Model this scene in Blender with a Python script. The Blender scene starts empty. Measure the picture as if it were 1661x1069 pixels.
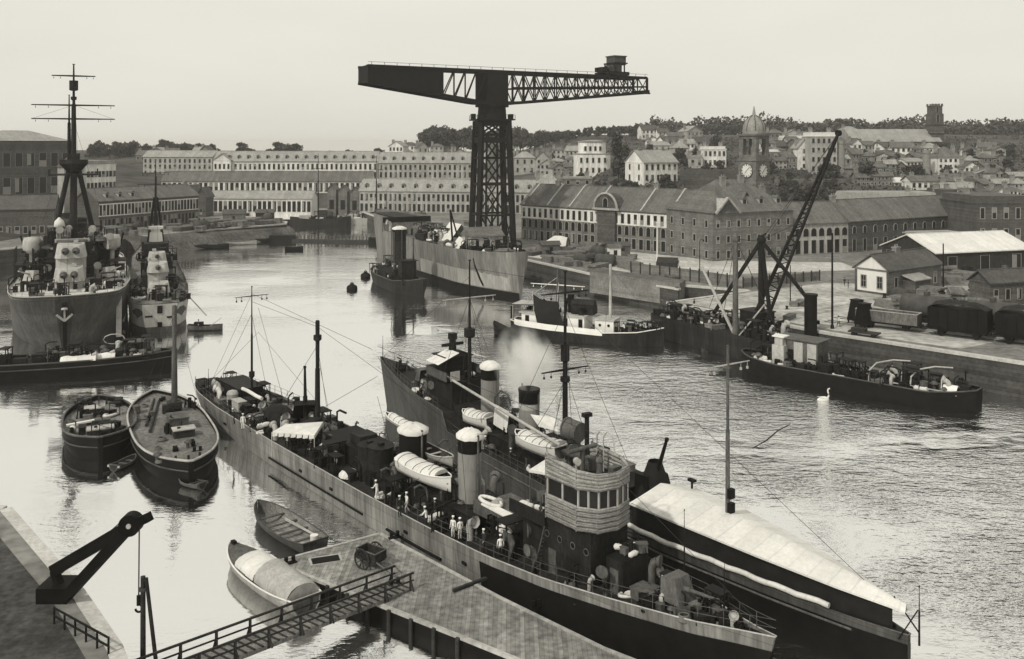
import bpy, math, random
from math import sin, cos, pi, radians, sqrt, atan2
from mathutils import Vector, Matrix, noise
R = random.Random(11)
SC = bpy.context.scene
COL = SC.collection
# ---------------------------------------------------------------- camera, sky, sun, exposure
CX, HY, F, CH = 830.5, 235.0, 1500.0, 35.0       # eye 35 m above the water, level camera with a falling front
cam_d = bpy.data.cameras.new('camera')
cam_d.sensor_width = 36.0
cam_d.lens = 36.0 * F / 1661.0
cam_d.shift_y = -(1069 / 2 - HY) / 1661.0
cam_d.clip_start = 0.5
cam_d.clip_end = 20000
cam = bpy.data.objects.new('camera', cam_d)
COL.objects.link(cam)
cam.location = (0, 0, CH)
cam.rotation_euler = (radians(90), 0, 0)
SC.camera = cam

SUN_EL, SUN_AZ = 44, 222            # degrees, azimuth clockwise from +Y: behind the camera, to the left
w = bpy.data.worlds.new('World')
SC.world = w
w.use_nodes = True
nt = w.node_tree
bg = nt.nodes['Background']
sky = nt.nodes.new('ShaderNodeTexSky')
sky.sky_type = 'NISHITA'
sky.sun_disc = False
sky.sun_elevation = radians(SUN_EL)
sky.sun_rotation = radians(SUN_AZ)
sky.dust_density = 4.0
sky.air_density = 1.4
bw = nt.nodes.new('ShaderNodeRGBToBW')          # a black and white, warm toned photograph: the sky loses its blue
nt.links.new(sky.outputs[0], bw.inputs[0])
flat = nt.nodes.new('ShaderNodeMapRange')       # thin high overcast evens the sky out
flat.inputs['From Min'].default_value = 0.0
flat.inputs['From Max'].default_value = 20.0
flat.inputs['To Min'].default_value = 7.0
flat.inputs['To Max'].default_value = 10.5
nt.links.new(bw.outputs[0], flat.inputs['Value'])
geo = nt.nodes.new('ShaderNodeTexCoord')
ns = nt.nodes.new('ShaderNodeTexNoise')
ns.inputs['Scale'].default_value = 2.2
ns.inputs['Detail'].default_value = 5
mpn = nt.nodes.new('ShaderNodeMapping')
mpn.inputs['Scale'].default_value = (1, 1, 4)
nt.links.new(geo.outputs['Generated'], mpn.inputs[0])
nt.links.new(mpn.outputs[0], ns.inputs['Vector'])
cl = nt.nodes.new('ShaderNodeMapRange')
cl.inputs['To Min'].default_value = 0.85
cl.inputs['To Max'].default_value = 1.09
nt.links.new(ns.outputs[0], cl.inputs['Value'])
mu = nt.nodes.new('ShaderNodeMath'); mu.operation = 'MULTIPLY'
nt.links.new(flat.outputs[0], mu.inputs[0]); nt.links.new(cl.outputs[0], mu.inputs[1])
tint = nt.nodes.new('ShaderNodeMixRGB'); tint.blend_type = 'MULTIPLY'
tint.inputs[0].default_value = 1.0
tint.inputs[2].default_value = (1.0, 0.974, 0.875, 1)
nt.links.new(mu.outputs[0], tint.inputs[1])
nt.links.new(tint.outputs[0], bg.inputs[0])
bg.inputs[1].default_value = 0.10

sun_d = bpy.data.lights.new('sun', 'SUN')
sun_d.energy = 2.3
sun_d.angle = radians(2)
sun_d.color = (1.0, 0.96, 0.86)
sun = bpy.data.objects.new('sun', sun_d)
COL.objects.link(sun)
sd = Vector((sin(radians(SUN_AZ)) * cos(radians(SUN_EL)), cos(radians(SUN_AZ)) * cos(radians(SUN_EL)), sin(radians(SUN_EL))))
sun.rotation_euler = sd.to_track_quat('Z', 'Y').to_euler()
SC.view_settings.view_transform = 'Standard'
SC.view_settings.look = 'None'
SC.view_settings.gamma = 1
SC.view_settings.exposure = 0.12
SC.cycles.max_bounces = 6
SC.cycles.transparent_max_bounces = 6
SC.cycles.volume_bounces = 3
SC.cycles.volume_step_rate = 2.0
SC.cycles.volume_max_steps = 128

# ---------------------------------------------------------------- helpers
def P(px, py, z=0.0):
    "photo pixel -> point of the level z"
    Y = F * (CH - z) / (py - HY)
    return Vector(((px - CX) / F * Y, Y, z))
def D(px, py, Y):
    "photo pixel -> point at depth Y"
    return Vector(((px - CX) / F * Y, Y, CH - (py - HY) * Y / F))
class MB:
    def __init__(s):
        s.v = []; s.f = []; s.m = []; s.s = []; s.cur = 0; s.T = None
    def mat(s, k): s.cur = k; return s
    def add(s, vs, fs, smooth=False):
        o = len(s.v)
        if s.T is not None: vs = [s.T @ Vector(v) for v in vs]
        s.v += [tuple(v) for v in vs]
        for f in fs:
            s.f.append(tuple(i + o for i in f)); s.m.append(s.cur); s.s.append(smooth)
        return s
    def box(s, c, d, rz=0.0, tap=1.0, rot=None):
        x, y, z = d[0] / 2, d[1] / 2, d[2] / 2
        vs = [Vector((a * x, b * y, -z)) for a, b in ((-1, -1), (1, -1), (1, 1), (-1, 1))] + \
             [Vector((a * x * tap, b * y * tap, z)) for a, b in ((-1, -1), (1, -1), (1, 1), (-1, 1))]
        m = rot if rot is not None else Matrix.Rotation(rz, 3, 'Z')
        c = Vector(c)
        return s.add([m @ v + c for v in vs], [(3, 2, 1, 0), (4, 5, 6, 7), (0, 1, 5, 4), (1, 2, 6, 5), (2, 3, 7, 6), (3, 0, 4, 7)])
    def boxz(s, c, d, rz=0.0, tap=1.0):           # c is the middle of the underside
        return s.box((c[0], c[1], c[2] + d[2] / 2), d, rz, tap)
    def bar(s, a, b, w, h=None):
        a, b = Vector(a), Vector(b); h = h or w
        t = (b - a); L = t.length
        if L < 1e-6: return s
        q = t.to_track_quat('Z', 'Y').to_matrix()
        return s.box((a + b) / 2, (w, h, L), rot=q)
    def cyl(s, a, b, r, r2=None, n=10, caps=True, smooth=True):
        a, b = Vector(a), Vector(b); r2 = r if r2 is None else r2
        t = b - a
        if t.length < 1e-6: return s
        q = t.to_track_quat('Z', 'Y').to_matrix()
        ra = [a + q @ Vector((r * cos(2 * pi * i / n), r * sin(2 * pi * i / n), 0)) for i in range(n)]
        rb = [b + q @ Vector((r2 * cos(2 * pi * i / n), r2 * sin(2 * pi * i / n), 0)) for i in range(n)]
        s.add(ra + rb, [(i, (i + 1) % n, n + (i + 1) % n, n + i) for i in range(n)], smooth)
        if caps:
            s.add(ra, [tuple(range(n))[::-1]]); s.add(rb, [tuple(range(n))])
        return s
    def tube(s, pts, r, n=6, r2=None):
        pts = [Vector(p) for p in pts]; rings = []; k = len(pts)
        for i, p in enumerate(pts):
            t = (pts[min(i + 1, k - 1)] - pts[max(i - 1, 0)]).normalized()
            q = t.to_track_quat('Z', 'Y').to_matrix()
            rr = r if r2 is None else r + (r2 - r) * i / (k - 1)
            rings.append([p + q @ Vector((rr * cos(2 * pi * j / n), rr * sin(2 * pi * j / n), 0)) for j in range(n)])
        return s.loft(rings, True, True)
    def loft(s, rings, closed=True, caps=False, smooth=True):
        n = len(rings[0]); vs = [v for r in rings for v in r]; fs = []
        for i in range(len(rings) - 1):
            for j in range(n if closed else n - 1):
                k = (j + 1) % n
                fs.append((i * n + j, i * n + k, (i + 1) * n + k, (i + 1) * n + j))
        s.add(vs, fs, smooth)
        if caps:
            s.add(rings[0], [tuple(range(n))[::-1]]); s.add(rings[-1], [tuple(range(n))])
        return s
    def lathe(s, prof, c=(0, 0, 0), n=14, ax=None, smooth=True):
        c = Vector(c); q = Vector(ax).to_track_quat('Z', 'Y').to_matrix() if ax else Matrix.Identity(3)
        return s.loft([[c + q @ Vector((r * cos(2 * pi * i / n), r * sin(2 * pi * i / n), z)) for i in range(n)] for r, z in prof], True, True, smooth)
    def prism(s, poly, z0, z1):
        n = len(poly)
        a = [(p[0], p[1], z0) for p in poly]; b = [(p[0], p[1], z1) for p in poly]
        s.add(a + b, [(i, (i + 1) % n, n + (i + 1) % n, n + i) for i in range(n)] + [tuple(range(n))[::-1], tuple(range(n, 2 * n))])
        return s
    def quad(s, *p): return s.add(p, [tuple(range(len(p)))])
    def build(s, name, mats, parent=None, loc=None):
        me = bpy.data.meshes.new(name)
        me.from_pydata(s.v, [], s.f)
        mats = mats if isinstance(mats, (list, tuple)) else [mats]
        for m in mats: me.materials.append(m)
        me.polygons.foreach_set('material_index', s.m)
        me.polygons.foreach_set('use_smooth', s.s)
        me.update()
        o = bpy.data.objects.new(name, me)
        COL.objects.link(o)
        if parent is not None: o.parent = parent
        if loc is not None: o.location = loc
        return o
def tag(o, label, cat, group=None, kind=None):
    if label: o['label'] = label
    if cat: o['category'] = cat
    if group: o['group'] = group
    if kind: o['kind'] = kind
    return o
def struct(o, kind='structure', label=None):
    o['kind'] = kind
    if label: o['label'] = label
    return o
def thing(name, label, cat, loc=(0, 0, 0), rz=0.0, group=None):
    o = bpy.data.objects.new(name, None)
    o.empty_display_size = 0.5
    COL.objects.link(o)
    o.location = loc; o.rotation_euler = (0, 0, rz)
    return tag(o, label, cat, group)
def share(name, me, parent, loc=(0, 0, 0), rot=None):
    o = bpy.data.objects.new(name, me)
    COL.objects.link(o)
    o.parent = parent; o.location = loc
    if rot is not None: o.rotation_euler = rot
    return o
def dup(root, loc, rz=0.0, label=None, scale=None):
    r = root.copy(); COL.objects.link(r)
    r.location = loc; r.rotation_euler = (0, 0, rz)
    if scale: r.scale = (scale, scale, scale) if not isinstance(scale, tuple) else scale
    if label: r['label'] = label
    for ch in list(root.children):
        c = ch.copy(); COL.objects.link(c); c.parent = r
        for g in list(ch.children):
            d = g.copy(); COL.objects.link(d); d.parent = c
    return r
# ---------------------------------------------------------------- materials (all near neutral grey)
def M(name, v, rough=0.75, var=0.25, scale=0.6, streak=0.0, metal=0.0, spec=0.10, bump=0.0, fine=0.0, courses=None, plates=None):
    m = bpy.data.materials.new(name); m.use_nodes = True
    t = m.node_tree; N = t.nodes; L = t.links
    p = N['Principled BSDF']
    p.inputs['Roughness'].default_value = rough
    p.inputs['Metallic'].default_value = metal
    p.inputs['Specular IOR Level'].default_value = spec
    tc = N.new('ShaderNodeTexCoord')
    mp = N.new('ShaderNodeMapping'); L.new(tc.outputs['Object'], mp.inputs[0])
    mp.inputs['Scale'].default_value = (1, 1, 1 - streak) if streak < 1 else (1, 1, 0.05)
    n1 = N.new('ShaderNodeTexNoise'); n1.inputs['Scale'].default_value = scale; n1.inputs['Detail'].default_value = 6
    n1.inputs['Roughness'].default_value = 0.65
    L.new(mp.outputs[0], n1.inputs['Vector'])
    r = N.new('ShaderNodeMapRange'); r.inputs['From Min'].default_value = 0.28; r.inputs['From Max'].default_value = 0.72
    r.inputs['To Min'].default_value = v * (1 - var); r.inputs['To Max'].default_value = v * (1 + var)
    L.new(n1.outputs[0], r.inputs['Value'])
    out = r.outputs[0]
    if fine:
        n2 = N.new('ShaderNodeTexNoise'); n2.inputs['Scale'].default_value = scale * 7; n2.inputs['Detail'].default_value = 3
        L.new(mp.outputs[0], n2.inputs['Vector'])
        r2 = N.new('ShaderNodeMapRange'); r2.inputs['From Min'].default_value = 0.3; r2.inputs['From Max'].default_value = 0.7
        r2.inputs['To Min'].default_value = 1 - fine; r2.inputs['To Max'].default_value = 1 + fine
        L.new(n2.outputs[0], r2.inputs['Value'])
        k = N.new('ShaderNodeMath'); k.operation = 'MULTIPLY'
        L.new(out, k.inputs[0]); L.new(r2.outputs[0], k.inputs[1]); out = k.outputs[0]
    if plates:                        # riveted plating: (length, height, depth of the seams)
        sx = N.new('ShaderNodeSeparateXYZ'); L.new(tc.outputs['Object'], sx.inputs[0])
        cx = N.new('ShaderNodeCombineXYZ'); L.new(sx.outputs[0], cx.inputs[0]); L.new(sx.outputs[2], cx.inputs[1])
        bt = N.new('ShaderNodeTexBrick'); L.new(cx.outputs[0], bt.inputs['Vector']); d_ = plates[2]
        bt.inputs['Scale'].default_value = 1.0; bt.inputs['Brick Width'].default_value = plates[0]; bt.inputs['Row Height'].default_value = plates[1]
        bt.inputs['Mortar Size'].default_value = .035; bt.inputs['Mortar Smooth'].default_value = .6
        for nm, q_ in (('Color1', 1 + d_ * .35), ('Color2', 1 - d_ * .35), ('Mortar', 1 - d_)): bt.inputs[nm].default_value = (q_, q_, q_, 1)
        kp = N.new('ShaderNodeMath'); kp.operation = 'MULTIPLY'; L.new(out, kp.inputs[0]); L.new(bt.outputs['Color'], kp.inputs[1]); out = kp.outputs[0]
    if courses:                       # masonry courses, planks or slates: (axis, size, depth)
        ax, size, dep = courses
        sx = N.new('ShaderNodeSeparateXYZ'); L.new(tc.outputs['Object'], sx.inputs[0])
        d = N.new('ShaderNodeMath'); d.operation = 'DIVIDE'; L.new(sx.outputs[ax], d.inputs[0]); d.inputs[1].default_value = size
        fr = N.new('ShaderNodeMath'); fr.operation = 'FRACT'; L.new(d.outputs[0], fr.inputs[0])
        g = N.new('ShaderNodeMath'); g.operation = 'GREATER_THAN'; L.new(fr.outputs[0], g.inputs[0]); g.inputs[1].default_value = 0.1
        fl = N.new('ShaderNodeMath'); fl.operation = 'FLOOR'; L.new(d.outputs[0], fl.inputs[0])
        wn = N.new('ShaderNodeTexWhiteNoise'); wn.noise_dimensions = '1D'; L.new(fl.outputs[0], wn.inputs['W'])
        rr = N.new('ShaderNodeMapRange'); rr.inputs['To Min'].default_value = 1 - dep * .6; rr.inputs['To Max'].default_value = 1 + dep * .4
        L.new(wn.outputs[0], rr.inputs['Value'])
        gm = N.new('ShaderNodeMapRange'); gm.inputs['To Min'].default_value = 1 - dep; gm.inputs['To Max'].default_value = 1.0
        L.new(g.outputs[0], gm.inputs['Value'])
        k2 = N.new('ShaderNodeMath'); k2.operation = 'MULTIPLY'; L.new(rr.outputs[0], k2.inputs[0]); L.new(gm.outputs[0], k2.inputs[1])
        k3 = N.new('ShaderNodeMath'); k3.operation = 'MULTIPLY'; L.new(out, k3.inputs[0]); L.new(k2.outputs[0], k3.inputs[1]); out = k3.outputs[0]
    cm = N.new('ShaderNodeCombineColor')
    L.new(out, cm.inputs[0])
    for i, f in ((1, 0.985), (2, 0.94)):
        q = N.new('ShaderNodeMath'); q.operation = 'MULTIPLY'; q.inputs[1].default_value = f
        L.new(out, q.inputs[0]); L.new(q.outputs[0], cm.inputs[i])
    L.new(cm.outputs[0], p.inputs['Base Color'])
    if bump:
        b = N.new('ShaderNodeBump'); b.inputs['Strength'].default_value = bump; b.inputs['Distance'].default_value = 0.1
        L.new(n1.outputs[0], b.inputs['Height']); L.new(b.outputs[0], p.inputs['Normal'])
    return m
m_stone = M('stone_dark', .055, .9, .35, .25, fine=.25, courses=(2, .55, .45), bump=.3)
m_quaytop = M('quay_paving', .16, .9, .45, .12, fine=.3)
m_coping = M('coping_stone', .42, .85, .2, .5, fine=.15)
m_earth = M('earth', .075, .95, .5, .15, fine=.4, bump=.4)
m_hill = M('hillside', .06, .95, .5, .02, fine=.45)
m_wallW = M('limewash_wall', .62, .85, .28, .3, streak=.8, fine=.2)
m_wallL = M('pale_masonry', .33, .9, .32, .3, streak=.6, fine=.25)
m_wallM = M('grey_masonry', .15, .9, .4, .3, fine=.2, courses=(2, .5, .25))
m_wallD = M('dark_masonry', .085, .9, .35, .3, fine=.25, courses=(2, .5, .3))
m_slate = M('slate_roof', .115, .7, .25, .3, fine=.25, courses=(0, 1.4, .25))
m_slateL = M('pale_slate_roof', .26, .7, .2, .25, fine=.2, courses=(0, 1.8, .15))
m_slateD = M('dark_slate_roof', .075, .65, .3, .3, fine=.25)
m_zinc = M('zinc_roof', .62, .5, .12, .2, fine=.06, courses=(0, 1.2, .1))
m_pane = M('window_dark', .012, .3, .5, 2.0, spec=.25)
m_blind = M('window_blind', .22, .8, .3, 2.0)
m_frame = M('window_surround', .30, .8, .12, 1.0)
m_chim = M('chimney_masonry', .22, .9, .3, .8)
m_iron = M('crane_iron', .010, .65, .4, .5, spec=.10)
m_ironL = M('worn_iron', .06, .6, .4, .7)
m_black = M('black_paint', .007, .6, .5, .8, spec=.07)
m_hull = M('grey_hull_paint', .16, .6, .5, .6, streak=.94, fine=.3, plates=(4.6, 1.15, .4))
m_hullD = M('weathered_dark_hull', .016, .6, .6, .4, streak=.9, fine=.4, plates=(4, 1.1, .4))
m_hullM = M('battleship_grey', .058, .6, .5, .4, streak=.92, fine=.3, plates=(6, 1.6, .35))
m_hullLt = M('pale_hull_paint', .5, .6, .18, .3, streak=.9, fine=.1)
m_deck = M('dark_deck', .022, .8, .5, .6, fine=.35)
m_deckM = M('worn_deck', .17, .85, .35, .5, fine=.3, courses=(1, .45, .25))
m_deckL = M('pale_deck', .46, .8, .22, .3, fine=.2)
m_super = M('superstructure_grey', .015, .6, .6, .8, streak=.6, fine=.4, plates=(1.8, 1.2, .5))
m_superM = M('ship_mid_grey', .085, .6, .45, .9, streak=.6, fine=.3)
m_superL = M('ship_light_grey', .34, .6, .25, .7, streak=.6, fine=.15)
m_canvas = M('pale_canvas', .60, .85, .12, .5, fine=.07, bump=.5, courses=(0, 1.5, .10))
m_canvasD = M('dark_canvas', .014, .9, .4, .8)
m_white = M('white_paint', .64, .5, .08, .8, streak=.6)
m_wood = M('weathered_timber', .16, .85, .4, 1.0, fine=.3, courses=(1, .25, .4))
m_woodL = M('pontoon_planks', .20, .85, .4, .3, fine=.35, courses=(0, .32, .4))
m_woodD = M('dark_timber', .032, .85, .45, 1.0, fine=.3)
m_padding = M('wicker_padding', .24, .9, .35, 1.2, fine=.3, courses=(2, .36, .6), bump=.6)
m_rope = M('rope', .12, .9, .2, 2)
m_wire = M('wire', .03, .6, .2, 2)
m_leaf = M('leaf_dark', .05, .9, .5, .35, fine=.3)
m_leafM = M('leaf_mid', .085, .9, .45, .35, fine=.3)
m_bark = M('bark', .05, .9, .3, 1.0)
m_skin = M('skin', .36, .6, .08, 4)
m_cloth = M('navy_cloth', .03, .9, .3, 3)
m_duck = M('white_duck_cloth', .72, .9, .1, 3)
m_hair = M('hair', .02, .8, .2, 8)
m_coal = M('coal', .02, .8, .6, 1.5, fine=.5, bump=.6)
m_rail = M('rail_track', .09, .5, .3, 1)
m_rust = M('rusty_plate', .10, .8, .5, .5, streak=.6, fine=.35)
# ---------------------------------------------------------------- the setting: water, quays, terrain
def lerp(a, b, t): return a + (b - a) * t
def sstep(t): t = max(0.0, min(1.0, t)); return t * t * (3 - 2 * t)
def prof(tbl, y):
    for (a, za), (b, zb) in zip(tbl, tbl[1:]):
        if y < b: return lerp(za, zb, sstep((y - a) / (b - a))) if y > a else za
    return tbl[-1][1]
T_L = [(438, 5), (450, 11.6), (476, 12.2), (488, 17), (560, 19), (640, 29), (800, 29), (1600, 8), (9000, -60)]
T_R = [(308, 5), (345, 16), (375, 19), (450, 28), (560, 34), (720, 43), (950, 43), (1800, 15), (9000, -60)]
def H(x, y):
    b = sstep((x - 0) / 60.0)
    z = lerp(prof(T_L, y), prof(T_R, y), b)
    e = sstep((x - 120) / 160.0)                     # the land rises sooner to the right
    z = lerp(z, prof(T_R, y + 25), e * .6)
    l = sstep((-150 - x) / 60.0)                     # and on the far left
    z = lerp(z, max(z, prof([(270, 5), (300, 14), (420, 17), (500, 20), (660, 30), (800, 30), (1600, 8), (9000, -60)], y)), l)
    return z
def hit(px, py, y0=240):
    "where the ray through a photo pixel meets the land"
    y = y0
    while y < 1500:
        p = D(px, py, y)
        if p.z <= H(p.x, p.y): return Vector((p.x, p.y, H(p.x, p.y)))
        y += 1.0
    return D(px, py, 700)

def water_mat():
    m = bpy.data.materials.new('harbour_water'); m.use_nodes = True
    t = m.node_tree; N = t.nodes; L = t.links
    N.remove(N['Principled BSDF']); out = N['Material Output']
    tc = N.new('ShaderNodeTexCoord')
    def nz(scale, det, sc, rot=0):
        mp = N.new('ShaderNodeMapping'); mp.inputs['Scale'].default_value = sc; mp.inputs['Rotation'].default_value = (0, 0, rot)
        L.new(tc.outputs['Object'], mp.inputs[0])
        n = N.new('ShaderNodeTexNoise'); n.inputs['Scale'].default_value = scale; n.inputs['Detail'].default_value = det
        n.inputs['Roughness'].default_value = .55
        L.new(mp.outputs[0], n.inputs['Vector']); return n.outputs[0]
    big = nz(.03, 4, (1, 1.5, 1))
    amp = N.new('ShaderNodeMapRange'); amp.inputs['From Min'].default_value = .40; amp.inputs['From Max'].default_value = .62
    amp.inputs['To Min'].default_value = .10; amp.inputs['To Max'].default_value = 1.25
    L.new(big, amp.inputs['Value'])
    # breezier open water to the right, smooth water in the lee on the left
    sx = N.new('ShaderNodeSeparateXYZ'); L.new(tc.outputs['Object'], sx.inputs[0])
    lee = N.new('ShaderNodeMapRange'); lee.inputs['From Min'].default_value = -25; lee.inputs['From Max'].default_value = 22
    lee.inputs['To Min'].default_value = .16; lee.inputs['To Max'].default_value = 1.25
    L.new(sx.outputs[0], lee.inputs['Value'])
    a2 = N.new('ShaderNodeMath'); a2.operation = 'MULTIPLY'; L.new(amp.outputs[0], a2.inputs[0]); L.new(lee.outputs[0], a2.inputs[1])
    w1 = nz(.42, 3, (1, 1.9, 1), .25); w2 = nz(1.3, 3, (1, 1.6, 1), -.3)
    ad = N.new('ShaderNodeMath'); ad.operation = 'MULTIPLY_ADD'; L.new(w2, ad.inputs[0]); ad.inputs[1].default_value = .55; L.new(w1, ad.inputs[2])
    hm = N.new('ShaderNodeMath'); hm.operation = 'MULTIPLY'; L.new(ad.outputs[0], hm.inputs[0]); L.new(a2.outputs[0], hm.inputs[1])
    bp = N.new('ShaderNodeBump'); bp.inputs['Strength'].default_value = 1.0; bp.inputs['Distance'].default_value = .34
    L.new(hm.outputs[0], bp.inputs['Height'])
    lw = N.new('ShaderNodeLayerWeight'); lw.inputs['Blend'].default_value = .5; L.new(bp.outputs[0], lw.inputs['Normal'])
    fr = N.new('ShaderNodeMapRange'); fr.inputs['From Min'].default_value = .30; fr.inputs['From Max'].default_value = .56
    fr.inputs['To Min'].default_value = .22; fr.inputs['To Max'].default_value = .97
    L.new(lw.outputs['Facing'], fr.inputs['Value'])
    gl = N.new('ShaderNodeBsdfGlossy'); gl.inputs['Roughness'].default_value = .06; gl.inputs['Color'].default_value = (.98, .98, .98, 1)
    L.new(bp.outputs[0], gl.inputs['Normal'])
    df = N.new('ShaderNodeBsdfDiffuse'); df.inputs['Color'].default_value = (.035, .035, .03, 1)
    mx = N.new('ShaderNodeMixShader'); L.new(fr.outputs[0], mx.inputs[0]); L.new(df.outputs[0], mx.inputs[1]); L.new(gl.outputs[0], mx.inputs[2])
    L.new(mx.outputs[0], out.inputs['Surface'])
    return m
wb = MB(); wb.quad((-700, -60, 0), (700, -60, 0), (700, 520, 0), (-700, 520, 0))
struct(wb.build('water', water_mat()))

# the ground: one sheet to the horizon; it dips under the harbour
QUAY = [(-700, 92), (-205, 92), (-150, 150), (-150, 262), (-124, 300), (-114, 318), (-86, 352), (-88, 362), (-122, 400), (-108, 428), (-74, 434),
        (-15, 270), (1.6, 246), (18.5, 215), (34.7, 193), (36.5, 198), (48.7, 190.5), (29.5, 176.5), (50.6, 147.5), (68, 130), (105, 92), (700, 92)]
def inside(poly, x, y):
    c = False; n = len(poly)
    for i in range(n):
        (x1, y1), (x2, y2) = poly[i], poly[i - 1]
        if (y1 > y) != (y2 > y) and x < (x2 - x1) * (y - y1) / (y2 - y1) + x1: c = not c
    return c
QP = QUAY + [(700, 470), (-700, 470)]
def axis(stops):
    o = []
    for a, b, st in stops:
        k = max(1, int(round((b - a) / st))); o += [a + (b - a) * i / k for i in range(k)]
    return o + [stops[-1][1]]
xs = axis([(-6000, -800, 650), (-800, -240, 40), (-240, 260, 8), (260, 800, 40), (800, 6000, 650)])
ys = axis([(-300, 84, 96), (84, 240, 26), (240, 720, 8), (720, 1400, 34), (1400, 9000, 760)])
tv = []
for y in ys:
    for x in xs:
        z = H(x, y) - .03
        if y < 440 and (z < 5.2 or not inside(QP, x, y)): z = -4.0      # the quay slabs lie over it
        elif y < 520 and z < 5.2: z = 4.9
        if y > 520 or abs(x) > 700: z += 1.2 * noise.noise(Vector((x * .012, y * .012, 3)))
        tv.append((x, y, z))
nx = len(xs); tf = []
for j in range(len(ys) - 1):
    for i in range(nx - 1):
        tf.append((j * nx + i, j * nx + i + 1, (j + 1) * nx + i + 1, (j + 1) * nx + i))
tb = MB(); tb.add(tv, tf, True)
struct(tb.build('terrain', m_hill))

def quay(name, edge, back, top=5.0):
    "edge runs along the water, back closes the polygon; wall of stone, paved top, coping along the edge"
    qb = MB(); poly = edge + back; n = len(poly)
    qb.mat(0)
    for i in range(len(edge) - 1):
        a, b = edge[i], edge[i + 1]
        qb.quad((a[0], a[1], -3), (b[0], b[1], -3), (b[0], b[1], top - .35), (a[0], a[1], top - .35))
    qb.mat(1); qb.add([(p[0], p[1], top) for p in poly], [tuple(range(n))])
    qb.mat(2)
    for i in range(len(edge) - 1):
        a, b = Vector(edge[i]), Vector(edge[i + 1]); t = (b - a).normalized(); nn = Vector((t.y, -t.x))
        o = nn * .12; k = -nn * .8
        pts = [a + o, b + o, b + k, a + k]
        qb.prism([(p.x, p.y) for p in pts], top - .36, top + .06)
    return struct(qb.build(name, [m_stone, m_quaytop, m_coping]))
quay('quay', QUAY, [(700, 480), (-700, 480)])
# near-left quay at the foot of the hand crane
NQ = [(-120, 84), (-42, 76), (-29.4, 61.8), (-24.0, 55.0), (-19, 47)]
quay('quay', NQ, [(-19, 20), (-120, 20)], 5.0)
nb = MB(); nb.add([(-120, 79, 5.004), (-42.7, 74.6, 5.004), (-30.3, 60.9, 5.004), (-24.9, 54.0, 5.004), (-27, 22, 5.004), (-119, 22, 5.004)], [tuple(range(6))]); struct(nb.build('pavement', M('cinder_ground', .05, .95, .5, .3, fine=.4)))
# road and bare paving on the right quay
rb = MB(); rb.add([(2, 252, 5.004), (20, 226, 5.004), (36, 208, 5.004), (56, 216, 5.004), (84, 222, 5.004), (84, 236, 5.004), (54, 240, 5.004), (30, 262, 5.004)], [tuple(range(8))])
struct(rb.build('road', M('road_dust', .40, .9, .3, .14, fine=.25)))
pb = MB(); pb.add([(31.5, 176.5, 5.004), (53, 148.5, 5.004), (66, 136, 5.004), (88, 150, 5.004), (98, 196, 5.004), (68, 201, 5.004), (50, 189.5, 5.004)], [tuple(range(7))])
struct(pb.build('pavement', M('quay_dust', .34, .9, .5, .12, fine=.3)))
# railway tracks on the right quay
tk = MB()
for off in (0, 1.5, 4.6, 6.1):
    a = Vector((53 + off * .625, 156.8 + off * .78, 5.06)); tk.bar(a, a + Vector((.78, -.625, 0)) * 70, .12, .12)
struct(tk.build('railway_track', m_rail))

# the rocky spit on the left bank
sp = MB(); rings = []
for i in range(15):
    t = i / 14; c = Vector((lerp(-128, -84, t), lerp(300, 352, t))); wd = lerp(11, 3.5, t); top = lerp(5.2, 3.6, t)
    nrm = Vector((.76, -.65)); ring = []
    for k, (u, z) in enumerate(((1.5, -1), (1.1, .6), (.75, top * .7), (.3, top), (-.5, top), (-1.2, top * .8), (-1.6, -1))):
        j = noise.noise(Vector((i * .7, k * 1.3, 5))) * 1.0
        p = c + nrm * wd * u; ring.append((p.x + j, p.y + j, z + j * .7 if z > 0 else z))
    rings.append(ring)
sp.loft(rings, False); struct(sp.build('shore', m_earth))

# ---------------------------------------------------------------- trees
def crown_mesh(seed, rx, rz, n, leaf, lobes):
    r = random.Random(seed); mb = MB()
    cs = [(Vector((r.uniform(-.6, .6) * rx, r.uniform(-.6, .6) * rx, r.uniform(-.75, .7) * rz)), r.uniform(.32, .6)) for _ in range(lobes)]
    for _ in range(n):
        c, s = r.choice(cs)
        d = Vector((r.gauss(0, 1), r.gauss(0, 1), r.gauss(0, 1))).normalized() * (r.random() ** .4)
        p = c + Vector((d.x * rx * s, d.y * rx * s, d.z * rz * s * .8))
        q = Vector((r.gauss(0, 1), r.gauss(0, 1), r.gauss(0, 1))).normalized().to_track_quat('Z', 'Y').to_matrix()
        a = leaf * r.uniform(.6, 1.4)
        mb.mat(0 if r.random() < .6 else 1)
        mb.add([p + q @ Vector(v) for v in ((-a, -a * .5, 0), (a * .2, -a * .8, 0), (a, a * .3, 0), (-a * .1, a * .8, 0))], [(0, 1, 2, 3)])
    return mb.build('crown', [m_leaf, m_leafM])
def trunk_mesh(seed, h, r0, spread):
    r = random.Random(seed); mb = MB()
    mb.tube([(0, 0, -1.0), (r.uniform(-.2, .2), r.uniform(-.2, .2), h * .5), (r.uniform(-.4, .4), r.uniform(-.4, .4), h)], r0, 6, r0 * .4)
    for k in range(5):
        a = r.uniform(0, 2 * pi); z = h * r.uniform(.5, .85)
        mb.tube([(0, 0, z), (cos(a) * spread * .5, sin(a) * spread * .5, z + spread * .35), (cos(a) * spread, sin(a) * spread, z + spread * .8)], r0 * .35, 5, r0 * .1)
    return mb.build('trunk', m_bark)
TREES = []
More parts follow.
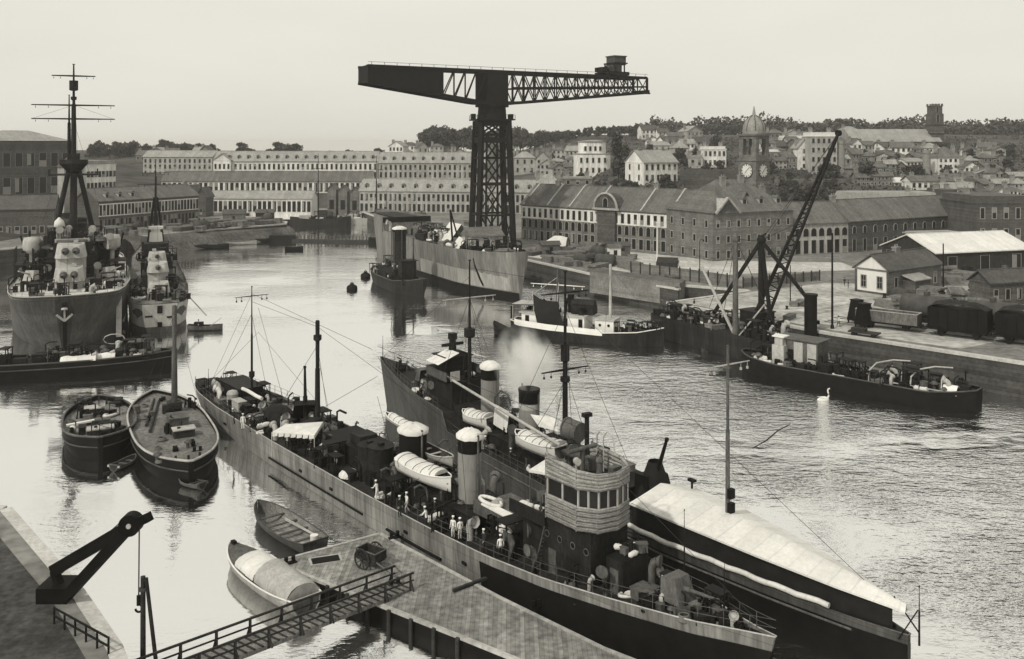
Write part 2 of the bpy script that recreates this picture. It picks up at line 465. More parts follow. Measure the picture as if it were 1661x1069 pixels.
for k, (rx, rz, th, cz, n, leaf, lobes) in enumerate([(4.2, 5.0, 9, 8.6, 1100, .55, 12), (3.4, 5.6, 9.5, 8.8, 950, .5, 11), (5.0, 4.6, 7.5, 7.6, 1200, .55, 14),
                                                       (4.6, 4.6, 5, 5.0, 1100, .55, 14), (2.4, 7.0, 9, 7.6, 1000, .45, 14)]):
    c = crown_mesh(40 + k, rx, rz, n, leaf, lobes); t = trunk_mesh(60 + k, th, .32, rx * .6)
    TREES.append((c.data, t.data, cz))
    bpy.data.objects.remove(c); bpy.data.objects.remove(t)
def tree(kind, p, s, label, group=None, name='tree', rz=None, sz=1.0):
    cm, tm, cz = TREES[kind]
    o = thing(name, label, 'tree', p, R.uniform(0, 6.28) if rz is None else rz, group)
    o.scale = (s, s, s * sz)
    share('trunk', tm, o); share('crown', cm, o, (0, 0, cz))
    return o
# ---------------------------------------------------------------- buildings
WIN = {}
def win_mesh(w, h, kind, var=0):
    k = (round(w, 2), round(h, 2), kind, var)
    if k in WIN: return WIN[k]
    mb = MB(); f = .16 if kind != 'bare' else .05
    if kind == 'arch':
        n = 8; out = [(-w / 2 - f, 0), (w / 2 + f, 0)]; inn = [(-w / 2, 0), (w / 2, 0)]; hh = h - w / 2
        for i in range(n + 1):
            a = pi * i / n
            out.append((cos(a) * (w / 2 + f), hh + sin(a) * (w / 2 + f))); inn.append((cos(a) * w / 2, hh + sin(a) * w / 2))
        m = len(out); mb.mat(0)
        mb.add([(x, -.10, z) for x, z in out] + [(x, -.10, z) for x, z in inn], [(i, (i + 1) % m, m + (i + 1) % m, m + i) for i in range(1, m)])
        mb.add([(x, 0, z) for x, z in out] + [(x, -.10, z) for x, z in out], [(i, (i + 1) % m, m + (i + 1) % m, m + i) for i in range(m)])
        mb.mat(1); mb.add([(x, -.03, z) for x, z in inn], [tuple(range(m))])
    else:
        mb.mat(0)
        for c, d in (((-w / 2 - f / 2, -.05, h / 2), (f, .12, h + 2 * f)), ((w / 2 + f / 2, -.05, h / 2), (f, .12, h + 2 * f)),
                     ((0, -.05, h + f / 2), (w, .12, f)), ((0, -.07, -f / 2), (w, .18, f))): mb.box(c, d)
        if kind == 'sash': mb.box((0, -.035, h / 2), (.07, .03, h)); mb.box((0, -.035, h * .55), (w, .03, .07))
        mb.mat(1); mb.quad((-w / 2, -.02, 0), (w / 2, -.02, 0), (w / 2, -.02, h), (-w / 2, -.02, h))
    if var and kind != 'arch':
        mb.mat(2); t0, t1 = ((.55, 1.0), (0, .45), (.1, .95))[var - 1]; x0, x1 = (-w / 2, w / 2) if var < 3 else (-w / 2, w * .02)
        mb.quad((x0, -.03, h * t0), (x1, -.03, h * t0), (x1, -.03, h * t1), (x0, -.03, h * t1))
    o = mb.build('window', [m_frame, m_pane, m_blind]); WIN[k] = o.data; bpy.data.objects.remove(o)
    return WIN[k]
CH_ME = {}
def chimney_mesh(w, h):
    k = (w, h)
    if k not in CH_ME:
        mb = MB(); mb.boxz((0, 0, -1.5), (w, w * .6, h + 1.5)); mb.boxz((0, 0, h), (w + .25, w * .6 + .25, .25))
        for i in (-1, 1): mb.cyl((i * w * .25, 0, h + .25), (i * w * .25, 0, h + .8), .16, .13, 8)
        o = mb.build('chimney', m_chim); CH_ME[k] = o.data; bpy.data.objects.remove(o)
    return CH_ME[k]
def dormer_mesh():
    if 'd' not in CH_ME:
        mb = MB(); mb.mat(0); mb.boxz((0, .9, 0), (1.5, 1.8, 1.5))
        mb.mat(1); mb.add([(-.95, -.15, 1.45), (.95, -.15, 1.45), (0, -.15, 2.2), (-.95, 2.2, 1.45), (.95, 2.2, 1.45), (0, 2.2, 2.2)], [(0, 1, 2), (3, 5, 4), (0, 2, 5, 3), (1, 4, 5, 2)])
        mb.mat(2); mb.quad((-.5, -.02, .2), (.5, -.02, .2), (.5, -.02, 1.3), (-.5, -.02, 1.3))
        o = mb.build('dormer', [m_wallL, m_slate, m_pane]); CH_ME['d'] = o.data; bpy.data.objects.remove(o)
    return CH_ME['d']
def building(name, label, p0, p1, depth, z0, he, hr, wall, roofm, rows=(), roof='gable', band=None, chim=(), dorm=(), sideL=(), sideR=(), group=None, cat='building', over=.45, sink=3.0):
    p0, p1 = Vector((p0[0], p0[1], 0)), Vector((p1[0], p1[1], 0)); d = p1 - p0; Lx = d.length; rz = atan2(d.y, d.x)
    o = thing(name, label, cat, (p0.x, p0.y, z0), rz, group)
    mb = MB(); mb.boxz((Lx / 2, depth / 2, -sink), (Lx, depth, he + sink))
    if roof == 'gable':
        for x, s in ((.02, 1), (Lx - .02, -1)): mb.add([(x, 0, he), (x, depth, he), (x, depth / 2, he + hr - .1), (x + s * .3, 0, he), (x + s * .3, depth, he), (x + s * .3, depth / 2, he + hr - .1)], [(0, 1, 2), (3, 5, 4), (0, 2, 5, 3), (1, 4, 5, 2)])
    if roof == 'gablefront':
        for y, s in ((.02, 1), (depth - .02, -1)): mb.add([(0, y, he), (Lx, y, he), (Lx / 2, y, he + hr - .1), (0, y + s * .3, he), (Lx, y + s * .3, he), (Lx / 2, y + s * .3, he + hr - .1)], [(0, 1, 2), (3, 5, 4), (0, 2, 5, 3), (1, 4, 5, 2)])
    mb.boxz((Lx / 2, depth / 2, he - .35), (Lx + .3, depth + .3, .33))
    mb.build('wall', wall, o)
    if band:
        z1, z2, bm = band[:3]; bb = MB(); bb.boxz((Lx / 2, -.02, z1), (Lx - .3, .10, z2 - z1)); bb.boxz((Lx / 2, -.05, z1 - .2), (Lx, .2, .2)); bb.build('upper_wall', bm, o)
    rb = MB(); e = over
    if roof == 'gable':
        th = .25; sl = hr / (depth / 2)
        for sgn in (1, -1):
            ye = -e if sgn > 0 else depth + e; zr = he + hr; ze = he - e * sl
            a = [(-e, ye, ze), (Lx + e, ye, ze), (Lx + e, depth / 2, zr), (-e, depth / 2, zr)]
            b = [(x, y, z + th) for x, y, z in a]
            rb.add(a + b, [(0, 1, 2, 3), (4, 5, 6, 7), (0, 1, 5, 4), (1, 2, 6, 5), (3, 0, 4, 7)])
        rb.bar((-e, depth / 2, he + hr + th), (Lx + e, depth / 2, he + hr + th), .35, .2)
    elif roof == 'gablefront':
        th = .25; sl = hr / (Lx / 2)
        for sgn in (1, -1):
            xe = -e if sgn > 0 else Lx + e; ze = he - e * sl; zr = he + hr
            a = [(xe, -e, ze), (xe, depth + e, ze), (Lx / 2, depth + e, zr), (Lx / 2, -e, zr)]
            b = [(x, y, z + th) for x, y, z in a]
            rb.add(a + b, [(0, 1, 2, 3), (4, 5, 6, 7), (0, 1, 5, 4), (1, 2, 6, 5), (3, 0, 4, 7)])
        rb.bar((Lx / 2, -e, he + hr + th), (Lx / 2, depth + e, he + hr + th), .35, .2)
    elif roof == 'hip':
        k = min(depth / 2, Lx / 2) * .9
        b = [(-e, -e, he), (Lx + e, -e, he), (Lx + e, depth + e, he), (-e, depth + e, he), (k, depth / 2, he + hr), (Lx - k, depth / 2, he + hr)]
        rb.add(b, [(0, 1, 5, 4), (1, 2, 5), (2, 3, 4, 5), (3, 0, 4), (3, 2, 1, 0)])
    elif roof == 'mansard':
        k = 1.3; h1 = hr * .85
        b = [(-e, -e, he), (Lx + e, -e, he), (Lx + e, depth + e, he), (-e, depth + e, he)] + [(k, k, he + h1), (Lx - k, k, he + h1), (Lx - k, depth - k, he + h1), (k, depth - k, he + h1)]
        rb.add(b, [(0, 1, 5, 4), (1, 2, 6, 5), (2, 3, 7, 6), (3, 0, 4, 7), (3, 2, 1, 0), (4, 5, 6, 7)])
    else:
        rb.boxz((Lx / 2, depth / 2, he), (Lx + .5, depth + .5, .3)); rb.boxz((Lx / 2, depth / 2, he + .3), (Lx - .6, depth - .6, max(.1, hr - .3)))
    ro = rb.build('roof', roofm, o)
    for zb, ww, wh, n, kind in rows:
        y = -.07 if band and band[0] <= zb < band[1] else 0
        for i in range(n): share('window', win_mesh(ww, wh, kind, R.choice((0, 0, 0, 0, 0, 1, 2, 3))), o, (Lx * (i + .5) / n, y, zb))
    for zb, ww, wh, n, kind in sideL:
        me = win_mesh(ww, wh, kind)
        for i in range(n): share('window', me, o, (0, depth * (1 - (i + .5) / n), zb), (0, 0, -pi / 2))
    for zb, ww, wh, n, kind in sideR:
        me = win_mesh(ww, wh, kind)
        for i in range(n): share('window', me, o, (Lx, depth * (i + .5) / n, zb), (0, 0, pi / 2))
    for x, y, h in chim: share('chimney', chimney_mesh(1.6, 1.6), ro, (x * Lx, y * depth, he + h))
    for x in dorm: share('dormer', dormer_mesh(), ro, (x * Lx, depth * .10, he + hr * .22))
    return o
def W(px, py, z): p = P(px, py, z); return (p.x, p.y)
def X(px, Y): return ((px - CX) / F * Y, Y)

# long arsenal store along the far side of the crane quay
a, b = X(846, 294), X(1186, 243)
L1 = building('arsenal_store', 'long grey arsenal store with white upper storey behind the crane quay', a, b, 15, 5, 11.2, 6.0, m_wallM, m_slate,
     rows=[(.2, 1.3, 2.9, 30, 'rect'), (4.1, 1.35, 2.6, 30, 'arch'), (7.4, 1.0, 2.7, 33, 'bare')], band=(7.1, 10.6, m_wallW),
     dorm=(), chim=((.12, .5, 5.6), (.62, .5, 5.6)))
Lx = (Vector(b) - Vector(a)).length
for fx in (.02, .15, .27, .40, .62, .75, .88):
    mb = MB(); mb.bar((fx * Lx, -.5, 11.1), (fx * Lx, 7.5, 17.4), .5, .8); mb.bar((fx * Lx, 15.5, 11.1), (fx * Lx, 7.5, 17.4), .5, .8); mb.build('roof_party_wall', m_wallL, L1)
mb = MB(); mb.boxz((.46 * Lx, -.5, 0), (6.4, 1.2, 11.4)); mb.build('entrance_bay', m_wallD, L1)
n = 12; mb = MB(); arc = [(.46 * Lx + cos(pi * i / n) * 4.2, 11.3 + sin(pi * i / n) * 4.6) for i in range(n + 1)]
for y0, y1 in ((-1.3, 2.8),):
    mb.add([(x, y0, z) for x, z in arc] + [(x, y1, z) for x, z in arc], [tuple(range(n + 1)), tuple(range(n + 1, 2 * n + 2))[::-1]] + [(i, i + 1, n + 2 + i, n + 1 + i) for i in range(n)])
mb.build('pediment', m_wallD, L1)
mb = MB(); mb.tube([(x, -1.4, z) for x, z in arc], .35, 6); mb.bar((arc[0][0] + .6, -1.35, 11.3), (arc[-1][0] - .6, -1.35, 11.3), .5, .6); mb.build('pediment_cornice', m_wallL, L1)
share('window', win_mesh(1.6, 2.6, 'arch'), L1, (.46 * Lx, -1.34, 11.9))
mb = MB(); xx = .045 * Lx
mb.add([(xx - 2.6, -.3, 11.2), (xx + 2.6, -.3, 11.2), (xx, -.3, 14), (xx - 2.6, 4, 11.2), (xx + 2.6, 4, 11.2), (xx, 4, 14)], [(0, 1, 2), (0, 2, 5, 3), (1, 4, 5, 2)]); mb.build('gablet', m_wallM, L1)
# corner block
a, b = X(1156, 238), X(1286, 250)
L2 = building('corner_block', 'grey four-storey corner block with steep hipped roof in front of the clock tower', a, b, 20, 5, 12.4, 8.2, m_wallM, m_slate,
     rows=[(.6, 1.0, 1.9, 8, 'rect'), (4.6, .95, 1.7, 8, 'rect'), (8.6, .95, 1.7, 8, 'rect')], roof='hip', sideL=[(.6, 1, 1.9, 4, 'rect'), (4.6, 1, 1.8, 4, 'rect'), (8.6, 1, 1.8, 4, 'rect')],
     chim=((.36, .4, 7.2), (.62, .45, 7.6), (.93, .5, 4.5)), dorm=(.45, .66, .88))
xx = 4.6; mb = MB()
mb.add([(xx - 3.6, -.25, 12.4), (xx + 3.6, -.25, 12.4), (xx, -.25, 16.0), (xx - 3.6, 7, 12.4), (xx + 3.6, 7, 12.4), (xx, 7, 16.0)], [(0, 1, 2)]); mb.build('gablet', m_wallD, L2)
mb = MB(); mb.bar((xx - 4, -.4, 12.2), (xx, -.4, 16.3), .8, .45); mb.bar((xx + 4, -.4, 12.2), (xx, -.4, 16.3), .8, .45)
mb.add([(xx - 3.6, -.2, 12.45), (xx, -.2, 16.05), (xx, 8, 16.05), (xx - 3.6, 5, 12.45)], [(0, 1, 2, 3)]); mb.add([(xx + 3.6, -.2, 12.45), (xx + 3.6, 5, 12.45), (xx, 8, 16.05), (xx, -.2, 16.05)], [(0, 1, 2, 3)]); mb.build('gable_coping', m_wallL, L2)
# right wings
a, b = X(1288, 252), X(1376, 258)
building('arsenal_wing', 'short arsenal wing with arched upper openings right of the corner block', a, b, 12, 5, 8.6, 5.2, m_wallL, m_slate,
     rows=[(.2, 1.5, 3.6, 7, 'bare'), (4.9, 1.7, 2.2, 7, 'arch')], chim=((.97, .5, 5),))
a, b = X(1377, 258), X(1552, 282)
building('arsenal_wing', 'long dark arsenal wing with slate roof behind the shed', a, b, 13, 5, 8.8, 5.3, m_wallD, m_slate,
     rows=[(.2, 1.4, 3.4, 11, 'bare'), (5.2, 1.3, 2.0, 11, 'arch')], chim=((.02, .5, 5),))
# clock tower
CT = D(1223, 306, 282); CT.z = 5
o = thing('clock_tower', 'stone clock tower with white dials and a ribbed dome', 'clock tower', CT, radians(38))
mb = MB(); mb.boxz((0, 0, 0), (6.6, 6.6, 26)); mb.boxz((0, 0, 25.2), (7.2, 7.2, .6)); mb.boxz((0, 0, 18), (7.1, 7.1, .5)); mb.build('shaft', m_wallM, o)
mb = MB()
for sx in (-1, 1):
    for sy in (-1, 1): mb.boxz((sx * 2.4, sy * 2.4, 26), (1.5, 1.5, 7.0))
mb.boxz((0, 0, 26), (6.2, 6.2, 1.0)); mb.boxz((0, 0, 31.8), (6.4, 6.4, 1.0)); mb.boxz((0, 0, 32.8), (7.4, 7.4, .5)); mb.boxz((0, 0, 26), (1.4, 1.4, 6))
mb.build('belfry', m_wallM, o)
mb = MB(); mb.lathe([(3.4, 33.3), (3.5, 34.4), (3.3, 35.8), (2.7, 37.2), (1.7, 38.3), (.7, 38.9), (.5, 39.6), (.1, 41.8)], n=16); mb.build('dome', m_slateL, o)
mb = MB()
for i in range(8):
    a = 2 * pi * i / 8; mb.tube([(cos(a) * r, sin(a) * r, z) for r, z in ((3.55, 34.4), (3.36, 35.8), (2.75, 37.2), (1.75, 38.3), (.7, 39))], .12, 5)
mb.build('dome_rib', m_slateD, o)
for i in range(4):
    q = Matrix.Rotation(i * pi / 2, 3, 'Z'); mb = MB()
    mb.mat(0); mb.cyl(q @ Vector((0, -3.3, 22.2)), q @ Vector((0, -3.5, 22.2)), 2.0, n=24); mb.mat(1)
    mb.tube([q @ Vector((cos(k * pi / 12) * 2.1, -3.45, 22.2 + sin(k * pi / 12) * 2.1)) for k in range(25)], .16, 5)
    dl = mb.build('clock_dial', [m_white, m_slateD], o)
    mb = MB(); mb.bar(q @ Vector((0, -3.56, 22.2)), q @ Vector((1.1, -3.56, 23.3)), .16, .05); mb.bar(q @ Vector((0, -3.56, 22.2)), q @ Vector((-.7, -3.56, 21.4)), .2, .05)
    for k in range(12): mb.box(q @ Vector((sin(k * pi / 6) * 1.7, -3.53, 22.2 + cos(k * pi / 6) * 1.7)), (.16, .16, .3) if k % 3 else (.22, .22, .42))
    mb.build('clock_hands', m_black, dl)
    share('window', win_mesh(.9, 2.2, 'arch'), o, q @ Vector((0, -3.31, 14)), (0, 0, i * pi / 2))
# tiers of arsenal buildings up the far slope
def tier(label, pl, pr, Yl, Yr, z0, he, hr, dep, rows, wall=m_wallL, roofm=m_slateL, **k):
    return building('arsenal_range', label, X(pl, Yl), X(pr, Yr), dep, z0, he, hr, wall, roofm, rows=rows, **k)
tier('pale low range of many piers at the head of the basin behind the spit', 330, 505, 412, 409, 5, 6.2, 3.0, 11, [(.4, 1.5, 4.6, 22, 'bare')], m_wallW, m_slateL)
tier('long ropewalk with tall windows on the middle terrace of the far slope', 262, 602, 456, 452, 11.5, 5.8, 4.4, 11, [(.6, 1.5, 4.2, 40, 'bare')], m_wallW, m_slate)
tier('topmost long range with dormered roof on the far slope', 347, 612, 492, 492, 17, 9.4, 5.0, 13, [(.8, 1.1, 2.9, 34, 'bare'), (5.0, 1.1, 2.9, 34, 'bare')], m_wallW, m_slateL, dorm=[(i + .5) / 17 for i in range(17)])
tier('topmost range behind the crane tower with row of small dormers', 614, 790, 490, 486, 17, 8.6, 5.2, 13, [(.8, 1.1, 2.8, 22, 'bare'), (4.8, 1.1, 2.6, 22, 'bare')], m_wallL, m_slateL, dorm=[(i + .5) / 11 for i in range(11)])
tier('long low range with dormers behind the stripped hull and crane legs', 583, 868, 414, 400, 5, 9.6, 4.8, 12, [(.6, 1.2, 3.2, 36, 'bare'), (5.2, 1.1, 3.0, 36, 'bare')], m_wallL, m_slateL, dorm=[(i + .5) / 14 for i in range(14)])
building('gable_house', 'tall pale end pavilion left of the topmost range on the far slope', X(346, 490), X(374, 490), 9, 17, 10, 3.2, m_wallW, m_slateL, rows=[(1, 1, 2.6, 4, 'bare'), (5.3, 1, 2.6, 4, 'bare')], roof='gablefront')
building('barracks', 'pale flat barracks block left of the topmost range', X(232, 505), X(344, 500), 12, 17.5, 11, 3.2, m_wallL, m_slateL, rows=[(1, 1.1, 2.4, 14, 'bare'), (4.6, 1.1, 2.2, 14, 'bare'), (7.8, 1.1, 2, 14, 'bare')])
for k, (pl, pr, h) in enumerate(((531, 545, 9.6), (549, 563, 9.0), (568, 582, 8.4))):
    building('boat_shed', ('tall narrow grey boat shed at the head of the basin, the leftmost of three', 'tall narrow grey boat shed between its two neighbours at the basin head', 'tall narrow grey boat shed nearest the long low range')[k], X(pl, 426 - k * 3), X(pr, 426 - k * 3), 8, 5, h, 2.2, m_wallM, m_slate, roof='gablefront', rows=[(.3, 2.2, 4.5, 1, 'bare')], cat='shed')
building('storehouse', 'long two-storey storehouse with white piers behind the left warships', X(160, 318), X(322, 356), 13, 5, 10.6, 4.0, m_wallD, m_slate, rows=[(.4, 1.2, 3.8, 26, 'bare'), (5.6, 1.0, 3.6, 30, 'bare')], band=(5.4, 9.6, m_wallW), chim=((.98, .5, 3.4),), dorm=(.1, .22, .34))
building('gable_house', 'small dark gabled end house between the storehouse and the low range', X(318, 384), X(334, 384), 10, 5, 8.6, 3.4, m_wallD, m_slateD, rows=[(1, 1, 2.4, 1, 'bare')], roof='gablefront')
building('workshop_hall', 'huge dark workshop hall with pale roof on the left hillside', X(-40, 330), X(116, 352), 26, 14, 22.5, 4.0, m_wallD, m_slateL, rows=[(3, 2.4, 6, 8, 'bare'), (13, 2.4, 5, 8, 'bare')], roof='hip', sink=10)
building('gable_house', 'pale gabled house on the left hill beside the dark hall', X(104, 346), X(134, 352), 14, 17.5, 9.5, 3.4, m_wallL, m_slate, rows=[(5, 1, 2, 2, 'rect')], roof='gablefront', sink=8)
building('block_house', 'white two-gallery block on the left hill behind the tripod mast', X(140, 352), X(188, 366), 14, 17, 10.5, 1.4, m_wallW, m_slateL, rows=[(1, 1.3, 2.4, 8, 'bare'), (5.6, 1.4, 2.2, 8, 'bare')], roof='flat', sink=10)
building('quay_house', 'low dark gabled house behind the leftmost warship', X(-20, 300), X(88, 306), 12, 5, 9, 4, m_wallD, m_slateD, rows=[(1, 1.2, 2.2, 8, 'rect')])
mb = MB(); a = D(128, 315, 330); b = D(236, 315, 372)
mb.prism([(a.x, a.y), (b.x, b.y), (b.x + 2, b.y + 60), (a.x - 20, a.y + 60)], 2, 16.8)
tag(mb.build('rampart_wall', M('rampart_stone', .16, .9, .2, .35, fine=.3, courses=(2, .6, .3), bump=.3)), 'grey rampart wall under the white block on the left hill', 'wall')

# the hill on the right: houses sit on the land where the photograph shows them
def house(label, pl, pr, pb, pe, pt, wall, roofm, roof='gable', dep=9, fl=2, nw=None, Y=None, turn=0.0, group=None, name='house', chim=((.15, .5), (.85, .5)), sideL=False, cat='house', dorm=(), kind='rect'):
    q = hit((pl + pr) / 2, pb) if Y is None else D((pl + pr) / 2, pb, Y)
    Yd = q.y; p0, p1 = X(pl, Yd), X(pr, Yd); Wd = p1[0] - p0[0]; mpp = Yd / F
    c = Vector(((p0[0] + p1[0]) / 2, Yd)); hv = Vector((cos(turn), sin(turn))) * Wd / 2 / max(.3, cos(turn))
    he = (pb - pe) * mpp; hr = max(.4, (pe - pt) * mpp)
    nw = nw or max(1, int(Wd / 3)); fh = he / fl; rows = [(fh * i + fh * .28, min(1.1, Wd / nw * .45), fh * .5, nw, kind) for i in range(fl)]
    return building(name, label, c - hv, c + hv, dep, q.z, he, hr, wall, roofm, rows=rows, roof=roof, chim=[(x, y, hr * (.75 if roof != 'flat' else 1)) for x, y in chim],
                    sideL=[(fh * i + fh * .28, .9, fh * .5, 2, kind) for i in range(fl)] if sideL else (), group=group, cat=cat, dorm=dorm, sink=6)
# white house with rounded corners, two drums of wall
q = hit(960, 284); o = thing('round_white_house', 'tall white round-cornered house below the ridge trees', 'house', q); s = q.y / F
def rrect(wx, wy, r, n=5):
    return [(sx * (wx / 2 - r) + r * cos(a), sy * (wy / 2 - r) + r * sin(a)) for sx, sy, a0 in ((1, 1, 0), (-1, 1, pi / 2), (-1, -1, pi), (1, -1, 1.5 * pi)) for a in [a0 + pi / 2 * i / n for i in range(n + 1)]]
mb = MB(); mb.prism(rrect(58 * s, 14, 4), -6, 34 * s); mb.build('wall', m_wallW, o)
mb = MB(); mb.prism(rrect(44 * s, 11, 4), 34 * s, 53 * s); mb.build('upper_wall', m_wallW, o)
mb = MB(); mb.prism(rrect(60 * s, 14.6, 4.2), 33.4 * s, 34.6 * s); mb.prism(rrect(46 * s, 12, 4.2), 53 * s, 54.4 * s); mb.lathe([(20 * s, 54.4 * s), (8 * s, 56 * s), (.1, 56.3 * s)], n=16); mb.build('roof', m_slateL, o)
for i in range(5):
    for z in (4 * s, 20 * s): share('window', win_mesh(.9, 2.2, 'rect'), o, ((i - 2) * 9.5 * s, -7.02, z))
for i in range(4): share('window', win_mesh(.9, 2.0, 'rect'), o, ((i - 1.5) * 8 * s, -5.52, 39 * s))
house('white house with dark tall windows and grey roof, gable to the left, on the slope', 1042, 1102, 297, 263, 244, m_wallW, m_slateL, dep=13, fl=2, nw=6, turn=.5, sideL=True)
house('pale roofed low house directly behind the left end of the arsenal store', 866, 914, 305, 301, 283, m_wallL, m_slateL, 'hip', 10, 1, Y=345)
house('small flat-roofed shed behind the arsenal store beside the dark tree', 914, 960, 302, 290, 287, m_wallM, m_slateL, 'flat', 8, 1, Y=350)
house('pale house with bay front at the crane tower\'s right shoulder', 834, 868, 283, 256, 246, m_wallL, m_slateL, 'hip', 10, 2)
house('narrow white house between the crane and the round white house', 868, 892, 284, 258, 246, m_wallL, m_slate, 'gablefront', 9, 3)
house('long light villa under the woods above the white house', 1050, 1090, 248, 236, 229, m_wallL, m_slateL, 'hip', 8, 1)
house('white villa with pale cornice above the rampart, left of the clock tower', 1141, 1178, 272, 243, 238, m_wallW, m_zinc, 'flat', 10, 2, nw=5)
house('low annex against the left side of the white villa', 1118, 1140, 273, 256, 252, m_wallL, m_slateL, 'flat', 8, 1)
house('round-topped pale house up the slope left of the villa', 1090, 1118, 258, 240, 230, m_wallL, m_slateL, 'hip', 8, 2)
house('white flat-roofed house on the skyline right of the clock dome', 1270, 1303, 240, 224, 220, m_wallW, m_zinc, 'flat', 9, 2)
house('tall pale apartment block with dark balcony bands near the crane boom tip', 1315, 1358, 282, 222, 215, m_wallL, m_zinc, 'flat', 12, 4, nw=5)
house('white gable-end house left of the tall apartment block', 1294, 1315, 276, 240, 227, m_wallW, m_slateL, 'gablefront', 10, 3, nw=1)
house('grey terrace right of the clock tower with pale door', 1241, 1264, 274, 247, 243, m_wallM, m_zinc, 'flat', 9, 2)
house('pale columned terrace between two taller houses right of the clock tower', 1265, 1292, 274, 258, 246, m_wallW, m_slate, 'gable', 9, 2, nw=5, kind='bare')
house('tall white house with full-height pilasters on the right slope under the church tower', 1522, 1562, 284, 256, 238, m_wallW, m_slate, 'hip', 12, 3, nw=5, kind='bare')
house('long building with pale mansard roof and row of dormers above the right wing', 1374, 1526, 346, 337, 308, m_wallM, m_slateL, 'mansard', 15, 1, nw=12, Y=312, dorm=(.06, .16, .33, .45, .55, .66, .82), chim=((.75, .5),))
house('white-walled house right of the mansard building\'s roof', 1478, 1534, 308, 294, 286, m_wallW, m_slate, 'gable', 9, 1, nw=6)
house('bright roofed shed above the mansard building', 1448, 1474, 302, 296, 290, m_wallL, m_zinc, 'gable', 7, 1)
house('grey tenement beside the right end of the mansard roof', 1526, 1552, 345, 314, 308, m_wallM, m_slateD, 'flat', 12, 3)
house('dark flat hall at the right edge of the hillside', 1584, 1680, 398, 330, 318, m_wallD, m_slateD, 'flat', 22, 2, Y=262)
# church with tall square tower on the skyline
q = hit(1455, 246); s = q.y / F
o = thing('church', 'long grey church with a tall square tower on the skyline', 'church', q, radians(4))
mb = MB(); mb.boxz((0, 9, -8), (148 * s, 18, 8 + 16 * s)); mb.build('nave_wall', m_wallM, o)
mb = MB(); e = 76 * s; mb.add([(-e, -.6, 16 * s), (e, -.6, 16 * s), (e, 18.6, 16 * s), (-e, 18.6, 16 * s), (-e, 9, 37 * s), (e, 9, 37 * s)], [(0, 1, 5, 4), (1, 2, 5), (2, 3, 4, 5), (3, 0, 4)]); mb.build('roof', m_slateL, o)
for i in range(9): share('window', win_mesh(1.3, 3.2, 'arch'), o, ((i - 4) * 16 * s, 0, 3 * s))
tw = MB(); tw.boxz((73 * s, 6, -8), (20 * s, 20 * s, 8 + 62 * s)); tw.boxz((73 * s, 6, 44 * s), (23 * s, 23 * s, 1.2 * s)); tw.boxz((73 * s, 6, 30 * s), (24 * s, 24 * s, 2 * s), tap=.85)
tw.boxz((73 * s, 6, 62 * s), (17 * s, 17 * s, 12 * s)); tw.boxz((73 * s, 6, 74 * s), (19 * s, 19 * s, 1.4 * s))
for i in range(4):
    for k in (-1, 1): tw.boxz((73 * s + (i - 1.5) * 5.2 * s, 6 + k * 8.4 * s, 75.4 * s), (2.6 * s, 2 * s, 3 * s))
tw.build('tower', m_wallD, o)
share('window', win_mesh(1.6, 4.5, 'arch'), o, (73 * s, 6 - 10.02 * s, 48 * s)); share('window', win_mesh(1.3, 3.4, 'arch'), o, (73 * s, 6 - 8.52 * s, 64 * s))
# factory chimney
q = hit(1364, 280); mb = MB(); hgt = 50 * q.y / F
mb.cyl((0, 0, -4), (0, 0, hgt), 2.0, 1.5, 14); mb.cyl((0, 0, hgt - 1), (0, 0, hgt + .4), 1.8, 1.8, 14)
tag(mb.build('factory_chimney', m_chim, None, q), 'lone grey factory chimney beside the boom tip', 'chimney')
q = hit(1503, 285); mb = MB(); hgt = 40 * q.y / F
mb.cyl((0, 0, -4), (0, 0, hgt), 1.8, 1.4, 14); mb.cyl((0, 0, hgt - 1), (0, 0, hgt + .4), 1.7, 1.7, 14)
tag(mb.build('factory_chimney', m_chim, None, q), 'dark stub chimney among the houses under the church', 'chimney')
# crowded little houses
spots = []
def filler(n, x0, x1, y0, y1, label, group, avoid=()):
    k = 0; tries = 0
    while k < n and tries < n * 60:
        tries += 1
        px = R.uniform(x0, x1); pb = R.uniform(y0, y1); wd = R.uniform(16, 31)
        if any(abs(px - a) < (wd + c) / 2 * .8 and abs(pb - b) < 10 for a, b, c in spots): continue
        if any(ax0 < px < ax1 and ay0 < pb < ay1 for ax0, ay0, ax1, ay1 in avoid): continue
        spots.append((px, pb, wd)); k += 1
        h = R.uniform(10, 20); r = R.uniform(5, 9)
        house(label, px - wd / 2, px + wd / 2, pb, pb - h, pb - h - r, R.choice((m_wallW, m_wallL, m_wallL, m_wallM)), R.choice((m_slate, m_slateL, m_slateD, m_slate)),
              R.choice(('gable', 'gable', 'hip', 'gablefront')), R.uniform(7, 10), 2 if h > 11 else 1, max(2, int(wd / 6)), turn=R.uniform(-.5, .5), group=group, chim=((.12, .5),))
filler(48, 1390, 1625, 250, 303, 'small slate-roofed house in the crowd on the slope below the church', 'houses below the church', [(1515, 235, 1570, 290), (1440, 284, 1540, 310)])
filler(20, 1050, 1140, 224, 250, 'little pale house under the wooded ridge left of the clock dome', 'houses under the ridge')
filler(18, 1245, 1395, 226, 276, 'small house on the upper slope between the clock dome and the church', 'houses on the upper slope', [(1310, 210, 1362, 290)])
filler(14, 1540, 1660, 300, 340, 'grey house at the right end of the hillside', 'houses at the right end')
filler(10, 880, 932, 256, 292, 'pale little house on the bank left of the round white house', 'houses on the bank')
filler(9, 640, 840, 248, 262, 'low pale house on the plateau behind the topmost range', 'houses on the plateau')
filler(6, 230, 340, 258, 268, 'low house on the far left plateau', 'houses on the far plateau')
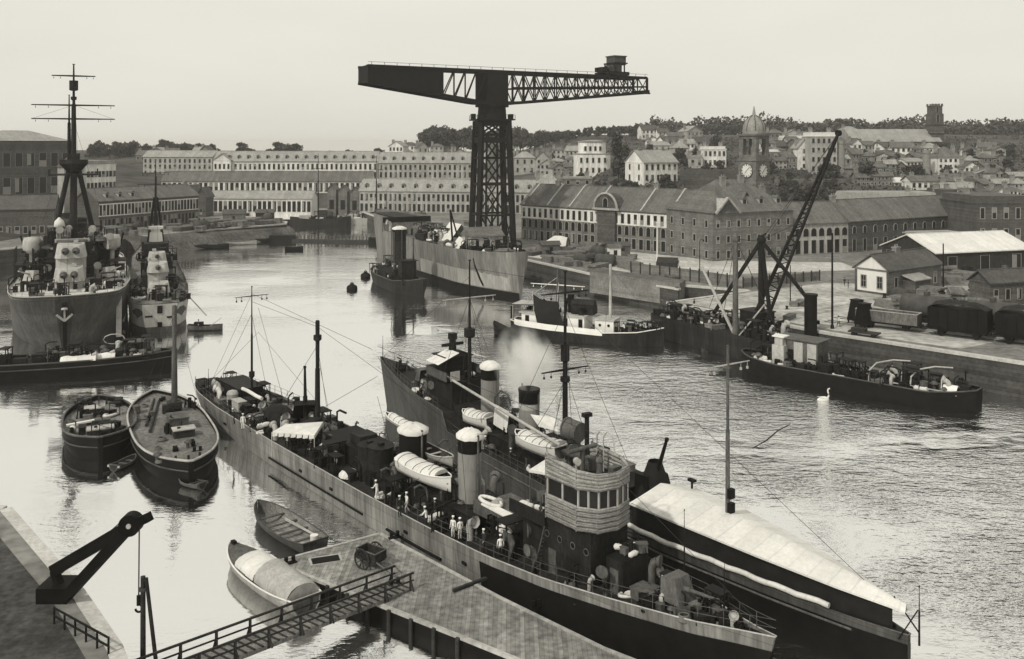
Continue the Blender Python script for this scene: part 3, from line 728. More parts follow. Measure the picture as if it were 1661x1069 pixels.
# retaining walls of the terraces
def wall_px(label, pts, h, m=m_wallD, t=1.2, name='retaining_wall'):
    mb = MB(); pt = [hit(*p) for p in pts]
    for a, b in zip(pt, pt[1:]):
        z0 = min(a.z, b.z); d = (b - a); q = Vector((-d.y, d.x, 0)).normalized() * t
        mb.prism([(a.x, a.y), (b.x, b.y), (b.x + q.x, b.y + q.y), (a.x + q.x, a.y + q.y)], z0 - 6, z0 + h)
    return tag(mb.build(name, m), label, 'wall')
wall_px('dark rampart wall between the white house and the clock tower', [(1104, 304), (1212, 304)], 7)
wall_px('long low terrace wall right of the clock tower', [(1258, 300), (1392, 298)], 2.2, m_wallM)
wall_px('terrace wall under the round white house', [(895, 296), (1030, 298)], 3, m_wallM)
# trees
PINE = 'tall dark tree in the row on the ridge behind the giant crane'
for px in list(range(692, 760, 5)) + list(range(764, 832, 9)) + list(range(836, 1060, 5)):
    p = hit(px + R.uniform(-3, 3), 246); Y = R.uniform(640, 700); p = Vector(((px + R.uniform(-3, 3) - CX) / F * Y, Y, 0)); p.z = H(p.x, p.y) - .5
    top = (35 + (235 - (205 if px < 860 else 213 - (px - 860) * .075)) * Y / F - p.z)
    tree(R.choice((0, 1, 2)), p, top / 13.4 * R.uniform(.88, 1.08), PINE, 'trees along the ridge')
for px in list(range(508, 628, 15)):
    Y = R.uniform(560, 600); p = Vector(((px - CX) / F * Y, Y, 0)); p.z = H(p.x, p.y) - .5
    tree(R.choice((2, 3)), p, R.uniform(.72, 1.0), 'bushy tree on the skyline behind the topmost range', 'trees behind the topmost range')
for px in list(range(150, 350, 7)) + [392, 405, 440, 452, 468, 480]:
    Y = R.uniform(590, 620); p = Vector(((px - CX) / F * Y, Y, 0)); p.z = H(p.x, p.y) - .5
    tree(R.choice((2, 3)), p, R.uniform(.6, 1.15), 'round tree on the far left skyline', 'trees on the far left skyline')
q = hit(1003, 297); tree(4, q, 1.25, 'big dark columnar evergreen right of the round white house', sz=1.25)
q = hit(1012, 296); tree(4, q, 1.0, 'shorter dark evergreen leaning on the big columnar one', sz=1.1)
for px, py, s, lb in ((1345, 296, .9, 'dark round tree under the boom of the floating crane'), (1406, 300, 1.0, 'dark round tree above the mansard building'), (1125, 244, .8, 'dark tree left of the white villa'),
                      (1160, 240, .8, 'dark tree behind the white villa'), (945, 304, .7, 'dark shrubby tree behind the arsenal store roof'), (1078, 306, .6, 'small dark tree below the white slope house')):
    tree(3, hit(px, py), s, lb)
for i in range(16): tree(3, hit(R.uniform(930, 1215), R.uniform(304, 310)), R.uniform(.3, .5), 'dark bush at the foot of the slope behind the arsenal store', 'bushes behind the arsenal store', 'bush')
for i in range(22): tree(3, hit(R.uniform(1262, 1376), R.uniform(300, 336)), R.uniform(.3, .5), 'dark bush on the steep bank right of the clock tower', 'bushes on the steep bank', 'bush')
for i in range(60): tree(R.choice((2, 3)), hit(R.uniform(1050, 1640), R.uniform(236, 300)), R.uniform(.35, .6), 'garden tree between the houses of the hill', 'garden trees on the hill')
# far woods that read as one mass
r = random.Random(5); mb = MB()
for i in range(26000):
    px = r.uniform(1055, 1690) ** 1; Y = r.uniform(700, 900); x = (px - CX) / F * Y; z = H(x, Y)
    topv = max(.35, .8 + .9 * noise.noise(Vector((x * .03, Y * .02, 1))) + .5 * noise.noise(Vector((x * .12, Y * .05, 2)))) * 11
    p = Vector((x, Y, z + r.random() ** .6 * topv)); a = r.uniform(.7, 1.6)
    q = Vector((r.gauss(0, 1), r.gauss(0, 1), r.gauss(0, 1))).normalized().to_track_quat('Z', 'Y').to_matrix()
    mb.mat(0 if r.random() < .6 else 1); mb.add([p + q @ Vector(v) for v in ((-a, -a * .5, 0), (a * .2, -a * .8, 0), (a, a * .3, 0), (-a * .1, a * .8, 0))], [(0, 1, 2, 3)])
struct(mb.build('woods', [m_leaf, m_leafM]), 'stuff')

mb = MB(); r = random.Random(9)
for i in range(22000):
    px = r.uniform(860, 1680); py = r.uniform(226, 340)
    if px < 1050 and py < 250: continue
    y0 = r.uniform(300, 640); x = (px - CX) / F * y0
    if x < 25 and y0 < 430: continue
    if noise.noise(Vector((x * .03, y0 * .03, 7))) < -.12: continue
    p = Vector((x, y0, H(x, y0) + r.random() ** 2 * 2.2)); a = r.uniform(.35, .8)
    if p.z < 6.2: continue
    q = Vector((r.gauss(0, 1), r.gauss(0, 1), r.gauss(0, 1))).normalized().to_track_quat('Z', 'Y').to_matrix()
    mb.mat(0 if r.random() < .6 else 1); mb.add([p + q @ Vector(v) for v in ((-a, -a * .5, 0), (a * .2, -a * .8, 0), (a, a * .3, 0), (-a * .1, a * .8, 0))], [(0, 1, 2, 3)])
struct(mb.build('undergrowth', [m_leaf, m_leafM]), 'stuff')
# ---------------------------------------------------------------- ship building kit
class Fr:
    def __init__(s, o, f):
        s.o = Vector((o[0], o[1], 0)); s.f = Vector((f[0], f[1], 0)).normalized(); s.l = Vector((-s.f.y, s.f.x, 0)); s.rz = atan2(s.f.y, s.f.x)
    def at(s, px, py, z):
        d = P(px, py, z) - s.o; return Vector((d.dot(s.f), d.dot(s.l), z))
    def atY(s, px, py, Y):
        q = D(px, py, Y); d = q - s.o; return Vector((d.dot(s.f), d.dot(s.l), q.z))
    def world(s, v):
        return s.o + s.f * v[0] + s.l * v[1] + Vector((0, 0, v[2]))
def interp(st, n):
    "resample stations smoothly along x"
    xs0 = [a[0] for a in st]; out = []
    for i in range(n + 1):
        x = lerp(xs0[0], xs0[-1], i / n)
        for a, b in zip(st, st[1:]):
            if x <= b[0] + 1e-6:
                t = (x - a[0]) / (b[0] - a[0]); out.append([lerp(p, q, t) for p, q in zip(a, b)]); out[-1][0] = x; break
    return out
def hull(o, st, m_side, m_dk, bul=.35, draft=1.2, rake=0.0, n=40, boot=None, name='hull', topband=None):
    "st: (x, half beam at deck, half beam at waterline, deck height)"
    S = interp(st, n); rings = []; x1 = S[-1][0]; L = x1 - S[0][0]
    for x, bd, bw, zd in S:
        t = max(0.0, (x - (x1 - L * .16)) / (L * .16)); 
        def sec(z, b): return (x - rake * t * max(0, (1 - max(z, 0) / (zd + bul))), b, z)
        h = [(zd + bul, bd), (zd * .72, lerp(bw, bd, .78)), (zd * .4, lerp(bw, bd, .38)), (.25, bw), (-draft, bw * .8)]
        rings.append([sec(z, -b) for z, b in h] + [sec(z, b) for z, b in reversed(h)])
    mb = MB(); mb.loft(rings, False)
    mb.add(rings[0], [tuple(range(len(rings[0])))]); mb.add(rings[-1], [tuple(range(len(rings[-1])))])
    hu = mb.build(name, m_side, o)
    db = MB()
    for a, b in zip(S, S[1:]):
        db.quad((a[0], -a[1] + .03, a[3]), (b[0], -b[1] + .03, b[3]), (b[0], b[1] - .03, b[3]), (a[0], a[1] - .03, a[3]))
    db.build('deck', m_dk, o)
    return S
def cap_rail(o, S, bul, r, m, name='gunwale'):
    pts = [(x, -b, z + bul) for x, b, w, z in S]; pts2 = [(x, b, z + bul) for x, b, w, z in reversed(S)]
    mb = MB(); mb.tube(pts + pts2 + [pts[0]], r, 6); mb.build(name, m, o)
def rails(o, S, bul, x0, x1, h=1.0, name='railing', both=True, step=2.0):
    for sg in ((-1, 1) if both else (-1,)):
        mb = MB(); pts = [Vector((x, sg * (b - .1), z + bul)) for x, b, w, z in S if x0 <= x <= x1]
        for a, b in zip(pts, pts[1:]):
            k = max(1, int((b - a).length / step))
            for i in range(k): p = a.lerp(b, i / k); mb.cyl(p, p + Vector((0, 0, h)), .028, n=4, caps=False)
            for q in (.5, 1.0): mb.bar(a + Vector((0, 0, h * q)), b + Vector((0, 0, h * q)), .024)
        mb.build(name, m_superM, o)
def part(o, name, m, fn):
    mb = MB(); fn(mb); return mb.build(name, m, o)
def cowl(o, p, h, r, ang, m=None, name='ventilator'):
    mb = MB(); d = Vector((cos(ang), sin(ang), 0)); p = Vector(p)
    mb.tube([p, p + Vector((0, 0, h * .7)), p + Vector((0, 0, h * .92)) + d * r * .5, p + Vector((0, 0, h)) + d * r * 1.3], r, 8)
    e = p + Vector((0, 0, h)) + d * r * 1.2
    mb.cyl(e, e + d * r * .9, r, r * 1.6, 10, caps=False); mb.cyl(e + d * r * .85, e + d * r * .9, r * 1.5, n=10)
    return mb.build(name, m or m_superM, o)
def mastp(o, p, top, r, m=m_iron, yards=(), name='mast', stays=(), r2=None, yardm=None, boxes=()):
    p = Vector(p); mb = MB(); t = Vector((p.x, p.y, top))
    mb.cyl(p, p.lerp(t, .6), r, r * .8, 8); mb.cyl(p.lerp(t, .58), t, r * .6, r2 or r * .3, 6); mb.cyl(t, t + Vector((0, 0, .12)), r * .6, n=6)
    ma = mb.build(name, m, o)
    for z, ln, ax in yards:
        a = Vector((0, ln / 2, 0)) if ax == 'y' else Vector((ln / 2, 0, 0))
        c = Vector((p.x, p.y, z)); y = MB(); y.cyl(c - a, c, r * .22, r * .38, 6); y.cyl(c, c + a, r * .38, r * .22, 6)
        for k in (-.9, -.6, .6, .9): y.cyl(c + a * k, c + a * k - Vector((0, 0, .45)), .03, n=4); y.box(c + a * k - Vector((0, 0, .5)), (.14, .14, .2))
        y.build('yard', yardm or m, ma)
    for z, w_, h_ in boxes:
        b = MB(); b.cyl((p.x, p.y, z), (p.x, p.y, z + h_), w_ / 2, n=10); b.cyl((p.x, p.y, z - .15), (p.x, p.y, z), w_ * .3, w_ / 2, n=10); b.build('lookout', m, ma)
    if stays:
        s_ = MB()
        for z, e in stays: s_.cyl((p.x, p.y, z), e, .022, n=4, caps=False)
        s_.build('stays', m_wire, ma)
    return ma
def gun(o, p, ang, elev, s=1.0, m=None, shield=True, twin=False, name='gun'):
    mb = MB(); p = Vector(p); q = Matrix.Rotation(ang, 3, 'Z'); m = m or m_super
    mb.cyl(p, p + Vector((0, 0, 1.0 * s)), .55 * s, .4 * s, 10)
    T = lambda v: p + q @ (Vector(v) * s)
    if shield:
        a = [(-.5, -1.05, .7), (1.0, -.9, .6), (1.0, .9, .6), (-.5, 1.05, .7), (-.6, -.9, 2.1), (.45, -.7, 2.2), (.45, .7, 2.2), (-.6, .9, 2.1)]
        mb.add([T(v) for v in a], [(0, 1, 5, 4), (1, 2, 6, 5), (2, 3, 7, 6), (4, 5, 6, 7), (3, 2, 1, 0)])
    g = mb.build(name, m, o); bb = MB(); d = Vector((cos(elev), 0, sin(elev)))
    for off in ((-.3, .3) if twin else (0,)):
        a = Vector((0, off, 1.45)); bb.cyl(T(a - d * .8), T(a + d * 1.2), .2 * s, .17 * s, 8); bb.cyl(T(a + d * 1.2), T(a + d * 3.4), .13 * s, .09 * s, 8); bb.cyl(T(a + d * 3.4), T(a + d * 3.55), .12 * s, n=8)
    bb.build('barrel', m, g)
    return g
KIT = {}
def kit():
    def k(nm, m, fn):
        mb = MB(); fn(mb); o = mb.build(nm, m); KIT[nm] = o.data; bpy.data.objects.remove(o)
    k('bollard', m_black, lambda b: [b.boxz((0, 0, 0), (1.1, .4, .12)), b.cyl((-.3, 0, 0), (-.3, 0, .55), .15, .17, 8), b.cyl((.3, 0, 0), (.3, 0, .55), .15, .17, 8)])
    k('mushroom_vent', m_superM, lambda b: [b.cyl((0, 0, 0), (0, 0, .7), .18, n=8), b.lathe([(.42, .68), (.4, .8), (.2, .95), (.02, 1.0)], n=10)])
    k('locker', m_super, lambda b: [b.boxz((0, 0, 0), (1.5, .7, .85)), b.boxz((0, 0, .85), (1.6, .8, .08)), b.boxz((0, .36, .35), (.2, .04, .2))])
    k('ready_box', m_superM, lambda b: [b.boxz((0, 0, .1), (.9, .6, .7)), b.boxz((0, 0, .8), (.98, .68, .06)), b.boxz((-.3, 0, 0), (.1, .6, .1)), b.boxz((.3, 0, 0), (.1, .6, .1))])
    k('winch', m_iron, lambda b: [b.boxz((0, 0, 0), (1.3, .9, .15)), b.boxz((-.5, 0, .1), (.12, .7, .7)), b.boxz((.5, 0, .1), (.12, .7, .7)), b.cyl((-.75, 0, .5), (.75, 0, .5), .22, n=10), b.cyl((-.2, 0, .5), (.2, 0, .5), .34, n=10)])
    k('rope_coil', m_rope, lambda b: [b.tube([(cos(a * .6) * (.45 - .003 * a), sin(a * .6) * (.45 - .003 * a), .08 + .006 * a) for a in range(50)], .06, 5)])
    k('canvas_bundle', m_canvas, lambda b: [b.lathe([(.15, -.75), (.3, -.6), (.26, -.2), (.33, .1), (.27, .5), (.12, .75)], (0, 0, .3), 8, (1, .1, 0)), b.tube([(-.3, -.34, .3), (-.3, 0, .62), (-.3, .34, .3)], .04, 4)])
    k('white_ventilator', m_superL, lambda b: [b.cyl((0, 0, 0), (0, 0, 1.0), .26, n=10), b.tube([(0, 0, .9), (.08, 0, 1.2), (.4, 0, 1.35)], .26, 8), b.cyl((.38, 0, 1.35), (.6, 0, 1.4), .28, .42, 10, False)])
    k('hatch', m_deckM, lambda b: [b.boxz((0, 0, 0), (1.8, 1.3, .45)), b.boxz((0, 0, .45), (1.9, 1.4, .08)), b.bar((-.6, -.3, .56), (.6, -.3, .56), .06)])
    k('dark_pipework', m_iron, lambda b: [b.tube([(-1.2, 0, .3), (-.4, 0, .3), (-.3, 0, .9), (.8, .1, .9), (.9, .1, 0)], .1, 6), b.tube([(-1.0, .3, 0), (-1.0, .3, 1.5), (-.6, .3, 1.7), (.3, .3, 1.7)], .08, 6), b.cyl((.4, -.2, 0), (.4, -.2, 1.2), .22, n=8), b.boxz((-.3, -.2, 0), (.5, .5, .7))])
    k('dark_frame', m_iron, lambda b: [b.bar((-.7, -.4, 0), (-.7, -.4, 1.9), .08), b.bar((.7, -.4, 0), (.7, -.4, 1.9), .08), b.bar((-.7, .4, 0), (-.7, .4, 1.9), .08), b.bar((.7, .4, 0), (.7, .4, 1.9), .08), b.boxz((0, 0, 1.85), (1.6, 1.0, .08)), b.bar((-.7, -.4, .9), (.7, -.4, 1.5), .05), b.boxz((.1, .1, 0), (.8, .5, .9))])
    k('davit', m_superM, lambda b: [b.tube([(0, 0, 0), (0, 0, 2.2), (0, -.2, 2.9), (0, -.8, 3.3), (0, -1.4, 3.2)], .1, 6), b.cyl((0, -1.35, 3.2), (0, -1.35, 2.5), .03, n=4)])
    k('standpipe', m_superM, lambda b: [b.cyl((0, 0, 0), (0, 0, 1.6), .08, n=6), b.tube([(0, 0, 1.5), (.15, 0, 1.75), (.4, 0, 1.7)], .08, 6), b.cyl((0, 0, .6), (0, 0, .75), .16, n=8)])
    k('float', m_canvas, lambda b: [b.tube([(cos(a * pi / 8) * .9, sin(a * pi / 8) * .45, .2) for a in range(17)], .17, 6), b.boxz((0, 0, .1), (1.3, .6, .05))])
kit()
KN = list(KIT)
def fit(o, name, p, rz=0.0, s=1.0):
    c = share(name, KIT[name], o, p, (0, 0, rz)); c.scale = (s, s, s); return c
def scatter(o, n, x0, x1, yf, zf, seed, names=None, s=1.0):
    r = random.Random(seed); names = names or ['bollard', 'mushroom_vent', 'mushroom_vent', 'locker', 'ready_box', 'winch', 'rope_coil', 'canvas_bundle', 'white_ventilator', 'hatch', 'standpipe', 'float', 'locker', 'dark_pipework', 'dark_pipework', 'dark_frame', 'dark_frame', 'dark_pipework']
    for _ in range(n):
        x = r.uniform(x0, x1); y = r.uniform(-1, 1) * yf(x)
        fit(o, r.choice(names), (x, y, zf(x)), r.choice((0, pi / 2, pi, r.uniform(0, 6))), s * r.uniform(.7, 1.25))
def boat_mesh(mb, L, B, H, transom=True, thw=3, t=.07, k0=0, k1=1, sheer=.25):
    "open boat: outer shell material k0, inside k1"
    n = 16; out = []; inn = []
    for i in range(n + 1):
        u = -1 + 2 * i / n
        b = B / 2 * (1 - max(0, u) ** 2.3) ** .75 if u > 0 else B / 2 * (1 - (abs(u) ** 3) * (.35 if transom else 1)) ** .8
        b = max(b, .02); sh = H + sheer * u * u; x = u * L / 2
        def ring(bb, d): return [(x, -bb, sh), (x, -bb * .93, sh * .5 + d), (x, -bb * .55, .12 + d), (x, 0, d), (x, bb * .55, .12 + d), (x, bb * .93, sh * .5 + d), (x, bb, sh)]
        out.append(ring(b, 0)); inn.append(ring(max(.01, b - t), .12))
    mb.mat(k0); mb.loft(out, False); mb.add(out[0], [tuple(range(7))])
    mb.mat(k1); mb.loft(inn, False); mb.add(inn[0], [tuple(range(7))[::-1]])
    mb.mat(k0)
    for sg in (0, 6): mb.tube([Vector(r_[sg]) for r_ in out], t * .9, 5)
    mb.bar(out[0][0], out[0][6], t * 1.5)
    for i in range(thw):
        u = -.6 + 1.1 * i / max(1, thw - 1); j = int((u + 1) / 2 * n); w_ = inn[j][0][1]
        mb.box((u * L / 2, 0, H * .72), (.3, abs(w_) * 2 + .04, .06))
    return out
def lifeboat(label, world, rz, L=7.0, B=2.1, H=.95, cover=True, m=None, name='lifeboat', group=None, tilt=None):
    o = thing(name, label, 'boat', world, rz, group)
    mb = MB(); boat_mesh(mb, L, B, H); mb.build('hull', [m or m_white, m_woodD], o)
    if cover:
        c = MB(); rings = []
        for i in range(11):
            u = -.92 + 1.55 * i / 10; w_ = B / 2 * (1 - max(0, u) ** 2.3) ** .75 * .98; x = u * L / 2
            rings.append([(x, w_ * cos(a), H + .05 + .25 * u * u + (.42 + .05 * sin(i * 2.3)) * sin(a)) for a in [pi * k / 6 for k in range(7)]])
        c.loft(rings, False); c.add(rings[0], [tuple(range(7))]); c.add(rings[-1], [tuple(range(7))]); c.build('cover', m_canvas, o)
        l_ = MB()
        for i in (1, 3, 5, 7, 9): l_.tube([(x, y * 1.02, z + .02) for x, y, z in rings[i]], .03, 4); x, y, z = rings[i][0]; l_.cyl((x, y, z), (x, y * .9, z - .5), .025, n=4); x, y, z = rings[i][-1]; l_.cyl((x, y, z), (x, y * .9, z - .5), .025, n=4)
        l_.build('lashing', m_rope, o)
    return o

# ---------------------------------------------------------------- the nearest ship: stern far left, bow at the lower right
N = Fr((-10.2, 88.0), (.634, -.773))
ship = thing('torpedo_boat', 'nearest grey torpedo boat with padded bridge, two capped funnels, moored along the pontoon', 'warship', N.o, N.rz)
NST = [(-50, 1.2, .6, 2.7), (-48, 2.4, 1.6, 2.7), (-44, 3.4, 2.7, 2.7), (-36, 4.2, 3.8, 2.7), (-20, 4.6, 4.4, 2.7), (0, 4.6, 4.5, 2.7), (10, 4.35, 4.2, 2.75), (17.9, 3.9, 3.6, 2.8), (18.2, 3.9, 3.6, 2.85), (24, 3.35, 2.9, 3.1), (30, 2.6, 2.0, 3.7), (36, 1.6, 1.05, 4.3), (39, .6, .25, 4.6), (41.3, .08, .05, 4.9)]
NS = hull(ship, NST, m_hull, m_deck, bul=.28, rake=1.5, n=56)
cap_rail(ship, NS, .28, .05, m_superL, 'gunwale')
rails(ship, NS, .28, -49, -26); rails(ship, NS, .28, 4, 44)
zN = lambda x: next((lerp(a[3], b[3], (x - a[0]) / (b[0] - a[0])) for a, b in zip(NS, NS[1:]) if x <= b[0]), 2.7)
bN = lambda x: next((lerp(a[1], b[1], (x - a[0]) / (b[0] - a[0])) for a, b in zip(NS, NS[1:]) if x <= b[0]), .5)
for x in (-46, -33, -12.5, -6, 7, 15):        # plate fittings along the side
    part(ship, 'scupper', m_black, lambda b: b.box((x, -bN(x) - .01, 1.6), (.5, .12, .22)))
part(ship, 'rubbing_strake', m_black, lambda b: [b.tube([(x, -bN(x) * .995 - .04, 1.0) for x in range(-20, 2, 2)], .10, 6), b.tube([(x, -bN(x) * .99 - .04, .9) for x in range(4, 14, 2)], .12, 6)])
def low_shade(b):
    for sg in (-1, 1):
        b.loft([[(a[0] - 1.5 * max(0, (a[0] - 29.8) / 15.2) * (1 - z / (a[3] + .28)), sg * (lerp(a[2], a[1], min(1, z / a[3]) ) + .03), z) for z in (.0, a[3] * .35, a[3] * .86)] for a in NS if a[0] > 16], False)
part(ship, 'painted_hull_shade', m_black, low_shade)  # black skin on the lower bow: shade under the flare, put into the colour
# aft: flagstaff, deck house, covered gun, awning
mastp(ship, N.at(338, 636, 2.7), 5.6, .07, name='flagstaff')
pm = N.at(415, 655, 2.7); mastp(ship, (pm.x, 0, 2.7), 17.3, .17, m_iron, yards=((16.2, 4.4, 'y'),), name='mast', stays=((16.5, (-48, 0, 3)), (16.5, (-6, 0, 14.5)), (14, (pm.x - 4, 3.8, 3)), (14, (pm.x - 4, -3.8, 3))), boxes=((6.2, .7, .6),))
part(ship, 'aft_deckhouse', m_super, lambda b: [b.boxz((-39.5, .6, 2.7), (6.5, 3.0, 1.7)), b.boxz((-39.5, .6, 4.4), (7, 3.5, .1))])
part(ship, 'awning_ridge', m_canvas, lambda b: b.tube([(-35.4, -1.0, 4.75), (-33.5, -1.15, 4.9), (-31.2, -1.1, 4.75), (-29.8, -1.0, 4.7)], .22, 8))
part(ship, 'aft_capstan', m_superL, lambda b: [b.cyl((-36.6, -1.8, 2.7), (-36.6, -1.8, 4.0), .7, .7, 12), b.lathe([(.75, 4.0), (.6, 4.35), (.1, 4.5)], (-36.6, -1.8, 0), 12)])
cowl(ship, (-40, -2.2, 2.7), 2.0, .35, 3.9, m_superL); cowl(ship, (-38.5, -2.7, 2.7), 1.7, .32, 3.9, m_white)
part(ship, 'chart_table', m_superL, lambda b: [b.boxz((-33.2, -2.4, 2.7), (2.0, 1.0, 1.3)), b.boxz((-33.2, -2.4, 4.0), (2.2, 1.2, .06))])
def covered(b):
    rings = [[(-26.4 + 2.2 * t, 1.6 * cos(a) * (1 - .3 * t * t) - .3, 2.7 + (1.9 - .5 * t * t + .1 * sin(5 * t)) * max(0, sin(a))) for a in [pi * k / 8 for k in range(9)]] for t in (-1, -.6, -.2, .2, .6, 1)]
    b.loft(rings, False); b.add(rings[0], [tuple(range(9))]); b.add(rings[-1], [tuple(range(9))])
part(ship, 'canvas_covered_gun', m_canvasD, covered)
gun(ship, (-21.3, .4, 2.7), pi * .86, 1.12, 1.45, m_black)
def awn(b):
    c = [N.at(441, 701, 5.3), N.at(463, 688, 5.3), N.at(524, 684, 5.6), N.at(510, 706, 5.3)]
    mid = sum(c, Vector()) / 4; mid.z = 5.75; n = 4
    top = c + [mid]
    b.add([tuple(v) for v in top], [(0, 1, 4), (1, 2, 4), (2, 3, 4), (3, 0, 4)])
    b.add([tuple(v - Vector((0, 0, .06))) for v in top], [(1, 0, 4), (2, 1, 4), (3, 2, 4), (0, 3, 4)])
    for a, d in zip(c, c[1:] + c[:1]):
        for k in range(7):
            p = a.lerp(d, k / 7); q = a.lerp(d, (k + .9) / 7); b.quad(p, q, q - Vector((0, 0, .45)), p.lerp(q, .1) - Vector((0, 0, .35)))
aw = part(ship, 'awning', m_canvas, awn)
for v in ((441, 701, 5.3), (524, 684, 5.5), (510, 706, 5.3)): part(aw, 'awning_post', m_superL, lambda b: b.cyl(N.at(*v), N.at(*v) - Vector((0, 0, 2.6)), .05, n=5))
# amidships: deckhouses, torpedo tubes, masts, funnels
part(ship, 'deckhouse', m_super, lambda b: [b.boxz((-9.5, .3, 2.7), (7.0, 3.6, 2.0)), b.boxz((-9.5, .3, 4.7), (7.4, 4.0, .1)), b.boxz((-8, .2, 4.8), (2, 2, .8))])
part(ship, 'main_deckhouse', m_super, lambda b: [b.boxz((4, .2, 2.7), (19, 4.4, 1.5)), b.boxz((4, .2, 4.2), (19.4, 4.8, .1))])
part(ship, 'torpedo_tubes', m_superM, lambda b: [b.cyl((-19, 1.6, 3.6), (-12.5, 2.4, 3.6), .32, n=10), b.cyl((-19, 2.4, 3.6), (-12.5, 3.2, 3.6), .32, n=10), b.cyl((-16, 2.3, 2.7), (-16, 2.3, 3.4), .8, n=10)])
p = N.at(613, 690, 2.7); mastp(ship, (p.x, 0, 2.7), 15.6, .34, m_super, name='main_mast', stays=((15, (pm.x, 0, 15.5)), (15, (10, 0, 9.8)), (13, (p.x - 5, 4, 3)), (13, (p.x - 5, -4, 3)), (12, (-20, 3, 3))), boxes=((13.6, .9, .5),), r2=.24)
part(ship, 'derrick_boom', m_superL, lambda b: b.cyl((p.x + .4, -.3, 4.2), (p.x - 3.5, 1.8, 9.5), .09, .06, 6))
for q, h, r_ in ((N.at(600, 775, 2.7), 3.2, 1.15), (N.at(618, 782, 2.7), 3.4, 1.2)):
    part(ship, 'ventilation_trunk', m_super, lambda b: [b.cyl(q, q + Vector((0, 0, h)), r_, n=14), b.cyl(q + Vector((0, 0, h)), q + Vector((0, 0, h + .12)), r_ * 1.08, n=14), b.boxz((q.x, q.y, h + 2.8), (.5, .5, .3))])
def funnel(o, x, y, z0, z1, rx, ry, m, cap=True, band=(.72, .97), capname='canvas_cap', rim=True):
    mb = MB(); n = 18
    el = lambda z, k=1.0: [(x + rx * k * cos(2 * pi * i / n), y + ry * k * sin(2 * pi * i / n), z) for i in range(n)]
    mb.loft([el(z0), el(z1)]); mb.loft([el(z0, 1.15), el(z0 + .6, 1.02)])
    for z in (lerp(z0, z1, .35), lerp(z0, z1, .6)): mb.loft([el(z, 1.03), el(z + .08, 1.03)])
    f = mb.build('funnel', m, o)
    b = MB(); b.loft([el(lerp(z0, z1, band[0]), 1.015), el(lerp(z0, z1, band[1]), 1.015)]); b.loft([el(z1 - .3, 1.05), el(z1, 1.05), el(z1, .92), el(z1 - 1.2, .9)]); b.add(el(z1 - 1.0, .95), [tuple(range(n))]); b.build('black_top', m_black, f)
    pp = MB(); pp.cyl((x + rx + .12, y, z0), (x + rx + .12, y, z1 + .25), .1, n=6); pp.cyl((x - rx - .1, y - .3, z0), (x - rx - .1, y - .3, z1 - .4), .07, n=6); pp.build('steam_pipe', m_superM, f)
    if cap:
        c = MB(); rr = random.Random(int(x * 7))
        ring = [(z1 - .22, 1.13), (z1 + .05, 1.16), (z1 + .3, .85), (z1 + .52, .45), (z1 + .6, .02)]
        c.loft([[(px_, py_, pz_ + rr.uniform(-.06, .06)) for px_, py_, pz_ in el(z, k)] for z, k in ring]); c.build(capname, m_canvas, f)
    return f
funnel(ship, 1.4, 0, 3, 8.3, 1.4, 1.25, m_super, True, (.55, .97))
funnel(ship, 10.3, 0, 3, 9.9, 1.1, 1.0, M('funnel_grey', .22, .6, .25, .6, streak=.9, fine=.12), True, (.8, .98))
for q, a in ((N.at(640, 800, 2.7), 2.5), (N.at(735, 840, 2.7), 3.0), (N.at(800, 820, 4.3), 2.2), (N.at(600, 770, 2.7), 3.3), (N.at(870, 905, 3), 4.2), (N.at(903, 915, 3.2), 4.0)):
    cowl(ship, q, 2.2, .34, a)
part(ship, 'skylight', m_superM, lambda b: [b.boxz((15.4, -.9, 4.3), (5.4, 1.0, 1.0))])
part(ship, 'skylight_cover', m_canvas, lambda b: b.add([tuple(N.at(a_, c_, z_)) for a_, c_, z_ in ((780, 817, 5.45), (789, 812, 5.6), (848, 841, 5.6), (838, 848, 5.45), (780, 819, 5.35), (789, 814, 5.5), (848, 843, 5.5), (838, 850, 5.35))], [(0, 1, 2, 3), (4, 5, 6, 7), (0, 1, 5, 4), (1, 2, 6, 5), (2, 3, 7, 6), (3, 0, 4, 7)]))
part(ship, 'cowl_locker', m_superM, lambda b: [b.cyl(N.at(862, 893, 3.0), N.at(862, 893, 3.0) + Vector((0, 0, 2.9)), .62, n=12), b.cyl(N.at(862, 893, 3.0) + Vector((0, 0, 2.9)), N.at(862, 893, 3.0) + Vector((0, 0, 3.0)), .7, n=12)])
q = N.at(810, 815, 5.4)
part(ship, 'searchlight', m_superL, lambda b: [b.cyl(q, q + Vector((.4, -.8, .1)), .4, n=12), b.cyl(q - Vector((0, 0, .9)), q, .12, n=6)])
part(ship, 'signal_platform', m_superM, lambda b: [b.boxz((15.2, .6, 4.3), (3.2, 2.4, .9)), b.boxz((15.2, .6, 5.2), (3.6, 2.8, .12))])
part(ship, 'carley_float', m_canvas, lambda b: [b.tube([(14.4 + cos(a * pi / 8) * 1.3, -.9 + sin(a * pi / 8) * .5, 5.6) for a in range(17)], .16, 6)])
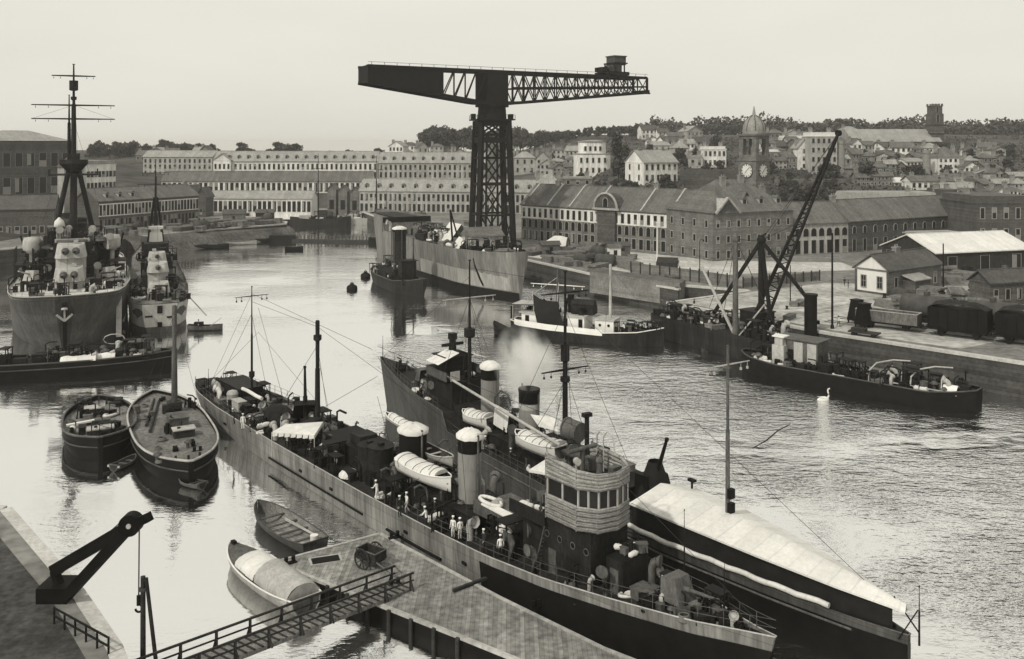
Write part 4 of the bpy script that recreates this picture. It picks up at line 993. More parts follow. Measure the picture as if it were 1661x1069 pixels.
# bridge with rolled padding
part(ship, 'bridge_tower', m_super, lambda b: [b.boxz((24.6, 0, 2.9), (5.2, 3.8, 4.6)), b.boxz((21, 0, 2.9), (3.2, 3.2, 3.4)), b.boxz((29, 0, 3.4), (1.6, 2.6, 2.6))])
def bpoly(k=1.0, dx=0.0):
    return [Vector((23.0 + dx, -2.3 * k, 0)), Vector((26.3 + dx, -2.3 * k, 0)), Vector((27.6 + dx, -1.5 * k, 0)), Vector((28.0 + dx, 0, 0)), Vector((27.6 + dx, 1.5 * k, 0)), Vector((26.3 + dx, 2.3 * k, 0)), Vector((23.0 + dx, 2.3 * k, 0))]
part(ship, 'bridge_deck', m_super, lambda b: [b.prism([(v.x, v.y) for v in bpoly(.97)], 7.3, 7.45), b.prism([(v.x, v.y) for v in bpoly(.97)], 10.25, 10.4)])
def pad(z0, z1, slope=0.0):
    def f(b):
        r_ = .165; n = int((z1 - z0) / (2 * r_ * .9))
        for i in range(n):
            z = z0 + r_ + i * (z1 - z0 - 2 * r_) / max(1, n - 1); pts = bpoly()
            P2 = []
            for a, c in zip(pts, pts[1:]):
                k3 = max(2, int((c - a).length / .5))
                for k in range(k3): v = a.lerp(c, k / k3); P2.append(Vector((v.x, v.y, z + .018 * sin(v.x * 5.1 + v.y * 7 + i) + slope * (25.5 - v.x) * i / n)))
            v = pts[-1]; P2.append(Vector((v.x, v.y, z)))
            b.tube(P2, r_, 7)
        for a, c in zip(bpoly(.97), bpoly(.97)[1:]): b.quad((a.x, a.y, z0), (c.x, c.y, z0), (c.x, c.y, z1 + slope * (25.5 - c.x)), (a.x, a.y, z1 + slope * (25.5 - a.x)))
        for v in bpoly(1.06): b.bar((v.x, v.y, z0), (v.x, v.y, z1 + .05 + slope * (25.5 - v.x)), .07)
    return f
part(ship, 'lower_padding', m_padding, pad(7.35, 9.1)); part(ship, 'upper_padding', m_padding, pad(10.3, 11.8, .12))
part(ship, 'wheelhouse_glass', m_pane, lambda b: [b.quad((a.x, a.y, 9.0), (c.x, c.y, 9.0), (c.x, c.y, 10.3), (a.x, a.y, 10.3)) for a, c in zip(bpoly(.94), bpoly(.94)[1:])])
part(ship, 'window_post', m_superL, lambda b: [b.bar((v.x, v.y, 9.0), (v.x, v.y, 10.3), .12) for a, c in zip(bpoly(.97), bpoly(.97)[1:]) for v in (a, a.lerp(c, .5))])
part(ship, 'binnacle', m_superM, lambda b: [b.cyl((26.2, 0, 10.4), (26.2, 0, 11.8), .3, .2, 10), b.lathe([(.3, 11.8), (.28, 12.0), (.05, 12.2)], (26.2, 0, 0), 10)])
part(ship, 'rangefinder', m_superM, lambda b: [b.cyl((24.4, -1.4, 12.3), (24.4, 1.4, 12.3), .17, n=8), b.cyl((24.4, 0, 10.4), (24.4, 0, 12.3), .2, n=8)])
part(ship, 'signal_lamp', m_superL, lambda b: [b.cyl((25.2, -1.4, 11.9), (25.6, -1.6, 11.95), .26, n=10), b.cyl((25.2, -1.4, 10.4), (25.2, -1.4, 11.9), .08, n=6)])
part(ship, 'bridge_davit', m_superL, lambda b: [b.tube([(25, 1.6, 10.4), (25, 1.6, 13.0), (25.4, 1.6, 13.5), (26.0, 1.6, 13.2), (26.2, 1.6, 12)], .06, 6), b.tube([(24, 1.9, 10.4), (24, 1.9, 12.8), (24.3, 1.9, 13.2)], .06, 6)])
part(ship, 'bridge_lockers', m_superM, lambda b: [b.boxz((23.6, -1.5, 10.4), (.7, .7, 1.1)), b.boxz((26.8, 1.0, 10.4), (.5, .9, 1.0)), b.boxz((24.0, 1.2, 10.4), (.9, .6, .9))])
def wawn(b):
    c = [N.at(858, 762, 9.2), N.at(885, 745, 9.4), N.at(917, 746, 9.5), N.at(917, 772, 9.2)]
    m_ = sum(c, Vector()) / 4 + Vector((0, 0, .35))
    b.add(c + [m_], [(0, 1, 4), (1, 2, 4), (2, 3, 4), (3, 0, 4)]); b.add([v - Vector((0, 0, .08)) for v in c] + [m_ - Vector((0, 0, .08))], [(1, 0, 4), (2, 1, 4), (3, 2, 4), (0, 3, 4)])
    for a, d in zip(c, c[1:] + c[:1]): b.quad(a, d, d - Vector((0, 0, .2)), a - Vector((0, 0, .2)))
wa = part(ship, 'bridge_awning', m_canvas, wawn)
for v in ((860, 761, 9.2), (885, 746, 9.3), (915, 771, 9.2)): part(wa, 'awning_post', m_superM, lambda b: b.cyl(N.at(*v), (N.at(*v).x, N.at(*v).y, 3), .06, n=5))
part(ship, 'bridge_wing', m_super, lambda b: [b.boxz((20.5, 0, 6.4), (4.2, 4.4, .14)), b.boxz((20.5, -2.15, 6.5), (4.2, .08, .9)), b.boxz((20.5, 2.15, 6.5), (4.2, .08, .9))])
part(ship, 'porthole', m_black, lambda b: [b.cyl((x, -1.9, 5.9), (x, -1.96, 5.9), .2, n=10) for x in (22.6, 24, 25.4, 26.8)])
part(ship, 'porthole_rim', m_superM, lambda b: [b.tube([(x + .24 * cos(a), -1.95, 5.9 + .24 * sin(a)) for a in [k * pi / 6 for k in range(13)]], .04, 4) for x in (22.6, 24, 25.4, 26.8)])
part(ship, 'tower_door', m_superM, lambda b: [b.boxz((23.2, -1.93, 3.1), (.8, .1, 1.8)), b.boxz((29.0, -1.33, 3.6), (.8, .1, 1.7))])
part(ship, 'bridge_ladder', m_superM, lambda b: [b.bar((21.5, -2.2, 3), (22.6, -2.2, 6.5), .07), b.bar((21.5, -1.6, 3), (22.6, -1.6, 6.5), .07)] + [b.bar((21.5 + .11 * i, -2.2, 3 + .35 * i), (21.5 + .11 * i, -1.6, 3 + .35 * i), .05) for i in range(10)])
part(ship, 'hand_line', m_wire, lambda b: [b.tube([(20 + i, -2.6 + .03 * i, 4.1 + .12 * sin(i * 1.6)) for i in range(11)], .03, 4)])
for x, y, z, a_ in ((28.6, -1.9, 3.5, 5.2), (22.2, -2.9, 3.0, 4.6), (19.2, -2.6, 2.9, 4.2), (30.6, .8, 4.0, 0.4)): cowl(ship, (x, y, z), 1.9, .3, a_)
scatter(ship, 10, 28.3, 29.7, lambda x: 1.1, lambda x: 6.02, 9, ['ready_box', 'dark_pipework', 'canvas_bundle'], .7); scatter(ship, 12, 19, 22.3, lambda x: 1.9, lambda x: 6.56, 12, ['ready_box', 'dark_frame', 'canvas_bundle', 'standpipe'], .8)
# forecastle
gun(ship, (33.5, 0, 3.95), .0, .1, 1.0, m_superM)
part(ship, 'anchor_windlass', m_iron, lambda b: [b.cyl((38, -.6, 4.9), (38, .6, 4.9), .3, n=10), b.boxz((38, 0, 4.4), (1, 1.2, .35))])
part(ship, 'breakwater', m_superM, lambda b: [b.bar((35.6, 0, 4.6), (34.6, 1.6, 4.5), .06, .7), b.bar((35.6, 0, 4.6), (34.6, -1.6, 4.5), .06, .7)])
part(ship, 'anchor_cable', m_iron, lambda b: [b.tube([(37.4, s_ * .45, zN(37) + .1), (39.4, s_ * .3, zN(39) + .12), (40.2, s_ * .15, zN(40) + .1)], .08, 5) for s_ in (-1, 1)])
part(ship, 'forecastle_hatch', m_superM, lambda b: [b.boxz((31.2, -.6, 3.8), (1.6, 1.2, .7)), b.boxz((31.2, -.6, 4.5), (1.7, 1.3, .08))])
scatter(ship, 26, 29.8, 38.5, lambda x: bN(x) - .3, zN, 19, ['dark_pipework', 'winch', 'locker', 'rope_coil', 'bollard', 'ready_box', 'mushroom_vent'], .85)
part(ship, 'deck_awning_roll', m_canvas, lambda b: b.tube([(30.5, 1.3, 4.4), (32.0, 1.5, 4.6), (34, 1.0, 4.7)], .16, 6))
p = N.at(1110, 955, 4.2); mastp(ship, p, 9.6, .06, name='jackstaff')
p = N.at(1175, 1000, 4.6); mastp(ship, p, 8.2, .05, name='jackstaff')
scatter(ship, 46, -47, -22, lambda x: bN(x) - .6, zN, 3); scatter(ship, 80, -22, 18, lambda x: bN(x) - .5, zN, 4); scatter(ship, 50, -21, 20, lambda x: bN(x) - .7, zN, 43, ['dark_pipework', 'dark_frame', 'dark_frame', 'winch', 'locker', 'standpipe'], 1.25); scatter(ship, 40, -5, 18, lambda x: 2.0, lambda x: 4.32, 5, s=.8); scatter(ship, 34, 18.5, 40, lambda x: bN(x) - .4, zN, 6, s=.8)
scatter(ship, 8, 23.4, 27, lambda x: 1.7, lambda x: 10.42, 8, ['ready_box', 'standpipe', 'mushroom_vent', 'canvas_bundle'], .8)
for x in (3.2, 8.6): fit(ship, 'davit', (x, -3.2, 2.7), 0)
for x in (-4, 0): fit(ship, 'davit', (x, 3.6, 2.7), pi)
part(ship, 'tarpaulin_heap', m_canvas, lambda b: b.lathe([(1.0, 0), (.95, .3), (.7, .55), (.3, .72), (.02, .75)], N.at(566, 772, 2.9), 9))
q = N.at(690, 781, 5.2); lifeboat('white lifeboat under canvas hung by the two capped funnels of the nearest ship', N.world(q), N.rz + .06, 7.2, 2.1, 1.1)
q = N.at(706, 745, 5.6); lifeboat('pale ribbed whaler lying behind the white lifeboat', N.world(q), N.rz, 5.6, 1.7, .7, False, m_superL, 'whaler')
part(ship, 'running_rigging', m_wire, lambda b: [b.cyl(p_, q_, .02, n=4, caps=False) for p_, q_ in (((-33, 0, 12), (-21, 3.6, 3.4)), ((-33, 0, 12), (-44, -2.6, 3.4)), ((-33, 0, 15), (-14, -4.2, 3.2)), ((-5, 0, 14), (1.4, 1.3, 8.2)), ((-5, 0, 12), (-20, -4, 3.2)), ((-5, 0, 13), (10.3, -1, 9.6)), ((-5, 0, 10), (-9, 4, 3.2)), ((10.3, .9, 9.7), (16, 3.6, 3.4)), ((10.3, -.9, 9.7), (15, -3.6, 3.4)), ((10.3, -.9, 9.7), (4.5, -4.2, 3.3)), ((1.4, -1.2, 8), (-3.5, -4.4, 3.2)), ((1.4, 1.2, 8), (6, 4.2, 3.3)), ((24, 2, 12.5), (10.3, 0, 10)), ((26.2, 0, 12), (40, 0, 5.6)), ((-5, 0, 15), (24, 1.6, 13)))])
scatter(ship, 50, -22, 18, lambda x: bN(x) - .4, zN, 57, s=.75); scatter(ship, 30, -46, -24, lambda x: bN(x) - .4, zN, 58, s=.75)
SHIP_N = ship

# ---------------------------------------------------------------- second ship, bow to the far left, awning over her stern
B = Fr((3.75, 92.3), (-.55, .835))
ship = thing('torpedo_boat', 'second torpedo boat with smoking funnel and long white awning over the stern', 'warship', B.o, B.rz)
BST = [(-39.5, .15, .1, 3.3), (-36, 1.1, .7, 3.2), (-30, 2.2, 1.8, 3.1), (-20, 3.6, 3.3, 3.0), (-8, 4.1, 3.9, 3.0), (4, 4.1, 4.0, 3.0), (12, 3.9, 3.7, 3.05), (15, 3.7, 3.4, 3.1), (15.3, 3.7, 3.4, 5.0), (22, 3.2, 2.5, 5.1), (29, 2.3, 1.4, 5.4), (35, 1.2, .5, 5.8), (39, .12, .06, 6.1)]
BS = hull(ship, BST, m_hullM, m_deck, bul=.3, rake=2.0, n=60)
cap_rail(ship, BS, .3, .05, m_superM)
rails(ship, BS, .3, 15.5, 38.5); rails(ship, BS, .3, -16, 14)
zB = lambda x: next((lerp(a[3], b[3], (x - a[0]) / (b[0] - a[0])) for a, b in zip(BS, BS[1:]) if x <= b[0]), 3)
bB = lambda x: next((lerp(a[1], b[1], (x - a[0]) / (b[0] - a[0])) for a, b in zip(BS, BS[1:]) if x <= b[0]), .5)
part(ship, 'bridge_tower', m_super, lambda b: [b.boxz((18.5, 0, 5.1), (5.5, 4.4, 3.0)), b.boxz((18.5, 0, 8.1), (4.4, 5.4, .15)), b.boxz((19.5, 0, 8.2), (2.6, 3.2, 2.2)), b.boxz((19.5, 0, 10.4), (3.2, 3.8, .12)), b.boxz((13.8, 0, 3.1), (4, 4, 2.6))])
part(ship, 'bridge_screen', m_superM, lambda b: [b.boxz((21.1, 0, 8.2), (.1, 5.2, 1.0)), b.boxz((18.5, 2.65, 8.2), (4.6, .1, 1.0)), b.boxz((18.5, -2.65, 8.2), (4.6, .1, 1.0))])
part(ship, 'rangefinder', m_super, lambda b: [b.cyl((19.5, -1.4, 11.6), (19.5, 1.4, 11.6), .2, n=8), b.cyl((19.5, 0, 10.5), (19.5, 0, 12.2), .5, .4, n=10), b.boxz((19.5, 0, 12.2), (.8, .8, .7))])
part(ship, 'bridge_awning', m_canvas, lambda b: [b.add([(20.2, .3, 11.0), (17.4, .3, 11.0), (17.2, 3.2, 10.0), (20.2, 3.2, 10.0)], [(0, 1, 2, 3)]), b.add([(20.2, -.6, 11.0), (17.4, -.6, 11.0), (17.2, -3.4, 10.0), (20.2, -3.4, 10.0)], [(0, 1, 2, 3)])])
part(ship, 'canvas_dodger', m_superL, lambda b: [b.boxz((16.1, 1.6, 8.2), (.08, 1.2, 1.1)), b.boxz((16.1, -1.7, 6.2), (.08, 1.4, 1.6))])
mastp(ship, (15.6, 0, 3.1), 21.8, .26, m_super, yards=((17.6, 7.0, 'y'),), yardm=m_superL, name='foremast', stays=((20, (38.5, 0, 6.4)), (17.5, (12, 3.7, 3.4)), (17.5, (12, -3.7, 3.4)), (21, (-3, 0, 21.5)), (17.6, (17, 3, 8.2)), (17.6, (17, -3, 8.2))), boxes=((13.2, 1.3, .9),))
p = B.at(635, 560, 6.1); mastp(ship, (38.4, 0, 6.1), 9.2, .06, name='jackstaff'); mastp(ship, (30.5, 1.5, 5.4), 8.4, .05, name='jackstaff')
gun(ship, (26.5, 0, 5.3), 0, .12, .95, m_superM); gun(ship, (7.5, 0, 4.6), .3, .1, .8, m_superM)
part(ship, 'main_deckhouse', m_super, lambda b: [b.boxz((4, 0, 3.0), (17, 4.4, 1.6)), b.boxz((4, 0, 4.6), (17.5, 4.8, .1))])
part(ship, 'aft_deckhouse', m_super, lambda b: [b.boxz((-9.5, 0, 3.0), (7, 4.4, 2.0)), b.boxz((-9.5, 0, 5.0), (7.6, 5, .12))])
fu = M('second_funnel_grey', .2, .6, .25, .6, streak=.9, fine=.12)
funnel(ship, 11.2, 0, 3, 10.7, 1.05, 1.0, fu, True, (.82, .98)); f2 = funnel(ship, 3.6, 0, 3, 9.9, 1.15, 1.05, fu, False, (.80, .98)); part(f2, 'pale_band', m_superL, lambda b: b.loft([[(3.6 + 1.17 * cos(2 * pi * i / 18), 1.07 * sin(2 * pi * i / 18), z) for i in range(18)] for z in (7.9, 8.45)]))
mastp(ship, (-2.6, 0, 3), 22.6, .30, m_super, yards=((13.1, 5.6, 'y'), (20.6, 5.6, 'y')), name='mainmast', stays=((20, (-38, 0, 5)), (19, (-9, 3.6, 3.3)), (19, (-9, -3.6, 3.3)), (19, (4, 3.6, 3.3)), (12, (-4, 3.8, 3.3)), (12, (1, 3.8, 3.3)), (13.1, (-3.4, 2.6, 4.6)), (13.1, (-3.4, -2.6, 4.6))), boxes=((14, .9, 1.6), (12.0, 1.0, .4)))
p0 = B.at(713, 605, 9); part(ship, 'boat_boom', m_superL, lambda b: b.cyl(B.atY(713, 604, 108), B.atY(908, 722, 83), .14, .16, 8))
part(ship, 'canvas_screen', m_canvas, lambda b: [b.add([tuple(B.atY(a_, c_, y_)) for a_, c_, y_ in ((803, 655, 98), (826, 668, 96), (822, 702, 96), (800, 688, 98))], [(0, 1, 2, 3)])])
part(ship, 'ventilator_hood', m_superM, lambda b: b.tube([B.atY(803, 660, 97.5), B.atY(802, 645, 97.5), B.atY(812, 634, 97), B.atY(824, 640, 97), B.atY(828, 655, 97)], .12, 6))
part(ship, 'flag_deck', m_super, lambda b: [b.boxz((0.4, -.3, 5.2), (3.6, 3.6, .14)), b.boxz((.4, -.3, 4.6), (2.4, 2.4, .6)), b.boxz((.4, 1.5, 5.3), (3.6, .08, .8))])
part(ship, 'deck_awning', m_canvas, lambda b: [b.add([tuple(B.atY(a_, c_, y_)) for a_, c_, y_ in ((860, 672, 93), (900, 677, 90), (905, 700, 88), (874, 692, 91))], [(0, 1, 2, 3)])])
q = B.atY(936, 700, 86); part(ship, 'searchlight', m_superM, lambda b: [b.cyl(q - Vector((.5, 0, 0)), q + Vector((1.0, .3, .1)), .95, n=16), b.cyl(q + Vector((1.0, .3, .1)), q + Vector((1.15, .33, .1)), 1.02, n=16), b.cyl(q - Vector((0, 0, 3)), q, .35, n=8), b.cyl(q - Vector((0, 0, 1.9)), q - Vector((0, 0, 1.7)), 1.6, n=14)])
q = B.atY(952, 690, 85); part(ship, 'signal_mast', m_super, lambda b: [b.cyl(q - Vector((0, 0, 3)), q + Vector((0, 0, .8)), .22, n=8), b.boxz(q + Vector((0, 0, .8)), (.5, .9, .35))])
# long awning
ridge = [(-16.2, 6.2), (-22, 6.35), (-29, 6.2), (-35, 5.9), (-39.3, 5.5)]; half = [3.5, 3.3, 2.5, 1.4, .12]
def la(b):
    L_ = [(x, h, z - .95 + .5 * (3.5 - h) / 3.5) for (x, z), h in zip(ridge, half)]
    rows = []
    for k in range(len(ridge) - 1):
        for t in [i / 6 for i in range(6)] + ([1.0] if k == len(ridge) - 2 else []):
            x = lerp(ridge[k][0], ridge[k + 1][0], t); z = lerp(ridge[k][1], ridge[k + 1][1], t); h = lerp(half[k], half[k + 1], t); ze = lerp(L_[k][2], L_[k + 1][2], t)
            sag = 0; rows.append([(x, s_ * h, lerp(z, ze, abs(s_)) - sag * abs(s_) - .03 * sin(abs(s_) * pi)) for s_ in (-1, -.66, -.33, 0, .33, .66, 1)])
    b.loft(rows, False)
    b.loft([[(x, y, z - .05) for x, y, z in r_] for r_ in rows], False)
    for sg in (0, 6):
        for r1, r2 in zip(rows, rows[1:]): a, c = Vector(r1[sg]), Vector(r2[sg]); b.quad(a, c, c - Vector((0, 0, .14)), a - Vector((0, 0, .14)))
    return rows
aw = part(ship, 'stern_awning', m_canvas, la)
for x in range(-36, -16, 3):
    for s_ in (-1, 1): part(aw, 'awning_post', m_superM, lambda b: b.cyl((x, s_ * lerp(3.4, .3, (-16.5 - x) / 22), zB(x)), (x, s_ * lerp(3.4, .3, (-16.5 - x) / 22), 5.3), .05, n=5))
part(ship, 'awning_shade_sheet', m_canvasD, lambda b: b.loft([[(x, s_ * (bB(x) - .3), 5.32 if k else zB(x)) for x in [-16.4 - 1.1 * i for i in range(21)]] for s_ in (1,) for k in (0, 1)], False))  # dark sheet added to stand for the shade beneath the awning
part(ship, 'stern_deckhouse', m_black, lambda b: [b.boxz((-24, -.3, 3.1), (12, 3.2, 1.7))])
part(ship, 'painted_hull_shade', m_black, lambda b: [b.loft([[(a[0], s_ * (lerp(a[2], a[1], min(1, z / a[3])) + .03), z) for z in (0, a[3] * .4, a[3] * .9)] for a in BS if a[0] < -14], False) for s_ in (-1, 1)])  # black skin on the stern sides: shade below the awning as colour
part(ship, 'rolled_side_screen', m_canvas, lambda b: b.tube([(x, bB(x) + .12, zB(x) + .62 + .05 * sin(x * 2.2)) for x in [-14.5 - .8 * i for i in range(26)]], .2, 7))
part(ship, 'side_strake', m_superM, lambda b: b.tube([(x, bB(x) + .05, zB(x) - .5) for x in range(-36, 14, 2)], .09, 5))
g = gun(ship, (-14.2, -1.0, 3.0), pi * .93, 1.12, 1.5, m_black)
part(ship, 'canvas_covered_mounting', m_canvasD, lambda b: b.loft([[(-14.4 + k * cos(a), -1.0 + k * sin(a), z) for a in [2 * pi * i / 10 for i in range(10)]] for k, z in ((1.9, 3.0), (1.7, 4.4), (1.1, 6.0), (.6, 7.4))]))
q = (-17.6, -2.3, 5.7); part(ship, 'pelorus', m_black, lambda b: [b.cyl(q, (q[0], q[1], 6.4), .1, n=6), b.boxz((q[0], q[1], 6.3), (.7, .4, .2))])
mp_ = mastp(ship, (B.at(1181, 838, 5.9).x, 0, 3), 19.2, .2, m_superM, yards=((17.8, 4.9, 'y'),), yardm=m_superL, name='signal_mast', r2=.12)
part(mp_, 'signal_lamp', m_black, lambda b: [b.boxz((B.at(1181, 838, 5.9).x - .25, -.1, z_), (.4, .5, .75)) for z_ in (6.3, 7.4)])
p = Vector((-39.6, 0, 3.4)); mastp(ship, (-40.2, 0, 3.2), 6.9, .07, name='ensign_staff'); part(ship, 'ensign_staff_stay', m_black, lambda b: [b.bar((-38.4, 0, 5.6), (-40.2, 0, 4.0), .07), b.bar((-39, .4, 3.2), (-40.1, 0, 5.4), .08)])
scatter(ship, 50, -15, 14, lambda x: bB(x) - .4, zB, 13); scatter(ship, 28, 16, 34, lambda x: bB(x) - .5, zB, 14, s=.8); scatter(ship, 30, -5, 11, lambda x: 2.0, lambda x: 4.72, 15, s=.8); scatter(ship, 9, -12, -7, lambda x: 2, lambda x: 5.15, 16); scatter(ship, 10, 16.5, 21, lambda x: 2.2, lambda x: 8.3, 17, s=.8)
for q, a in ((B.at(705, 650, 5), 2), (B.at(755, 690, 3.1), 1.5), (B.at(830, 725, 4.6), 2.6), (B.at(925, 760, 5), 3)): cowl(ship, q, 2.0, .34, a)
q = B.atY(773, 690, 100); lifeboat('short white boat lashed down in front of the second ship\'s capped funnel', B.world(q), B.rz + .2, 4.4, 1.9, 1.1, True)
q = B.atY(872, 734, 88.5); lifeboat('fat white lifeboat with dark lashings below the boom of the second ship', B.world(q), B.rz + .1, 6.6, 2.3, 1.2, True)
q = B.atY(668, 672, 104); lifeboat('slim white skiff slung along the second ship\'s side', B.world(B.atY(650, 693, 101)), B.rz, 7.6, 1.2, .55, True, name='skiff')
SHIP_B = ship
# ---------------------------------------------------------------- the giant hammerhead crane
ja, jb = Vector(((590 - CX) / F * 250, 250, 0)), Vector(((1040 - CX) / F * 296, 296, 0))
jd = (jb - ja); JL = jd.length; jd.normalize(); jrz = atan2(jd.y, jd.x)
GC = Vector(((798 - CX) / F * 270, 270, 5))
crane = thing('hammerhead_crane', 'giant black iron hammerhead crane with lattice tower and long jib', 'crane', GC, jrz)
tx = (GC - ja).dot(jd)                      # tower axis along the jib
xl, xr = -tx, JL - tx
base_h = {}
MB0 = MB
def lattice_tower():
    hb, ht, zt = 5.2, 4.0, 37.0
    TR = Matrix.Rotation(radians(-15), 4, 'Z')
    def MB():
        m_ = MB0(); m_.T = TR; return m_
    lv = [0, 7.6, 14.8, 22.0, 28.0, 33.0]
    hw = lambda z: lerp(hb, ht, z / zt)
    leg = MB()
    for sx in (-1, 1):
        for sy in (-1, 1):
            leg = MB(); leg.bar((sx * hb, sy * hb, -1), (sx * ht, sy * ht, zt), 1.3, 1.3)
            leg.boxz((sx * hb, sy * hb, -.5), (3, 3, 1.2)); leg.build('leg', m_iron, crane)
    lv = [0, 9.8, 18.6, 26.2, 33.0]
    for k in range(4):
        q = Matrix.Rotation(k * pi / 2, 3, 'Z'); f = MB(); front = k % 2 == 0
        for z in lv[1:]: w_ = hw(z); f.bar(q @ Vector((-w_, -w_, z)), q @ Vector((w_, -w_, z)), .45, .55)
        for a, b in zip(lv, lv[1:]):
            wa, wb_ = hw(a), hw(b); i1, i2 = wa * .60, wb_ * .60
            if front:
                for s_ in (-1, 1): f.bar(q @ Vector((s_ * i1, -wa, a)), q @ Vector((s_ * i2, -wb_, b)), .5, .45)
                f.bar(q @ Vector((-i1, -wa, a)), q @ Vector((i2, -wb_, b)), .5, .4); f.bar(q @ Vector((i1, -wa, a)), q @ Vector((-i2, -wb_, b)), .5, .4)
            else:
                f.bar(q @ Vector((-wa, -wa, a)), q @ Vector((wb_, -wb_, b)), .3, .25); f.bar(q @ Vector((wa, -wa, a)), q @ Vector((-wb_, -wb_, b)), .3, .25)
        f.build('bracing', m_iron, crane)
    p = MB(); p.boxz((0, 0, 35.6), (8.6, 8.6, 1.6)); p.boxz((0, 0, 30.6), (9.2, 9.2, 1.6)); [p.bar((sx * 4.2, sy * 4.2, 32), (-sx * 1.2 if k else sx * 4.2, sy * 4.2 if k else -sy * 1.2, 35.8), .5) for sx in (-1, 1) for sy in (-1, 1) for k in (0, 1)]; p.build('tower_head', m_iron, crane)
    g = MB(); g.boxz((0, 0, 37.1), (11.4, 10.8, .35))
    for sx in (-1, 1):
        for i in range(9): g.bar((-5.6 + 1.4 * i, sx * 5.3, 37.4), (-5.6 + 1.4 * i, sx * 5.3, 38.6), .12)
        g.bar((-5.6, sx * 5.3, 38.6), (5.6, sx * 5.3, 38.6), .12)
    for sx in (-1, 1): g.boxz((sx * 5.6, 0, 37.4), (1.0, 3, 1.6))
    g.build('gallery', m_iron, crane)
    g = MB(); g.cyl((0, 0, 37.4), (0, 0, 42.5), 4.3, 3.9, 20); g.cyl((0, 0, 41.0), (0, 0, 41.9), 4.9, 4.9, 20); g.build('slewing_ring', m_iron, crane)
    c = MB(); c.boxz((0, 0, -.3), (3.2, 3.2, 4)); c.cyl((0, 0, 3.7), (0, 0, 9.8), .4, .3, 8); c.build('centre_pedestal', m_iron, crane)
lattice_tower()
zt = 51.2
botz = lambda x: lerp(46.9, 42.2, max(0, min(1, (x - xl) / (-5 - xl)))) if x < -5 else (42.2 if x < 6 else lerp(42.2, 46.6, (x - 6) / (xr - 6)))
for sy in (-3.6, 3.6):
    t = MB(); t.bar((xl, sy, zt), (xr, sy, zt), .6, .8)
    pts = [xl + (xr - xl) * i / 40 for i in range(41)]
    for a, b in zip(pts, pts[1:]): t.bar((a, sy, botz(a)), (b, sy, botz(b)), .8, .9)
    t.build('chord', m_iron, crane)
    # plated counterweight part at the left end
    x1 = xl + 22
    t = MB(); t.add([(xl, sy, botz(xl)), (x1, sy, botz(x1)), (x1, sy, zt), (xl, sy, zt)], [(0, 1, 2, 3)]); t.add([(xl, sy * .8, botz(xl)), (x1, sy * .8, botz(x1)), (x1, sy * .8, zt), (xl, sy * .8, zt)], [(0, 1, 2, 3)])
    t.build('side_plating', m_iron, crane)
    t = MB(); n = 4; X0, X1 = x1, -3.4
    for i in range(n):
        a, b = lerp(X0, X1, i / n), lerp(X0, X1, (i + 1) / n); t.bar((a, sy, botz(a)), (b, sy, zt), .26); t.bar((b, sy, botz(b)), (b, sy, zt), .26); t.bar((a, sy, botz(a)), (a, sy, zt), .3)
    t.boxz((0, sy, 42.4), (6.6, .5, 8.6))
    X0, X1, n = 5, xr, 13
    mid = lambda x: lerp((zt + 42.2) / 2 + .4, (zt + 46.6) / 2, (x - 5) / (xr - 5)) - .5
    t.bar((X0, sy, mid(X0)), (X1, sy, mid(X1)), .5, .5)
    for i in range(n):
        a, b = lerp(X0, X1, i / n), lerp(X0, X1, (i + 1) / n); m_ = (a + b) / 2
        t.bar((a, sy, mid(a)), (a, sy, zt), .34); t.bar((a, sy, zt), (m_ + .2, sy, mid(m_)), .26); t.bar((m_ + .2, sy, mid(m_)), (b, sy, zt), .18)
        t.bar((a, sy, botz(a)), (a, sy, mid(a)), .28); t.bar((a, sy, botz(a)), (m_, sy, mid(m_)), .24); t.bar((m_, sy, mid(m_)), (b, sy, botz(b)), .24)
    t.bar((xr, sy, botz(xr)), (xr, sy, zt), .6)
    t.build('web_lattice', m_iron, crane)
for i in range(14):
    x = lerp(xl, xr, i / 13); part(crane, 'cross_beam', m_iron, lambda b: b.bar((x, -3.6, zt), (x, 3.6, zt), .3)); part(crane, 'cross_beam', m_iron, lambda b: b.bar((x, -3.6, botz(x)), (x, 3.6, botz(x)), .25))
t = MB(); t.boxz(((xl + xl + 21) / 2, 0, 47.3), (20, 6, 3.6)); t.boxz((xl + .5, 0, 46.9), (1, 7.4, 4.5)); t.build('counterweight', m_iron, crane)
t = MB(); t.boxz((lerp(xl, xr, .5), 0, zt + .45), (JL - 2, 1.2, .12))
for i in range(26): x = lerp(xl + 1, xr - 1, i / 25); t.bar((x, -3.9, zt), (x, -3.9, zt + 1.1), .1)
t.bar((xl, -3.9, zt + 1.1), (xr, -3.9, zt + 1.1), .09); t.build('walkway', m_iron, crane)
t = MB(); x = xr - 10
t.boxz((x - 1, 0, zt + .5), (7.5, 8.2, 1.1)); t.boxz((x - 5, 0, zt + 1.6), (2.4, 4, 1.4)); t.bar((x - 7, 0, zt + 2.4), (x, 0, zt + 3.8), .5)
for k in (-2, 2):
    for j in (-3, 3): t.bar((x + k * .8, j, zt + 1.6), (x + k, j * .8, zt + 4.2), .45)
t.boxz((x + .4, 0, zt + 4.2), (5.0, 6, .4)); t.build('trolley', m_iron, crane)
t = MB(); t.boxz((x + .6, 0, zt + 3.9), (4.4, 4.4, 2.6)); t.boxz((x + .6, 0, zt + 6.5), (4.9, 4.9, .3)); t.boxz((x - .4, 0, zt + 1.6), (3.2, 4.4, 2.3)); t.cyl((x - 2.6, -1.8, zt + 2.6), (x - 2.6, 1.8, zt + 2.6), .9, n=12); t.boxz((x + 2.6, 0, zt + 5.1), (.5, 3, 1.2)); t.build('trolley_cabin', m_ironL, crane)
